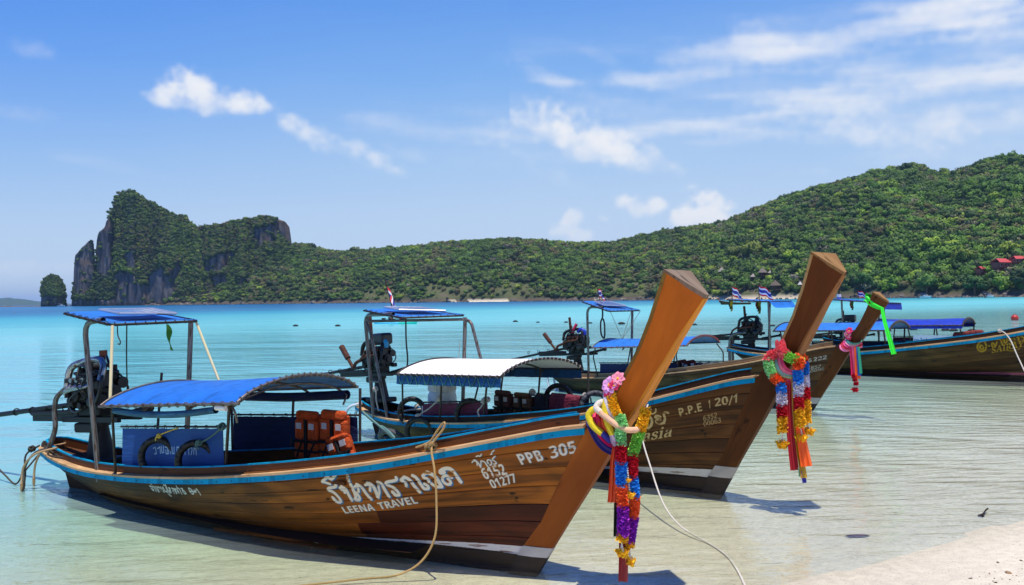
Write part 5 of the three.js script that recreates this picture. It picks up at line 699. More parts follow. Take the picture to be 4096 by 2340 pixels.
{ // white drum
  const o = onBoat(boatB, 'plastic_drum', 'white plastic drum with a ribbed lid in the second boat', 'drum', [-5.72, 0.36, -0.05]);
  const prof2 = [[0.0, 0], [0.16, 0], [0.19, 0.03], [0.205, 0.12], [0.205, 0.36], [0.2, 0.42], [0.182, 0.46], [0.178, 0.5], [0, 0.5]].map((p) => new THREE.Vector2(...p));
  o.scale.setScalar(1.28); mesh('drum_body', new THREE.LatheGeometry(prof2, 40), M.whitePlastic, o);
  const lid = [cyl(0.192, 0.085, 0, 0.52, 0, 'y', 40), cyl(0.175, 0.02, 0, 0.57, 0, 'y', 40)]; for (let i = 0; i < 28; i++) { const a = (i / 28) * 6.283; lid.push(box(0.012, 0.07, 0.012, Math.cos(a) * 0.194, 0.52, Math.sin(a) * 0.194)); } mesh('lid', lid, M.white, o);
  mesh('handle', [tube([[0.2, 0.34, 0.03], [0.245, 0.36, 0.02], [0.25, 0.3, 0.0], [0.21, 0.27, 0]], 0.012), tube([[-0.2, 0.34, 0.03], [-0.245, 0.36, 0.02], [-0.25, 0.3, 0.0], [-0.21, 0.27, 0]], 0.012)], M.white, o);
  const s = onBoat(boatB, 'sign_panel', 'small white panel with blue print standing by the tyre in the second boat', 'sign', [-5.55, 0.58, 0.47]); part(s, 'board', [box(0.2, 0.3, 0.015, -5.55, 0.6, 0.47)], M.white); part(s, 'print', [tube([[-5.6, 0.62, 0.481], [-5.57, 0.66, 0.481], [-5.54, 0.62, 0.481], [-5.57, 0.58, 0.481]], 0.012, 20, 6, true), tube([[-5.52, 0.6, 0.481], [-5.49, 0.64, 0.481], [-5.46, 0.6, 0.481], [-5.49, 0.56, 0.481]], 0.012, 20, 6, true)], std(0x2c5fae, 0.6));
}
// solar panels
for (const [b, label, C] of [[boatA, 'solar panel on the blue engine shade of the nearest boat', [[-6.42, 2.515, 0.34], [-6.0, 2.465, 0.34], [-5.84, 2.45, -0.4], [-6.34, 2.515, -0.4]]], [boatB, 'pale solar panel lashed on the engine shade of the second boat', [[-6.95, 2.47, 0.3], [-6.5, 2.42, 0.3], [-6.0, 2.39, -0.4], [-6.7, 2.45, -0.4]]], [boatC, 'dark solar panel on the tilted engine shade of the third boat', [[-5.85, 2.5, 0.3], [-5.5, 2.4, 0.36], [-5.25, 2.37, -0.35], [-5.8, 2.5, -0.35]]]]) {
  const o = onBoat(b, 'solar_panel', label, 'solar panel', C[0]), c = C.map(v3), at = (a, t, h) => c[0].clone().lerp(c[1], a).lerp(c[3].clone().lerp(c[2], a), t).add(V(0, h, 0)).toArray();
  part(o, 'cell_sheet', [grid(1, 1, (a, t) => at(0.03 + a * 0.94, 0.03 + t * 0.94, 0.022))], M.panelGlass);
  part(o, 'frame', [bar(at(0, 0, 0.012), at(1, 0, 0.012), 0.018), bar(at(1, 0, 0.012), at(1, 1, 0.012), 0.018), bar(at(1, 1, 0.012), at(0, 1, 0.012), 0.018), bar(at(0, 1, 0.012), at(0, 0, 0.012), 0.018), grid(1, 1, (a, t) => at(a, t, -0.004))], M.alu);
  part(o, 'cell_line', [1, 2, 3, 4, 5].map((i) => bar(at(0.04, i / 6, 0.0235), at(0.96, i / 6, 0.0235), 0.003)), M.alu);
  part(o, 'cable', [tube([at(1, 0.6, 0.01), at(1.1, 0.8, 0.0), at(1.2, 1.1, -0.04), at(1.12, 1.25, -0.06)], 0.008)], M.black);
}
// strips, cords and loops under the engine shades
{
  const strip = (b, label, p0, p1, w, mat, name = 'cloth_strip') => { const o = onBoat(b, name, label, 'cloth', p0); part(o, 'fabric', [grid(12, 2, (a, t) => [lerp(p0[0], p1[0], a) + (t - 0.5) * w * (0.8 + 0.4 * a) + 0.02 * Math.sin(a * 8), lerp(p0[1], p1[1], a) - 0.02 * t, lerp(p0[2], p1[2], a) + 0.02 * Math.sin(a * 6 + t * 3), t, a])], mat); return o; };
  strip(boatA, 'frayed green cloth strip hanging under the engine shade of the nearest boat', [-5.62, 2.34, -0.1], [-5.56, 2.0, -0.1], 0.075, cloth(0x3f8a1e, 0.8));
  const cord = (b, label, pts, r, mat, name = 'hanging_cord') => { const o = onBoat(b, name, label, 'cord', pts[0]); part(o, 'cord', [tube(pts, r, pts.length * 10, 6)], mat); return o; };
  cord(boatA, 'grey cord dropping from the engine shade to the blue canopy', [[-5.9, 2.33, 0.3], [-5.91, 1.9, 0.3], [-5.9, 1.5, 0.3], [-5.84, 1.44, 0.34]], 0.009, M.ropeDark);
  cord(boatA, 'short hooked cord under the corner of the engine shade', [[-5.8, 2.32, 0.5], [-5.79, 2.2, 0.5], [-5.74, 2.12, 0.5], [-5.76, 2.09, 0.5], [-5.79, 2.1, 0.5]], 0.008, M.ropeDark);
  cord(boatB, 'knotted dark strap hanging in the engine frame of the second boat', [[-6.3, 2.28, 0.3], [-6.3, 2.0, 0.3], [-6.29, 1.8, 0.3], [-6.26, 1.55, 0.3], [-6.28, 1.35, 0.3]], 0.016, M.black);
  cord(boatB, 'thin pale cord beside the far engine pole of the second boat', [[-5.72, 1.85, -0.5], [-5.76, 1.4, -0.48], [-5.8, 0.9, -0.44]], 0.006, M.ropeWhite);
  const lp = onBoat(boatC, 'strap_loop', 'dark strap loop dangling under the engine shade of the third boat', 'strap', [-5.66, 2.34, 0.2]); part(lp, 'strap', [tube([[-5.66, 2.34, 0.2], [-5.66, 2.1, 0.2], [-5.72, 1.95, 0.2], [-5.7, 1.6, 0.2], [-5.62, 1.52, 0.2], [-5.6, 1.9, 0.2], [-5.64, 2.05, 0.2]], 0.022, 60, 6)], M.black);
  for (const [p, q, l] of [[[-5.2, 2.25, 0.5], [-5.1, 1.5, 0.1], 'left stay line under the engine shade of the third boat'], [[-5.0, 2.25, -0.2], [-5.1, 1.5, 0.1], 'middle stay line under the engine shade of the third boat'], [[-4.95, 2.25, -0.58], [-5.1, 1.5, 0.1], 'right stay line under the engine shade of the third boat']]) cord(boatC, l, [p, [(p[0] + q[0]) / 2, (p[1] + q[1]) / 2, (p[2] + q[2]) / 2], q], 0.007, M.ropeGrey, 'stay_line');
  const tassel = (b, label, p, cols) => { const o = onBoat(b, 'tassel_cloth', label, 'cloth', p, 'coloured cloth tails under the engine shades'); cols.forEach((c, i) => part(o, 'tail', [grid(8, 2, (a, t) => [p[0] + (t - 0.5) * 0.07 + i * 0.04 + 0.01 * Math.sin(a * 9 + i), p[1] - a * (0.24 + 0.06 * i), p[2] + 0.02 * Math.sin(a * 5 + t * 2 + i), t, a])], cloth(c, 0.8))); return o; };
  tassel(boatD, 'green and yellow cloth tails at the left end of the fourth boat shade', [-7.82, 1.88, 0.5], [0x2d4f20, 0xc9a21c]); tassel(boatD, 'red and green cloth tails under the second flag of the fourth boat', [-7.4, 1.86, -0.3], [0xb3242c, 0x3a6b24, 0xc9a21c]);
  tassel(boatE, 'dark red cloth tails at the front corner of the rear boat shade', [-6.3, 1.68, -0.5], [0x8a1f28, 0x3f4a1e]); tassel(boatE, 'red and green cloth tails under the flag of the rear boat', [-7.05, 1.9, 0.3], [0xa8222c, 0x49762a]);
  const cn = onBoat(boatE, 'canister', 'small white and blue canister on the rear boat shade', 'canister', [-7.5, 1.96, 0.1]); part(cn, 'body', [cyl(0.07, 0.16, -7.5, 2.04, 0.1)], M.white); part(cn, 'band', [cyl(0.073, 0.05, -7.5, 2.0, 0.1)], std(0x2c5fae, 0.5)); part(cn, 'neck', [cyl(0.025, 0.22, -7.5, 2.22, 0.1), cyl(0.06, 0.04, -7.5, 2.33, 0.1)], M.grime);
}
// flags
{
  const stripes = dataTex(8, 64, (i, j, c) => { const t = j / 64, k = t < 1 / 6 || t >= 5 / 6 ? [0.9, 0.1, 0.18] : t < 2 / 6 || t >= 4 / 6 ? [0.98, 0.98, 1] : [0.2, 0.22, 0.62]; c[0] = k[0]; c[1] = k[1]; c[2] = k[2]; }, true);
  const fm = new THREE.MeshPhysicalMaterial({ map: stripes, roughness: 0.75, side: THREE.DoubleSide, transmission: 0.25, thickness: 0, });
  const flag = (b, label, base, top, w, h, droop) => { const o = onBoat(b, 'flag', label, 'flag', base, 'red white and blue flags on the engine shades'); part(o, 'pole', [bar(base, top, 0.012)], M.pipeDark); part(o, 'fabric', [grid(14, 12, (a, t) => { const x = top[0] + (base[0] - top[0]) * t * (h / Math.max(0.2, top[1] - base[1])), y = top[1] - t * h; return [x + a * w * (1 - droop * 0.35 * (1 - t)), y - a * w * droop - 0.02 * Math.sin(a * 9), top[2] + 0.05 * Math.sin(a * 8 + t * 2) * a, a, t]; })], fm); return o; };
  flag(boatB, 'large drooping striped flag on the shade of the second boat', [-7.48, 2.4, -0.32], [-7.72, 3.0, -0.32], 0.34, 0.42, 1.1);
  flag(boatC, 'small striped flag on the shade of the third boat', [-6.0, 2.45, -0.2], [-6.1, 2.9, -0.2], 0.2, 0.24, 0.6);
  flag(boatD, 'striped flag at the left end of the fourth boat shade', [-7.78, 1.88, 0.46], [-7.78, 2.3, 0.46], 0.32, 0.26, 0.65);
  flag(boatD, 'striped flag standing mid shade on the fourth boat', [-7.38, 1.88, -0.42], [-7.4, 2.3, -0.42], 0.4, 0.26, 0.4);
  flag(boatE, 'small striped flag on the shade of the rear boat', [-7.0, 1.95, -0.3], [-7.02, 2.25, -0.3], 0.3, 0.2, 0.4);
}
{ // banner on the rear boat
  const c = document.createElement('canvas'); c.width = 512; c.height = 128; const g = c.getContext('2d'); g.fillStyle = '#e4e8ef'; g.fillRect(0, 0, 512, 128); g.fillStyle = '#2d62b4'; g.font = 'bold 66px serif'; g.fillText('re', 4, 78); g.fillText('Inter', 92, 78); g.fillText('Clinic', 268, 78); g.fillStyle = '#b03040'; g.fillRect(20, 104, 34, 12);
  const t = new THREE.CanvasTexture(c); t.colorSpace = THREE.SRGBColorSpace;
  const o = onBoat(boatE, 'banner', 'white cloth banner reading Inter Clinic on the rear boat', 'banner', [-4.5, 0.6, 0.77]);
  part(o, 'cloth_sheet', [grid(20, 6, (a, s) => [lerp(-5.05, -3.95, a), lerp(0.84, 0.48, s) + 0.006 * Math.sin(a * 40) * (1 - s), 0.77 + 0.012 * Math.sin(a * 13), a, 1 - s])], std(0xffffff, 0.7, { map: t }));
}
{ // lettering on the near curtain of the nearest boat
  const c = document.createElement('canvas'); c.width = 1024; c.height = 256; const g = c.getContext('2d'); g.fillStyle = '#11498f'; g.fillRect(0, 0, 1024, 256); g.strokeStyle = '#a8c4dc'; g.lineWidth = 7; g.lineCap = g.lineJoin = 'round';
  const ink = (L) => L.forEach((s) => { g.beginPath(); g.moveTo(...s[0]); s.slice(1).forEach((p) => g.lineTo(...p)); g.stroke(); });
  ink([[[330, 112], [352, 104], [362, 140], [342, 142]], [[375, 112], [400, 102], [404, 138]], [[415, 100], [420, 136], [440, 132], [436, 100]], [[455, 102], [478, 102], [482, 138], [462, 138], [462, 118]], [[492, 138], [494, 104], [514, 108], [514, 138]], [[526, 102], [532, 136], [552, 136], [548, 102]], [[578, 100], [598, 100], [602, 138], [582, 138], [578, 100]], [[582, 118], [600, 118]], [[616, 118], [636, 118]], [[626, 108], [626, 130]], [[650, 106], [660, 98], [664, 138]], [[700, 138], [696, 108], [720, 98], [732, 110], [722, 138]], [[740, 92], [760, 82]], [[745, 138], [750, 104], [768, 110], [770, 138]]]);
  const t = new THREE.CanvasTexture(c); t.colorSpace = THREE.SRGBColorSpace;
  boatA.traverse((m) => { if (m.name === 'side_curtain' && m.material === M.blueCurtain) m.material = new THREE.MeshPhysicalMaterial({ map: t, roughness: 0.7, side: THREE.DoubleSide, bumpMap: wrinkle, bumpScale: 0.012 }); });
  mesh('rolled_curtain', [tube([[-5.3, 1.33, 0.88], [-4.8, 1.32, 0.89], [-4.2, 1.35, 0.9], [-3.5, 1.44, 0.89]], 0.04, 40, 10)], M.teal, boatA); mesh('roller', [cyl(0.032, 0.16, -3.4, 1.47, 0.9, 'x')], M.white, boatA);
  mesh('rolled_curtain', [tube([[-5.0, 1.33, -0.86], [-4.2, 1.36, -0.86], [-3.2, 1.44, -0.86]], 0.06, 40, 10)], M.navy, boatA);
  // cooling pipes and rope coils at the stern
  for (const [x, z, d] of [[-7.95, 0.1, 0], [-7.85, 0.28, 0.1], [-7.7, 0.38, 0.2]]) mesh('stern_pipe', [tube([[x + 0.2, 0.62, z - 0.1], [x - 0.1, 0.52, z + 0.05], [x - 0.22 - d * 0.3, 0.34, z + 0.1], [x - 0.24 - d * 0.3, 0.1, z + 0.12], [x - 0.24 - d * 0.3, -0.06, z + 0.12]], 0.0145, 40, 10), cyl(0.02, 0.08, x - 0.24 - d * 0.3, 0.08, z + 0.12)], d === 0.1 ? M.pipe : M.tan, boatA);
  for (const z of [0.1, 0.34]) mesh('stern_pipe', [tube([[-7.75, 0.62, z - 0.1], [-8.02, 0.5, z + 0.05], [-8.1, 0.2, z + 0.1], [-8.1, -0.05, z + 0.12]], 0.028, 30, 10)], M.whitePlastic, boatB);
  for (const z of [0.0, 0.3]) mesh('stern_pipe', [tube([[-7.2, 0.6, z], [-7.5, 0.42, z], [-7.46, 0.1, z], [-7.36, -0.05, z]], 0.035, 30, 10)], M.whitePlastic, boatC);
  for (const z of [0.2, 0.0]) mesh('stern_pipe', [tube([[-7.5, 1.0, z], [-7.92, 0.9, z], [-8.0, 0.5, z], [-7.98, 0, z]], 0.04, 30, 10)], M.pipe, boatD);
  // metal seat hoops in the third boat
  const h = onBoat(boatC, 'metal_rack', 'row of bent metal hoops beside the red life jackets', 'rack', [-2.9, 0.65, -0.2]); for (let i = 0; i < 4; i++) part(h, 'hoop', [pipe([[-3.05 + i * 0.14, 0.62, -0.05], [-3.0 + i * 0.14, 0.92, -0.1], [-2.86 + i * 0.14, 0.92, -0.5], [-2.84 + i * 0.14, 0.62, -0.5]], 0.014, 0.1)], M.pipe);
}
// ropes
{
  const rope = (label, pts, r, mat, knots = [], name = 'rope') => { const o = thing(name, label, 'rope', v3(pts[0]).toArray()), b = v3(pts[0]); mesh('strand', tube(pts.map((p) => v3(p).clone().sub(b)), r, pts.length * 14, 8), mat, o); for (const [p, s] of knots) { const c = v3(p).clone().sub(b), L = []; for (let i = 0; i < 5; i++) { const q = V(rr(-1, 1), rr(-1, 1), rr(-1, 1)).normalize(), u = V(rr(-1, 1), rr(-1, 1), rr(-1, 1)).cross(q).normalize(), P = []; for (let k = 0; k < 8; k++) { const a = (k / 8) * 6.283; P.push(c.clone().addScaledVector(u, Math.cos(a) * s).addScaledVector(q, Math.sin(a) * s)); } L.push(tube(P, r, 24, 6, true)); } mesh('knot', L, mat, o); } return o; };
  const A = (...p) => toWorld(boatA, p), B = (...p) => toWorld(boatB, p), D = (...p) => toWorld(boatD, p), C = (...p) => toWorld(boatC, p);
  rope('tan rope with a raised loop knotted on the rail, hanging down the orange hull', [A(-1.25, 1.12, 0.44), A(-1.0, 1.2, 0.5), A(-0.92, 1.24, 0.5), A(-0.84, 1.34, 0.5), A(-0.76, 1.42, 0.52), A(-0.72, 1.44, 0.53), A(-0.74, 1.38, 0.53), A(-0.86, 1.24, 0.53), A(-0.86, 1.17, 0.56), A(-0.8, 1.0, 0.6), A(-0.78, 0.7, 0.6), A(-0.8, 0.35, 0.61), A(-0.93, 0.12, 0.66), A(-1.12, 0.0, 0.76), A(-1.4, -0.03, 0.95), A(-1.75, -0.05, 1.25), A(-2.1, -0.06, 1.6)], 0.0105, M.ropeTan, [[A(-0.88, 1.2, 0.52), 0.04], [A(-0.95, 1.18, 0.5), 0.03]]);
  const onSand = (x, z, up = 0.012) => { const dx = x - SH.o.x, dz = z - SH.o.z, q = dx * SH.e.x + dz * SH.e.z, w = dx * SH.n.x + dz * SH.n.z; return V(x, sandY(q, w) + up, z); };
  rope('white mooring rope from the rail of the second boat down to the sand', [B(-0.86, 1.16, 0.44), B(-0.8, 1.14, 0.56), V(1.68, 0.86, -11.1), V(1.72, 0.45, -10.6), V(1.78, 0.13, -10.05), V(1.88, 0.01, -9.55), onSand(2.08, -9.0), onSand(2.14, -8.6), onSand(2.12, -8.1), onSand(2.05, -7.5), onSand(1.98, -6.9), onSand(1.92, -6.3)], 0.0105, M.ropeWhite);
  rope('dark rope lines hanging in loops off the stern of the nearest boat', [A(-7.2, 0.5, 0.3), A(-7.6, 0.52, 0.34), A(-8.0, 0.62, 0.1), A(-8.12, 0.5, 0.14), A(-8.3, 0.2, 0.3), A(-8.5, 0.02, 0.3), A(-8.9, 0.1, 0.25), A(-9.8, 0.5, 0.2)], 0.012, M.ropeDark, [[A(-8.02, 0.6, 0.14), 0.05], [A(-8.08, 0.56, 0.1), 0.06]]);
  rope('second dark rope hanging straight into the water at the nearest stern', [A(-7.9, 0.62, 0.3), A(-8.02, 0.5, 0.42), A(-7.98, 0.2, 0.46), A(-8.0, -0.02, 0.5), A(-8.2, -0.05, 0.5)], 0.013, M.ropeDark, [[A(-7.95, 0.58, 0.38), 0.04]]);
  rope('thick grey cable loop drooping inside the stern of the nearest boat', [A(-7.9, 0.6, 0.24), A(-7.4, 0.5, 0.3), A(-7.0, 0.46, 0.3), A(-6.8, 0.3, 0.3)], 0.016, M.ropeDark);
  rope('teal rope from the canopy post down to the right hand tyre', [A(-3.68, 1.2, 0.68), A(-3.95, 1.08, 0.58), A(-4.2, 0.98, 0.53), A(-4.24, 0.96, 0.57), A(-4.24, 0.9, 0.53)], 0.011, M.ropeTeal, [[A(-3.66, 1.22, 0.68), 0.04], [A(-4.22, 0.98, 0.54), 0.03]]);
  rope('yellow cord tying the left hand tyre to the curtain rail', [A(-4.72, 1.1, 0.44), A(-4.9, 1.04, 0.48), A(-5.02, 0.98, 0.52), A(-5.06, 0.92, 0.5)], 0.009, std(0xc9b04a, 0.8), [[A(-4.98, 1.0, 0.51), 0.025]]);
  rope('green rope from the near stern post of the second boat to the grey tyre', [A(-2.9, 1.25, -0.8), A(-2.6, 1.0, -0.9), B(-6.45, 0.32, 0.8), B(-6.3, 0.22, 0.9)], 0.014, M.ropeTeal, [[B(-6.3, 0.25, 0.88), 0.04]]);
  rope('white rope slanting from canopy post to hull of the second boat', [B(-4.9, 0.95, 0.72), B(-5.15, 0.78, 0.72), B(-5.4, 0.64, 0.74), B(-5.42, 0.56, 0.76)], 0.013, M.ropeWhite, [[B(-4.9, 0.96, 0.72), 0.045], [B(-5.42, 0.62, 0.75), 0.045]]);
  rope('white rope tail at the front near post of the second boat', [B(-3.84, 1.0, 0.68), B(-3.9, 0.9, 0.7), B(-3.98, 0.82, 0.7), B(-3.95, 0.74, 0.7)], 0.013, M.ropeWhite, [[B(-3.84, 1.0, 0.68), 0.05], [B(-3.8, 1.02, 0.66), 0.04]]);
  rope('white knotted rope on the far front post of the second boat', [B(-3.0, 1.0, -0.7), B(-2.9, 1.04, -0.68), B(-2.8, 1.0, -0.68), B(-2.78, 0.8, -0.68)], 0.014, M.ropeWhite, [[B(-2.9, 1.02, -0.68), 0.045]]);
  rope('white knotted rope on the middle far post of the second boat', [B(-4.15, 0.98, -0.68), B(-4.05, 1.02, -0.66), B(-3.98, 0.92, -0.66)], 0.014, M.ropeWhite, [[B(-4.06, 1.0, -0.66), 0.05]]);
  rope('coil of pale rope lying on the stern deck of the second boat', [B(-6.9, 0.5, 0.1), B(-6.6, 0.54, 0.25), B(-6.3, 0.6, 0.2), B(-6.1, 0.62, 0.1), B(-6.0, 0.64, -0.1), B(-6.3, 0.6, -0.2), B(-6.5, 0.56, 0)], 0.018, M.ropeWhite, [[B(-6.2, 0.64, 0.1), 0.07], [B(-6.0, 0.64, 0.0), 0.06]]);
  rope('white line hanging inside the near stern pole of the second boat', [B(-7.0, 1.0, 0.48), B(-6.96, 0.9, 0.5), B(-6.98, 0.75, 0.48), B(-6.95, 0.55, 0.45)], 0.014, M.ropeWhite, [[B(-7.0, 0.96, 0.48), 0.04]]);
  rope('white mooring rope running off the gold lettered bow of the fourth boat', [D(-1.45, 1.12, 0.5), D(-1.3, 1.13, 0.55), D(-1.15, 1.0, 0.68), D(-0.95, 0.62, 0.95), D(-0.7, 0.2, 1.4), D(-0.5, -0.02, 1.9)], 0.018, M.ropeWhite, [[D(-1.35, 1.14, 0.52), 0.05]]);
  rope('thin wire line reaching from the third boat canopy to the fourth stern', [C(-2.6, 0.95, -0.7), C(-1.8, 1.06, -1.6), D(-8.0, 0.62, 0.2)], 0.012, M.ropeDark);
  rope('pale floating line drifting behind the nearest boat', [A(-9.4, 0.01, -1.6), A(-8.2, 0.015, -1.9), A(-7.2, 0.01, -1.6), A(-6.6, 0.015, -1.8), A(-5.4, 0.01, -1.5), A(-4.4, 0.01, -1.7), A(-3.2, 0.01, -1.6)], 0.016, M.ropeTan);
}
// ------------------------------------------------------------------ garlands, flowers and ribbons on the prows
const paper = (c) => new THREE.MeshPhysicalMaterial({ color: c, roughness: 0.8, side: THREE.DoubleSide, transmission: 0, thickness: 0 });
const PC = { pink: 0xf090a8, hot: 0xe8306a, lime: 0x9be05a, mint: 0xa8eca0, red: 0xd8102c, blue: 0x2a9cf0, orange: 0xff7432, purple: 0xac2cc8, yellow: 0xffcc22, white: 0xe8e4f0, coral: 0xf87880, lilac: 0xe0a0d8 };
const PM = Object.fromEntries(Object.entries(PC).map(([k, c]) => [k, paper(c)]));
function frill(pts, r, n) { // ruffled paper roll along a path
  const c = new THREE.CatmullRomCurve3(pts.map(v3)), pos = [], L = c.getLength();
  n = n || Math.round((L / r) * 100) + 40;
  for (let i = 0; i < n; i++) {
    const t = (i + rnd()) / n, p = c.getPoint(t), T = c.getTangent(t), a = V(rr(-1, 1), rr(-1, 1), rr(-1, 1)).cross(T).normalize(), b = T.clone().cross(a), w = r * rr(0.2, 0.4), k = rr(-0.5, 0.5) * r, R = r * rr(0.82, 1.12);
    const p0 = p.clone().addScaledVector(a, r * 0.2), p1 = p.clone().addScaledVector(a, R).addScaledVector(b, w).addScaledVector(T, k), p2 = p.clone().addScaledVector(a, R * rr(0.9, 1.05)).addScaledVector(b, -w).addScaledVector(T, k + rr(-0.3, 0.3) * r), p3 = p.clone().addScaledVector(a, R * 1.08).addScaledVector(T, k + rr(-0.3, 0.3) * r);
    for (const q of [p0, p1, p3, p0, p3, p2]) pos.push(q.x, q.y, q.z);
  }
  const g = new THREE.BufferGeometry(); g.setAttribute('position', new THREE.Float32BufferAttribute(pos, 3)); g.computeVertexNormals(); g.setAttribute('uv', new THREE.Float32BufferAttribute(new Float32Array((pos.length / 3) * 2), 2));
  return merge([flat(g), flat(tube(pts, r * 0.55, 16, 8))]);
}
const roll = (o, pts, r, color) => part(o, 'flower_roll', [frill(pts, r)], PM[color]);
function strand(o, pts, r, colors) { for (let i = 0; i + 1 < pts.length; i++) if (colors[i]) roll(o, [pts[i], [(pts[i][0] + pts[i + 1][0]) / 2, (pts[i][1] + pts[i + 1][1]) / 2, (pts[i][2] + pts[i + 1][2]) / 2], pts[i + 1]], r, colors[i]); }
function beads(o, p, q, n, spread) { const g = []; for (let s = -1; s <= 1; s++) for (let i = 0; i < n; i++) { const t = (i + 0.5) / n; g.push(new THREE.SphereGeometry(0.007, 6, 5).translate(lerp(p[0], q[0], t) + s * spread * t, lerp(p[1], q[1], t), lerp(p[2], q[2], t) + 0.01 * s)); } part(o, 'bead_string', g, M.white); }
const tip = (o, p, r, color = 'yellow') => part(o, 'tassel', [frill([[p[0] - r * 0.7, p[1], p[2]], [p[0], p[1] + r * 0.25, p[2]], [p[0] + r * 0.7, p[1], p[2]]], r * 0.62, 110)], PM[color]);
function flower(o, p, r, color, dir) { const d = v3(dir).normalize(), g = []; for (let i = 0; i < 7; i++) { const a = (i / 7) * 6.283, u = V(0, 1, 0).cross(d).normalize(), w = d.clone().cross(u), e = u.clone().multiplyScalar(Math.cos(a)).addScaledVector(w, Math.sin(a)), f = u.clone().multiplyScalar(-Math.sin(a)).addScaledVector(w, Math.cos(a)); g.push(grid(4, 4, (s, t) => { const k = (t - 0.5) * 2 * Math.sin(Math.PI * Math.min(0.95, 0.15 + s * 0.8)); return v3(p).addScaledVector(e, s * r).addScaledVector(f, k * r * 0.42).addScaledVector(d, r * (0.5 * s * (1 - s) + 0.12 * k * k)).toArray(); })); } part(o, 'petal', g, PM[color]); part(o, 'flower_centre', [new THREE.SphereGeometry(r * 0.16, 8, 6).translate(...v3(p).addScaledVector(d, r * 0.14).toArray())], PM.yellow); }
function ribbon(o, pts, w0, w1, mat, folds = 3, across = [0.8, 0, -0.6]) { const c = new THREE.CatmullRomCurve3(pts.map(v3)); const X = v3(across).normalize(); return part(o, 'ribbon', [grid(28, 10, (a, t) => { const p = c.getPoint(a), T = c.getTangent(a), s = X.clone().addScaledVector(T, -X.dot(T)).normalize(), nn = T.clone().cross(s), w = lerp(w0, w1, a); return p.addScaledVector(s, (t - 0.5) * w).addScaledVector(nn, 0.12 * w * Math.sin(t * folds * 6.28 + a * 2)).toArray().concat([t, a]); })], mat); }
const silk = (c) => new THREE.MeshPhysicalMaterial({ color: c, roughness: 0.5, side: THREE.DoubleSide, sheen: 0.5, sheenRoughness: 0.4, sheenColor: new THREE.Color(c) });
function knit(o, pts, r, c, name = 'knitted_roll') { return part(o, name, [tube(pts, r, 40, 12), new THREE.SphereGeometry(r, 12, 8).translate(...pts[0]), new THREE.SphereGeometry(r, 12, 8).translate(...pts[pts.length - 1])], std(c, 0.9, { bumpMap: clothBump, bumpScale: 0.01 })); }
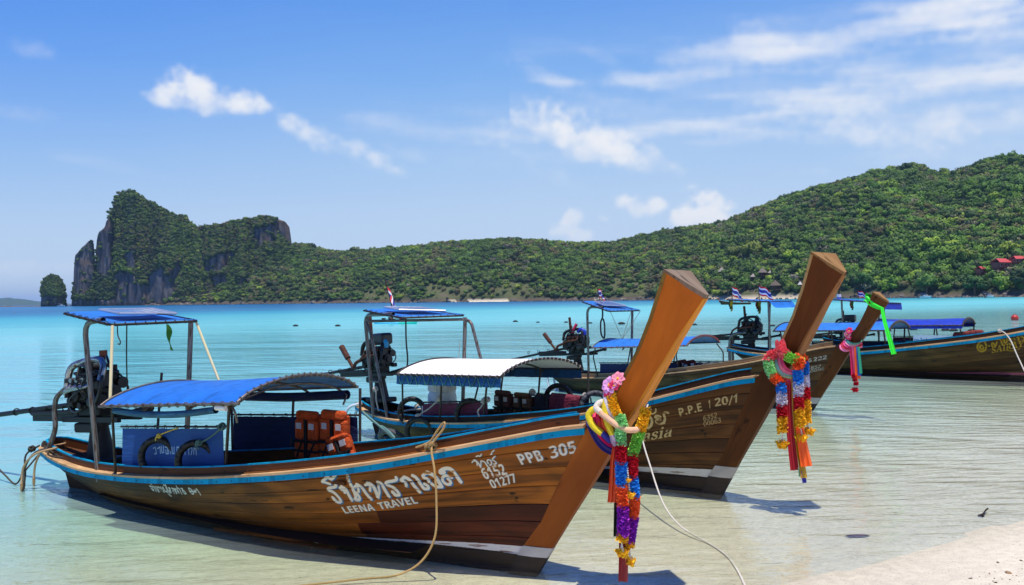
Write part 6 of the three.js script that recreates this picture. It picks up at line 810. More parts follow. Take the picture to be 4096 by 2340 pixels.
{
  const g = onBoat(boatA, 'flower_garland', 'long red, blue, orange and purple flower garland hanging from the orange prow', 'garland', [0.97, 1.5, 0.2]);
  strand(g, [[0.95, 1.56, 0.24], [0.98, 1.48, 0.26], [0.96, 1.42, 0.26], [0.96, 1.33, 0.25], [0.96, 1.17, 0.24], [0.96, 0.97, 0.24], [0.97, 0.78, 0.24], [0.97, 0.53, 0.24], [0.955, 0.48, 0.24]], 0.05, ['mint', 'mint', 'mint', 'red', 'blue', 'orange', 'purple', 'yellow']);
  beads(g, [0.955, 0.48, 0.24], [0.955, 0.38, 0.24], 7, 0.02); tip(g, [0.955, 0.36, 0.24], 0.06);
  strand(g, [[1.14, 1.62, 0.1], [1.13, 1.5, 0.16], [1.11, 1.43, 0.17], [1.04, 1.23, 0.17], [1.035, 1.03, 0.17], [1.05, 0.86, 0.16], [1.03, 0.67, 0.15], [0.99, 0.45, 0.15], [0.99, 0.4, 0.15]], 0.046, ['yellow', 'yellow', 'lime', 'red', 'blue', 'orange', 'purple', 'yellow']);
  beads(g, [0.99, 0.4, 0.15], [0.99, 0.29, 0.15], 7, 0.02); tip(g, [0.99, 0.27, 0.15], 0.06);
  beads(g, [1.01, 1.12, 0.22], [1.02, 0.92, 0.22], 10, 0.012); tip(g, [1.03, 0.87, 0.21], 0.05); tip(g, [1.01, 1.0, 0.23], 0.035);
  strand(g, [[0.84, 1.76, 0.19], [0.87, 1.68, 0.22], [0.9, 1.62, 0.24], [0.93, 1.57, 0.24]], 0.045, ['yellow', 'yellow', 'yellow']);
  const f = onBoat(boatA, 'flower_cluster', 'pink and lilac artificial blossoms tucked behind the orange prow', 'flowers', [0.88, 1.82, 0.2]);
  flower(f, [0.85, 1.83, 0.22], 0.085, 'lilac', [-0.2, 0.4, 1]); flower(f, [0.93, 1.89, 0.22], 0.07, 'pink', [0, 0.5, 1]); flower(f, [0.9, 1.83, 0.24], 0.05, 'hot', [0.4, 0, 1]); flower(f, [0.83, 1.77, 0.22], 0.065, 'pink', [-0.4, 0, 1]); flower(f, [0.84, 1.73, 0.23], 0.05, 'hot', [0, -0.2, 1]);
  const k = onBoat(boatA, 'knitted_garland', 'thick yellow, white and peach knitted rolls looped round the orange prow', 'garland', [0.8, 1.55, 0.25]);
  knit(k, [[0.76, 1.6, 0.2], [0.7, 1.61, 0.24], [0.66, 1.56, 0.26], [0.69, 1.49, 0.27], [0.74, 1.44, 0.27], [0.79, 1.41, 0.27]], 0.03, 0xf2dc2c); knit(k, [[0.8, 1.405, 0.27], [0.83, 1.38, 0.27], [0.86, 1.35, 0.26]], 0.028, 0x3a3aa0);
  knit(k, [[0.83, 1.68, 0.2], [0.76, 1.67, 0.24], [0.74, 1.63, 0.27], [0.79, 1.59, 0.28]], 0.029, 0xf0e8d8); knit(k, [[0.79, 1.59, 0.285], [0.85, 1.55, 0.29], [0.93, 1.5, 0.29], [1.0, 1.46, 0.27], [1.08, 1.45, 0.22], [1.14, 1.47, 0.13]], 0.027, 0xf4c4a0);
  knit(k, [[0.81, 1.69, 0.22], [0.82, 1.61, 0.26], [0.85, 1.51, 0.28], [0.9, 1.4, 0.28]], 0.03, 0xe8cc28); knit(k, [[0.9, 1.395, 0.28], [0.91, 1.36, 0.28], [0.92, 1.33, 0.27]], 0.031, 0xb8a0c0); knit(k, [[0.8, 1.74, 0.2], [0.82, 1.69, 0.23], [0.85, 1.62, 0.25], [0.9, 1.55, 0.25]], 0.026, 0xd8d4e0);
  const s = onBoat(boatA, 'sash_ribbons', 'navy, magenta, orange and dark red sashes tied round the orange prow', 'ribbon', [0.85, 1.4, 0.2]);
  ribbon(s, [[0.6, 1.6, 0.12], [0.64, 1.5, 0.2], [0.71, 1.38, 0.22], [0.79, 1.29, 0.22], [0.9, 1.24, 0.2]], 0.08, 0.09, silk(0x241a6c), 2, [0.7, 0.7, 0]); ribbon(s, [[0.7, 1.62, 0.15], [0.71, 1.52, 0.22], [0.76, 1.42, 0.23], [0.83, 1.35, 0.23], [0.93, 1.3, 0.21]], 0.09, 0.09, silk(0xe8185c), 2, [0.7, 0.7, 0]); ribbon(s, [[0.74, 1.6, 0.15], [0.77, 1.51, 0.23], [0.81, 1.44, 0.245], [0.88, 1.38, 0.24], [0.96, 1.34, 0.2]], 0.1, 0.08, silk(0xf05a1e), 2, [0.7, 0.7, 0]); ribbon(s, [[0.73, 1.55, 0.16], [0.75, 1.47, 0.235], [0.8, 1.4, 0.24], [0.88, 1.33, 0.24]], 0.03, 0.03, silk(0x9c1428), 1, [0.7, 0.7, 0]);
  ribbon(s, [[0.9, 1.32, 0.21], [0.88, 1.18, 0.21], [0.87, 1.0, 0.2], [0.86, 0.79, 0.2]], 0.05, 0.11, silk(0xf0521c), 3); ribbon(s, [[0.89, 1.3, 0.2], [0.855, 1.16, 0.19], [0.845, 1.0, 0.18]], 0.03, 0.05, silk(0xd8306a), 2); ribbon(s, [[0.88, 1.1, 0.16], [0.875, 0.8, 0.16], [0.865, 0.48, 0.16]], 0.05, 0.05, silk(0x10241c), 1); ribbon(s, [[0.95, 1.2, 0.19], [0.95, 0.8, 0.19], [0.95, 0.45, 0.19], [0.94, 0.1, 0.19]], 0.08, 0.09, silk(0x8c1020), 1.3);
}
{
  const g = onBoat(boatB, 'flower_garland', 'blue, white, red and yellow flower garland hanging from the dark second prow', 'garland', [1.0, 1.6, 0.25]);
  strand(g, [[0.94, 2.02, 0.2], [1.0, 1.93, 0.28], [1.07, 1.88, 0.3], [1.14, 1.84, 0.28], [1.2, 1.83, 0.2]], 0.06, ['coral', 'coral', 'lime', 'lime']); roll(g, [[1.16, 1.86, 0.26], [1.2, 1.82, 0.22], [1.2, 1.76, 0.22]], 0.058, 'orange');
  strand(g, [[1.18, 1.86, 0.08], [1.19, 1.8, 0.1], [1.2, 1.64, 0.1], [1.2, 1.5, 0.1], [1.21, 1.34, 0.1], [1.21, 1.1, 0.1], [1.22, 1.06, 0.1]], 0.055, ['orange', 'blue', 'white', 'red', 'yellow', 'yellow']);
  beads(g, [1.22, 1.06, 0.1], [1.24, 0.98, 0.1], 6, 0.03); tip(g, [1.25, 0.95, 0.1], 0.075);
  strand(g, [[1.18, 1.83, 0.25], [1.19, 1.71, 0.26], [1.19, 1.55, 0.25], [1.19, 1.4, 0.25], [1.195, 1.24, 0.25], [1.21, 1.08, 0.25], [1.21, 1.04, 0.25]], 0.058, ['orange', 'blue', 'white', 'red', 'yellow', 'yellow']);
  beads(g, [1.21, 1.04, 0.25], [1.22, 0.93, 0.25], 7, 0.02); tip(g, [1.22, 0.88, 0.25], 0.08);
  strand(g, [[0.92, 1.9, 0.24], [0.86, 1.87, 0.3], [0.84, 1.81, 0.33], [0.86, 1.72, 0.33], [0.9, 1.63, 0.33], [1.0, 1.54, 0.32], [1.01, 1.42, 0.32], [1.01, 1.28, 0.32], [1.01, 1.14, 0.32], [1.01, 0.96, 0.32]], 0.06, ['coral', 'coral', 'mint', 'mint', 'orange', 'blue', 'white', 'red', 'yellow']);
  beads(g, [1.01, 0.95, 0.32], [1.01, 0.83, 0.32], 7, 0.025); tip(g, [1.01, 0.79, 0.32], 0.085);
  const s = onBoat(boatB, 'sash_ribbons', 'pink, green and red sashes with long tails on the dark second prow', 'ribbon', [1.05, 1.6, 0.25]);
  for (const [dx, c] of [[0, 0xf0788c], [0.035, 0xe0406c], [-0.04, 0x8fc8b8], [-0.065, 0xc0b43a], [-0.1, 0xd8486c], [-0.135, 0xb02040]]) ribbon(s, [[0.93 + dx, 1.93 + dx * 0.3, 0.22], [0.98 + dx, 1.77 + dx * 0.5, 0.3], [1.04 + dx * 0.8, 1.69 + dx * 0.8, 0.3], [1.12 + dx * 0.2, 1.66 + dx * 0.8, 0.28], [1.19, 1.66 + dx * 0.9, 0.2]], 0.055, 0.035, silk(c), 1, [0.7, 0.7, 0.1]);
  ribbon(s, [[1.08, 1.6, 0.28], [1.08, 1.3, 0.28], [1.1, 0.9, 0.28], [1.14, 0.5, 0.28]], 0.09, 0.1, silk(0xa81026), 2); ribbon(s, [[1.03, 1.58, 0.27], [1.03, 1.3, 0.27], [1.05, 0.98, 0.27]], 0.03, 0.035, silk(0xe8d8e4), 1); ribbon(s, [[1.14, 1.62, 0.26], [1.15, 1.2, 0.26], [1.19, 0.8, 0.26], [1.25, 0.42, 0.26]], 0.06, 0.08, silk(0xb8901c), 1.5); ribbon(s, [[1.17, 1.62, 0.25], [1.18, 1.2, 0.25], [1.22, 0.9, 0.25], [1.28, 0.56, 0.25]], 0.05, 0.14, silk(0xff6a20), 2.5); ribbon(s, [[1.23, 0.5, 0.25], [1.24, 0.42, 0.25], [1.25, 0.36, 0.25]], 0.05, 0.05, silk(0x2a2a9c), 1); ribbon(s, [[1.2, 0.54, 0.262], [1.205, 0.48, 0.262], [1.21, 0.43, 0.262]], 0.045, 0.05, silk(0x98dcb0), 1);
}
{
  const s = onBoat(boatC, 'sash_ribbons', 'small pink, orange and blue sashes knotted on the third prow', 'ribbon', [0.95, 1.5, 0.2]);
  for (const [dx, c] of [[0, 0xe84880], [0.04, 0xf0a0b4], [-0.04, 0xc81838], [0.07, 0x2f9a8c], [-0.08, 0xf078a0]]) ribbon(s, [[0.76 + dx, 1.6 + dx, 0.15], [0.8 + dx, 1.52 + dx, 0.22], [0.9 + dx, 1.47 + dx, 0.24], [1.04 + dx, 1.5 + dx, 0.18], [1.14, 1.56 + dx, 0.1]], 0.07, 0.05, silk(c), 1, [0.7, 0.7, 0.1]);
  for (const [x, c, y, w] of [[0.95, 0xe02868, 0.83, 0.09], [1.0, 0xf068a0, 0.9, 0.07], [1.05, 0xff6a28, 0.78, 0.12], [1.09, 0x2868c0, 0.85, 0.07], [1.12, 0x38a884, 0.9, 0.06]]) ribbon(s, [[x - 0.02, 1.48, 0.23], [x, 1.2, 0.22], [x + 0.02, y, 0.22]], 0.05, w, silk(c), 2);
  const g = onBoat(boatC, 'flower_garland', 'short dark red flower string dangling from the third prow', 'garland', [1.0, 0.85, 0.24]); for (let i = 0; i < 3; i++) roll(g, [[1.0 + 0.02 * i, 0.86 - i * 0.08, 0.24], [1.0 + 0.02 * i, 0.81 - i * 0.08, 0.24]], 0.05, 'red'); beads(g, [1.01, 0.64, 0.24], [1.01, 0.56, 0.24], 5, 0.02); tip(g, [1.02, 0.53, 0.24], 0.08, 'red');
  const f = onBoat(boatC, 'flower_cluster', 'pink paper blossoms behind the third prow', 'flowers', [0.88, 1.76, 0.2]); flower(f, [0.9, 1.82, 0.2], 0.09, 'hot', [-0.2, 0.3, 1]); flower(f, [0.86, 1.74, 0.2], 0.09, 'pink', [-0.3, 0, 1]); flower(f, [0.88, 1.68, 0.2], 0.07, 'hot', [0, -0.2, 1]);
  const r = onBoat(boatC, 'green_ribbon', 'bright green ribbon knotted round the top of the third prow, tail flying', 'ribbon', [1.4, 2.4, 0.2]); const gm = silk(0x3cf03c); ribbon(r, [[1.22, 2.52, 0.14], [1.27, 2.52, 0.19], [1.37, 2.41, 0.18], [1.5, 2.33, 0.12], [1.57, 2.3, 0.06]], 0.14, 0.07, gm, 1.5, [0.5, 0.85, 0]); ribbon(r, [[1.23, 2.6, 0.14], [1.4, 2.52, -0.1], [1.56, 2.32, -0.05]], 0.1, 0.06, gm, 1, [0.5, 0.85, 0]); ribbon(r, [[1.56, 2.33, 0.09], [1.62, 2.05, 0.14], [1.72, 1.7, 0.18], [1.82, 1.34, 0.2]], 0.07, 0.11, gm, 2);
}
// ------------------------------------------------------------------ things on the water
{
  const K = [-13.1, -0.08, -94.5], turn = -Math.atan2(2.2, 5.4);
  const kayak = thing('kayak', 'pale blue and turquoise kayak paddled across the bay', 'kayak', K, turn);
  kayak.scale.y = 1.35;
  const half = (x) => 0.4 * Math.pow(Math.max(0, 1 - (x / 2.75) ** 2), 0.6), sheer = (x) => 0.22 + 0.16 * (x / 2.75) ** 4;
  const hullPart = (x0, x1) => grid(26, 12, (a, t) => { const x = lerp(x0, x1, a), c = t * 2 - 1, ang = c * Math.PI; return [x, Math.cos(ang) < 0 ? sheer(x) * 0.5 + sheer(x) * 0.5 * -Math.cos(ang) - (0.06 * Math.cos(ang * 2)) : 0.12 * (1 - Math.cos(ang)) - 0.08 + sheer(x) * 0.2, Math.sin(ang) * half(x)]; });
  mesh('hull', [hullPart(-2.75, 0.6)], std(0x58c8e8, 0.3), kayak); mesh('bow_section', [hullPart(0.6, 2.75)], std(0x20c8b4, 0.3), kayak); mesh('deck_patch', [box(1.5, 0.06, 0.5, -0.2, 0.3, 0, 0.02)], std(0xd8ecf0, 0.4), kayak); mesh('seat', [box(0.4, 0.06, 0.4, -0.55, 0.34, 0, 0.02), box(0.06, 0.3, 0.4, -0.78, 0.48, 0, 0.02), box(0.1, 0.3, 0.4, 0.9, 0.45, 0, 0.02)], M.blackPlastic, kayak);
  // the paddler
  const person = thing('person', 'person in dark clothes sitting in the kayak with a paddle', 'person', [K[0], K[1] + 0.3, K[2]], turn); person.scale.setScalar(0.88);
  const J = [[-0.55, 0.1, 0, 0.15, -0.55, 0.52, 0, 0.17], [-0.55, 0.52, 0, 0.17, -0.52, 0.66, 0, 0.07], [-0.52, 0.66, 0, 0.065, -0.5, 0.76, 0, 0.07], [-0.5, 0.82, 0, 0.105, -0.49, 0.86, 0, 0.1]];
  for (const s of [1, -1]) J.push([-0.5, 0.1, s * 0.1, 0.1, -0.08, 0.24, s * 0.14, 0.075], [-0.08, 0.24, s * 0.14, 0.07, 0.28, 0.04, s * 0.12, 0.05], [0.28, 0.04, s * 0.12, 0.045, 0.36, 0.1, s * 0.12, 0.035], [-0.55, 0.56, s * 0.19, 0.065, -0.42, 0.34, s * 0.3, 0.05], [-0.42, 0.34, s * 0.3, 0.045, -0.16, 0.42, s * 0.32, 0.035], [-0.16, 0.42, s * 0.32, 0.04, -0.1, 0.43, s * 0.34, 0.03]);
  const body = (J2, res, size, c0) => { const mc = new MarchingCubes(res, new THREE.MeshBasicMaterial(), false, false, 90000), h = size / 2; mc.isolation = 0; let n = 0; for (let z = 0; z < res; z++) for (let y = 0; y < res; y++) for (let x = 0; x < res; x++) { const p = [x, y, z].map((k, i) => ((k - res / 2) / (res / 2)) * h + c0[i]); let d = 9; for (const [ax, ay, az, ra, bx, by, bz, rb] of J2) { const vx = bx - ax, vy = by - ay, vz = bz - az, t = clamp(((p[0] - ax) * vx + (p[1] - ay) * vy + (p[2] - az) * vz) / (vx * vx + vy * vy + vz * vz + 1e-9)), dd = Math.hypot(p[0] - ax - vx * t, p[1] - ay - vy * t, p[2] - az - vz * t) - lerp(ra, rb, t), k = clamp(0.5 + (0.5 * (d - dd)) / 0.04); d = lerp(d, dd, k) - 0.04 * k * (1 - k); } mc.field[n++] = -d; } mc.update(); const g = new THREE.BufferGeometry(), cnt = mc.count ?? mc.geometry.drawRange.count; g.setAttribute('position', new THREE.BufferAttribute(mc.positionArray.slice(0, cnt * 3), 3)); g.scale(h, h, h); g.translate(...c0); g.computeVertexNormals(); return mergeVertices(g, 1e-4).toNonIndexed(); };
  const bg = body(J, 56, 1.3, [-0.15, 0.45, 0]); bg.computeVertexNormals(); mesh('body', flat(bg), std(0x6a4630, 0.7), person);
  mesh('shirt', [new THREE.CylinderGeometry(0.19, 0.175, 0.5, 18, 4, true).scale(1, 1, 1.12).translate(-0.55, 0.34, 0)], cloth(0x1c1d26, 0.8), person); mesh('hair', [new THREE.SphereGeometry(0.118, 16, 10, 0, 6.3, 0, 1.75).rotateZ(0.35).translate(-0.51, 0.86, 0)], std(0x15110f, 0.7), person); mesh('shorts', [new THREE.CylinderGeometry(0.175, 0.2, 0.16, 16, 1, true).translate(-0.53, 0.06, 0)], std(0x8a8a8c, 0.8), person);
  const pad = thing('paddle', 'double bladed black paddle held across the kayak', 'paddle', [K[0], K[1] + 0.68, K[2]], turn + 0.5); mesh('shaft', [cyl(0.016, 2.1, -0.15, 0, 0, 'x')], M.black, pad); for (const s of [-1, 1]) mesh('blade', [new RoundedBoxGeometry(0.46, 0.17, 0.025, 2, 0.012).translate(-0.15 + s * 1.15, 0, 0)], M.blackPlastic, pad);
}
{
  const buoy = thing('mooring_buoy', 'round red mooring buoy floating off the right hand boats', 'buoy', [48.7, 0, -81.8]); mesh('float', [new THREE.SphereGeometry(0.34, 32, 20).translate(0, 0.2, 0)], std(0xd83830, 0.45, { map: stain }), buoy); mesh('ring', [new THREE.TorusGeometry(0.07, 0.02, 8, 20).translate(0, 0.58, 0), cyl(0.05, 0.06, 0, 0.53, 0)], M.pipe, buoy);
  // swimming line floats
  const spots = [[735, 812, 1, 0, 'dark float out beyond the blue canopy of the nearest boat'], [840, 812, 1, 1, 'yellow float just left of the engine shade of the second boat'], [1282, 801, 1, 1, 'yellow float midway between the engine shades of the second and third boats'], [1338, 803, 0.7, 0, 'small dark float right of the midway yellow float'], [1408, 803, 0.8, 0, 'dark float left of the exhaust stack of the third boat'], [1468, 805, 0.8, 1, 'yellow float seen just inside the near pole of the third boat shade'], [1546, 807, 1.2, 1, 'larger yellow float behind the stay lines of the third boat shade'], [1728, 809, 0.8, 0, 'dark float just right of the orange prow'], [1922, 812, 0.8, 0, 'dark float just left of the dark second prow'], [2272, 821, 1, 1, 'yellow float under the left end of the rear boat canopy'], [2352, 823, 1, 0, 'dark float beside the yellow ones under the rear boat canopy'], [2372, 824, 1, 1, 'yellow float under the middle of the rear boat canopy'], [2418, 825, 1, 1, 'yellow float left of the front post of the rear boat canopy'], [2438, 826, 0.8, 1, 'small yellow float right of the front post of the rear boat canopy']];
  const f0 = thing('float', '', 'float', [0, 0, 0], 0, 'small floats of the swimming line'); mesh('shell', [new THREE.SphereGeometry(0.17, 18, 12).scale(1.5, 0.8, 1).translate(0, 0.06, 0)], std(0xe8b820, 0.5), f0); mesh('collar', [cyl(0.05, 0.06, 0.26, 0.06, 0, 'x'), cyl(0.05, 0.06, -0.26, 0.06, 0, 'x')], M.grime, f0);
  spots.forEach(([u, v, s, y, label], i) => { const o = i ? f0.clone() : f0; if (i) { o.name = numbered('float'); scene.add(o); } const d = (2.6 * 2100) / (v - horizon(u)); o.position.set(bearingX(u, d), 0, -d); o.scale.setScalar(s); o.userData = { label, category: 'float', group: 'floats of the swimming line' }; if (!y) o.children[0].material = M.grime; });
}
function farLongtail(label, pos, turn, s) {
  const o = thing('longtail_boat', label, 'boat', pos, turn, 'longtail boats in the bay'); o.scale.setScalar(s);
  const B = (q) => 0.8 * Math.pow(Math.sin(Math.PI * clamp(q * 0.86 + 0.1)), 0.7), S = (q) => 0.5 + 0.9 * Math.pow(q, 2.4) + 0.12 * (1 - q) ** 3;
  mesh('hull', [grid(30, 12, (a, t) => { const c = t * 2 - 1, f = Math.abs(c), y = lerp(-0.2, S(a), Math.pow(f, 1.2)); return [-5 + a * 9.4 + y * 0.55 * a, y, Math.sign(c) * B(a) * (1 - (1 - f) ** 2)]; })], wood(0x6e4a34), o);
  mesh('rail', [1, -1].map((k) => tube(Array.from({ length: 12 }, (_, i) => { const a = i / 11; return [-5 + a * 9.4 + S(a) * 0.55 * a, S(a), k * B(a)]; }), 0.05, 40, 6)), wood(0xa88a6a), o);
  mesh('prow_post', [rings([[[4.6, 1.0, 0.06], [4.95, 0.9, 0.04], [4.95, 0.9, -0.04], [4.6, 1.0, -0.06]], [[5.3, 2.35, 0.16], [5.65, 2.2, 0.05], [5.65, 2.2, -0.05], [5.3, 2.35, -0.16]]])], std(0xc24a2c, 0.6), o);
  mesh('canopy_roof', [cloudCover(-3.4, 1.6, 0.85, 1.7, 1.75, 0.16, 0.01)], cloth(0x8a6a58, 0.8), o); for (const x of [-3.3, -1.7, 0, 1.5]) for (const k of [1, -1]) mesh('post', [bar([x, 0.4, k * 0.7], [x, 1.75, k * 0.8], 0.035)], M.pipeDark, o);
  mesh('engine', [box(0.6, 0.5, 0.4, -4.4, 1.0, 0, 0.05), bar([-4.2, 0.9, 0], [-7, 0.4, 0], 0.04), cyl(0.05, 0.5, -4.3, 1.4, 0)], M.grime, o); mesh('ribbon', [box(0.3, 0.24, 0.3, 5.0, 1.35, 0, 0.06), box(0.14, 0.6, 0.1, 5.05, 0.95, 0.1, 0.03)], std(0xd04830, 0.7), o);
  return o;
}
farLongtail('small brown longtail boat anchored far out under the striped flags', [73.7, 0, -279], Math.PI - 0.1, 1.02);
function motorboat(label, u, v, L, turn, colors, group) {
  const d = (2.6 * 2100) / (v - horizon(u)), o = thing('motorboat', label, 'motorboat', [bearingX(u, d), 0, -d], turn, group), s = (L * d) / 2100 / 6; o.scale.setScalar(s);
  const B = (a) => 1.05 * Math.pow(1 - a ** 3, 0.6);
  mesh('hull', [grid(20, 10, (a, t) => { const c = t * 2 - 1, f = Math.abs(c), y = lerp(-0.2, 0.8 + 0.35 * a * a, f ** 1.1); return [-3 + a * 6 + y * 0.3 * a, y, Math.sign(c) * B(a) * (1 - (1 - f) ** 2.4)]; }), grid(16, 2, (a, t) => [-3 + a * 6.1, 0.78 + 0.33 * a * a, (t * 2 - 1) * B(a) * 0.98])], std(colors[0], 0.35), o);
  mesh('cabin', [box(1.8, 0.6, 1.4, 0.4, 1.25, 0, 0.18)], std(colors[0], 0.35), o); mesh('windscreen', [box(0.08, 0.4, 1.2, 1.33, 1.4, 0, 0.02), box(1.5, 0.24, 1.44, 0.4, 1.35, 0, 0.04)], std(0x26343c, 0.1), o); mesh('roof', [box(2.4, 0.08, 1.5, -0.6, 2.15, 0, 0.03)], std(colors[1], 0.6), o); for (const x of [-1.6, 0.3]) for (const k of [1, -1]) mesh('post', [bar([x, 0.9, k * 0.6], [x, 2.12, k * 0.68], 0.04)], M.alu, o); mesh('outboard', [box(0.4, 0.6, 0.4, -3.1, 1.0, 0, 0.08), box(0.2, 0.7, 0.16, -3.15, 0.4, 0, 0.03)], M.black, o);
  return o;
}
motorboat('white speedboat with a blue roof moored near the right shore', 2301, 742.5, 34, 0.15, [0xe6eaec, 0x3a62b0]);
motorboat('small white motorboat alone on the open sea at far left', 36, 778.5, 9, 0.3, [0xf0f2f2, 0xe0e4e6]);
motorboat('white ferry low on the horizon just left of the rock islet', 152, 762.6, 18, 0.1, [0xe8ecee, 0xdde2e4]);
motorboat('tiny pale ferry on the horizon under the hazy island', 98, 762.6, 12, 0.2, [0xaeb8c4, 0xb8c0ca]);
motorboat('white and blue boat pulled up at the rocks of the right shore', 2462, 741.0, 30, 0.4, [0xd8dde0, 0x3f66b4]);

// ------------------------------------------------------------------ houses on the far hillside
const onHill = (u, v) => { for (let t = 0.005; t < 1; t += 0.004) { const p = hillPoint(u, t); if (horizon(u) - ((p.y - 2.6) / -p.z) * 2100 <= v) return p; } return hillPoint(u, 0.02); };
function hut(label, u, v, w, roof, h = 0.9) {
  const p = onHill(u, v), d = -p.z, W = (w * d) / 2100, o = thing('thatched_hut', label, 'hut', [p.x, p.y + W * 0.25, p.z], 0.4, 'huts on the far hillside');
  mesh('wall', [box(W * 0.62, W * 0.45, W * 0.6, 0, W * 0.22, 0)], wood(0x6a5240), o); mesh('roof', [new THREE.ConeGeometry(W * 0.62, W * h, 4, 1).rotateY(Math.PI / 4).translate(0, W * 0.45 + (W * h) / 2, 0)], std(roof, 0.95), o); mesh('porch', [box(W * 0.8, W * 0.05, W * 0.3, 0, W * 0.02, W * 0.4)], wood(0x8a7258), o); mesh('door', [box(W * 0.16, W * 0.3, 0.1, 0, W * 0.17, W * 0.3)], std(0x2a211a, 0.8), o); for (const x of [-1, 1]) for (const z of [-1, 1]) mesh('stilt', [bar([x * W * 0.28, -W * 0.5, z * W * 0.28], [x * W * 0.28, W * 0.02, z * W * 0.28], W * 0.03)], wood(0x5a4636), o);
}
hut('grey thatched hut standing alone above the shore left of the second prow', 1797, 688, 17, 0x8f8a84, 0.7); hut('pale roofed hut lower right of the lone thatched hut', 1875, 699, 13, 0x96908a, 0.7); hut('dark thatched hut between two paler huts', 1899, 693, 20, 0x6f6860, 0.7); hut('small pale roofed hut at the right end of the row', 1918, 689, 11, 0x98928a, 0.6); hut('low dark thatched hut just above the far beach', 1930, 728, 24, 0x5f564a, 0.6); hut('white roofed hut half hidden behind the second prow', 1992, 718, 11, 0xb8b8b8, 0.8);
function house(label, u, v, w, turn) {
  const p = onHill(u, v), d = -p.z, W = (w * d) / 2100, o = thing('house', label, 'house', [p.x, p.y + 1, p.z + 3], turn, 'red roofed houses on the right hillside');
  mesh('wall', [box(W * 0.86, W * 0.3, W * 0.5, 0, W * 0.15, 0), box(W * 0.7, W * 0.24, W * 0.44, 0, -W * 0.1, 0)], std(0x8a5548, 0.85), o); mesh('roof', [rings([[[-W * 0.5, W * 0.28, W * 0.34], [W * 0.5, W * 0.28, W * 0.34], [W * 0.5, W * 0.31, W * 0.34], [-W * 0.5, W * 0.31, W * 0.34]], [[-W * 0.36, W * 0.5, 0], [W * 0.36, W * 0.5, 0], [W * 0.36, W * 0.53, 0], [-W * 0.36, W * 0.53, 0]], [[-W * 0.5, W * 0.28, -W * 0.34], [W * 0.5, W * 0.28, -W * 0.34], [W * 0.5, W * 0.31, -W * 0.34], [-W * 0.5, W * 0.31, -W * 0.34]]])], std(0xc04a4c, 0.7), o);
  for (const x of [-0.28, 0, 0.28]) { const f = mesh('window', [box(W * 0.14, W * 0.16, 0.12, x * W, W * 0.16, W * 0.25)], std(0xd8c8b8, 0.7), o); mesh('pane', [box(W * 0.11, W * 0.13, 0.14, x * W, W * 0.16, W * 0.251)], std(0x1c1a1a, 0.2), f); } mesh('balcony', [box(W * 0.9, W * 0.03, W * 0.2, 0, 0, W * 0.34), box(W * 0.9, W * 0.02, 0.1, 0, W * 0.09, W * 0.44)], wood(0x7a4a3a), o);
}
house('red roofed house with dark windows on the right hillside, largest', 2487, 672, 44, 0.35); house('lower red roofed house, left of the largest one', 2438, 684, 30, 0.5); house('red roofed house at the right edge above the others', 2529, 659, 34, 0.2);

// ------------------------------------------------------------------ single trees that stand out
function tree(label, u, v, rpx, color, kind, squash = 0.85) {
  const p = onHill(u, v + rpx * 0.9), d = -p.z - 4, r = (rpx * d) / 2100, o = thing(kind === 4 ? 'bare_tree' : 'tree', label, 'tree', [p.x, p.y - 1, p.z + 4], rr(0, 6), 'trees that stand out on the hills'), c = lin(...color), h = r * 0.9;
  mesh('trunk', [bar([0, -2, 0], [r * 0.08, h, 0], r * 0.09, r * 0.055), bar([r * 0.05, h * 0.6, 0], [r * 0.45, h * 1.4, r * 0.2], r * 0.05, r * 0.025), bar([r * 0.05, h * 0.7, 0], [-r * 0.4, h * 1.4, -r * 0.1], r * 0.05, r * 0.025), bar([r * 0.06, h * 0.8, 0], [0, h * 1.5, -r * 0.4], r * 0.04, r * 0.02)], wood(0x7a6a58), o);
  const g = CROWNS[kind].clone(); mesh('crown', g, new THREE.MeshStandardMaterial({ color: new THREE.Color().setRGB(...c), roughness: 0.8, side: THREE.DoubleSide }), o).position.y = h; const cr = o.children[1]; cr.scale.set(r, r * squash, r); for (const s of [1, -1]) { const m = mesh('crown', CROWNS[(kind + 1) % 4], cr.material, o); m.position.set(s * r * 0.4, h - r * 0.18, s * r * 0.2); m.scale.set(r * 0.66, r * 0.55, r * 0.66); }
}
for (const t of [
  ['rounded olive tree crown above the lone thatched hut', 1869, 617, 30, [112, 128, 46], 1], ['rounded dark olive crown left of the larger olive one', 1829, 625, 24, [92, 112, 42], 1], ['bright lime crown just left of the second prow top', 1961, 634, 20, [150, 180, 50], 3], ['big bright green crown high on the right slope', 2311, 607, 26, [142, 172, 52], 0],
  ['wide green crown below the bright one on the right slope', 2338, 630, 30, [104, 140, 46], 1], ['spreading olive crown left of the red roofed houses', 2395, 634, 30, [112, 136, 48], 1], ['tall green tree on the shore below the lone hut', 1810, 712, 22, [84, 118, 46], 0], ['leafy shore tree between the huts', 1850, 702, 20, [92, 130, 48], 2], ['yellow green crown at the far right edge', 2506, 618, 28, [136, 158, 52], 1],
  ['dense green shore tree right of the second prow', 2150, 690, 26, [76, 116, 44], 0], ['large dark shore tree under the red roofed houses', 2420, 704, 30, [62, 100, 42], 0], ['mid green shore tree with a broad crown near the speedboat', 2300, 700, 30, [84, 124, 48], 1], ['dark tree at the right edge of the shore', 2540, 690, 34, [44, 72, 34], 0], ['flat topped tree breaking the ridge line left of centre', 885, 620, 14, [104, 124, 70], 3], ['thin bare tree on the right hand ridge', 2380, 428, 12, [132, 122, 112], 4], ['second thin bare tree on the right hand ridge', 2412, 424, 12, [132, 122, 112], 4], ['dark tree standing up on the summit of the right hill', 2257, 414, 16, [56, 88, 38], 0], ['pale bare tree near the huts', 1972, 690, 16, [160, 150, 136], 4],
]) tree(...t);

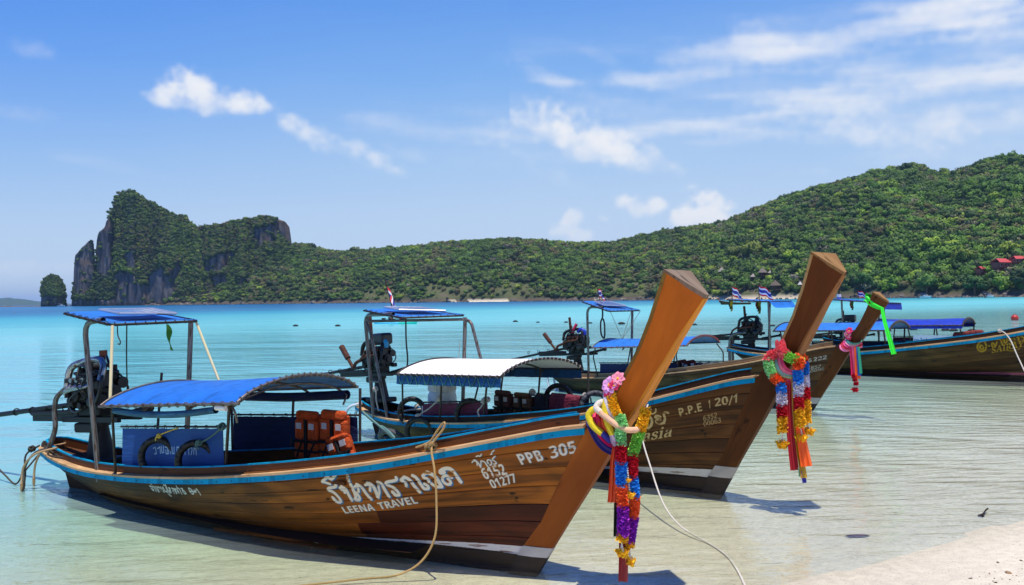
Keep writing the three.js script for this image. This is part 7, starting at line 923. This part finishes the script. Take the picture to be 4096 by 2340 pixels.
// ------------------------------------------------------------------ bits on the beach
const onSandAt = (x, z, up) => { const dx = x - SH.o.x, dz = z - SH.o.z; return [x, sandY(dx * SH.e.x + dz * SH.e.z, dx * SH.n.x + dz * SH.n.z) + up, z]; };
{
  const g = new THREE.IcosahedronGeometry(1, 0), N = 900, im = new THREE.InstancedMesh(g, std(0xffffff, 0.9), N), m4 = new THREE.Matrix4(), q = new THREE.Quaternion(), c = new THREE.Color();
  for (let i = 0; i < N; i++) { const s = rr(-2.5, 7), w = -0.75 - Math.abs(rr(-0.5, 0.5) + rr(-0.5, 0.5)) * 1.6 - rr(0, 0.5), p = shoreAt(s, w, sandY(s, w) + 0.002), k = rr(0.004, 0.011) * (rnd() < 0.06 ? 2.6 : 1); q.setFromEuler(new THREE.Euler(rr(-0.4, 0.4), rr(0, 6), rr(-0.4, 0.4))); m4.compose(V(...p), q, V(k * rr(0.7, 2.4), k * 0.6, k)); im.setMatrixAt(i, m4); const t = rnd(); t < 0.45 ? c.setRGB(0.05, 0.03, 0.02) : t < 0.75 ? c.setRGB(0.3, 0.2, 0.11) : c.setRGB(0.6, 0.55, 0.48); im.setColorAt(i, c); }
  im.name = 'beach_litter'; im.castShadow = im.receiveShadow = true; tag(im, 'dark crumbs of seaweed, bark and shell scattered on the dry sand', 'litter', null, 'stuff'); scene.add(im);
  const twig = thing('driftwood', 'dark twisted piece of driftwood at the wet edge of the beach', 'driftwood', onSandAt(5.52, -9.98, 0.0), 0.6); twig.scale.setScalar(0.72); mesh('stem', [tube([[-0.12, 0.0, 0], [-0.04, 0.03, 0.02], [0.06, 0.04, 0], [0.16, 0.05, -0.03], [0.26, 0.07, -0.04]], 0.014, 30, 6), tube([[-0.05, 0.02, 0.02], [-0.1, 0.05, 0.05], [-0.14, 0.03, 0.08]], 0.012)], std(0x2a201a, 0.9), twig); mesh('root_lump', [new THREE.IcosahedronGeometry(0.05, 1).scale(1.4, 0.6, 1).translate(-0.08, 0.01, 0.02)], std(0x2a201a, 0.9), twig);
  const leaf = thing('dead_leaf', 'flat dark purple leaf lying in the wet sand', 'leaf', onSandAt(3.73, -9.2, 0.004), 0.1); mesh('blade', [grid(10, 6, (a, t) => { const w = 0.055 * Math.sin(Math.PI * a) ** 0.7; return [-0.14 + a * 0.28, 0.006 + 0.02 * (t - 0.5) ** 2, (t - 0.5) * 2 * w]; })], std(0x4a4050, 0.8), leaf); mesh('midrib', [bar([-0.16, 0.008, 0], [0.13, 0.008, 0], 0.003)], std(0x2d2630, 0.8), leaf);
}
renderer.render(scene, camera);
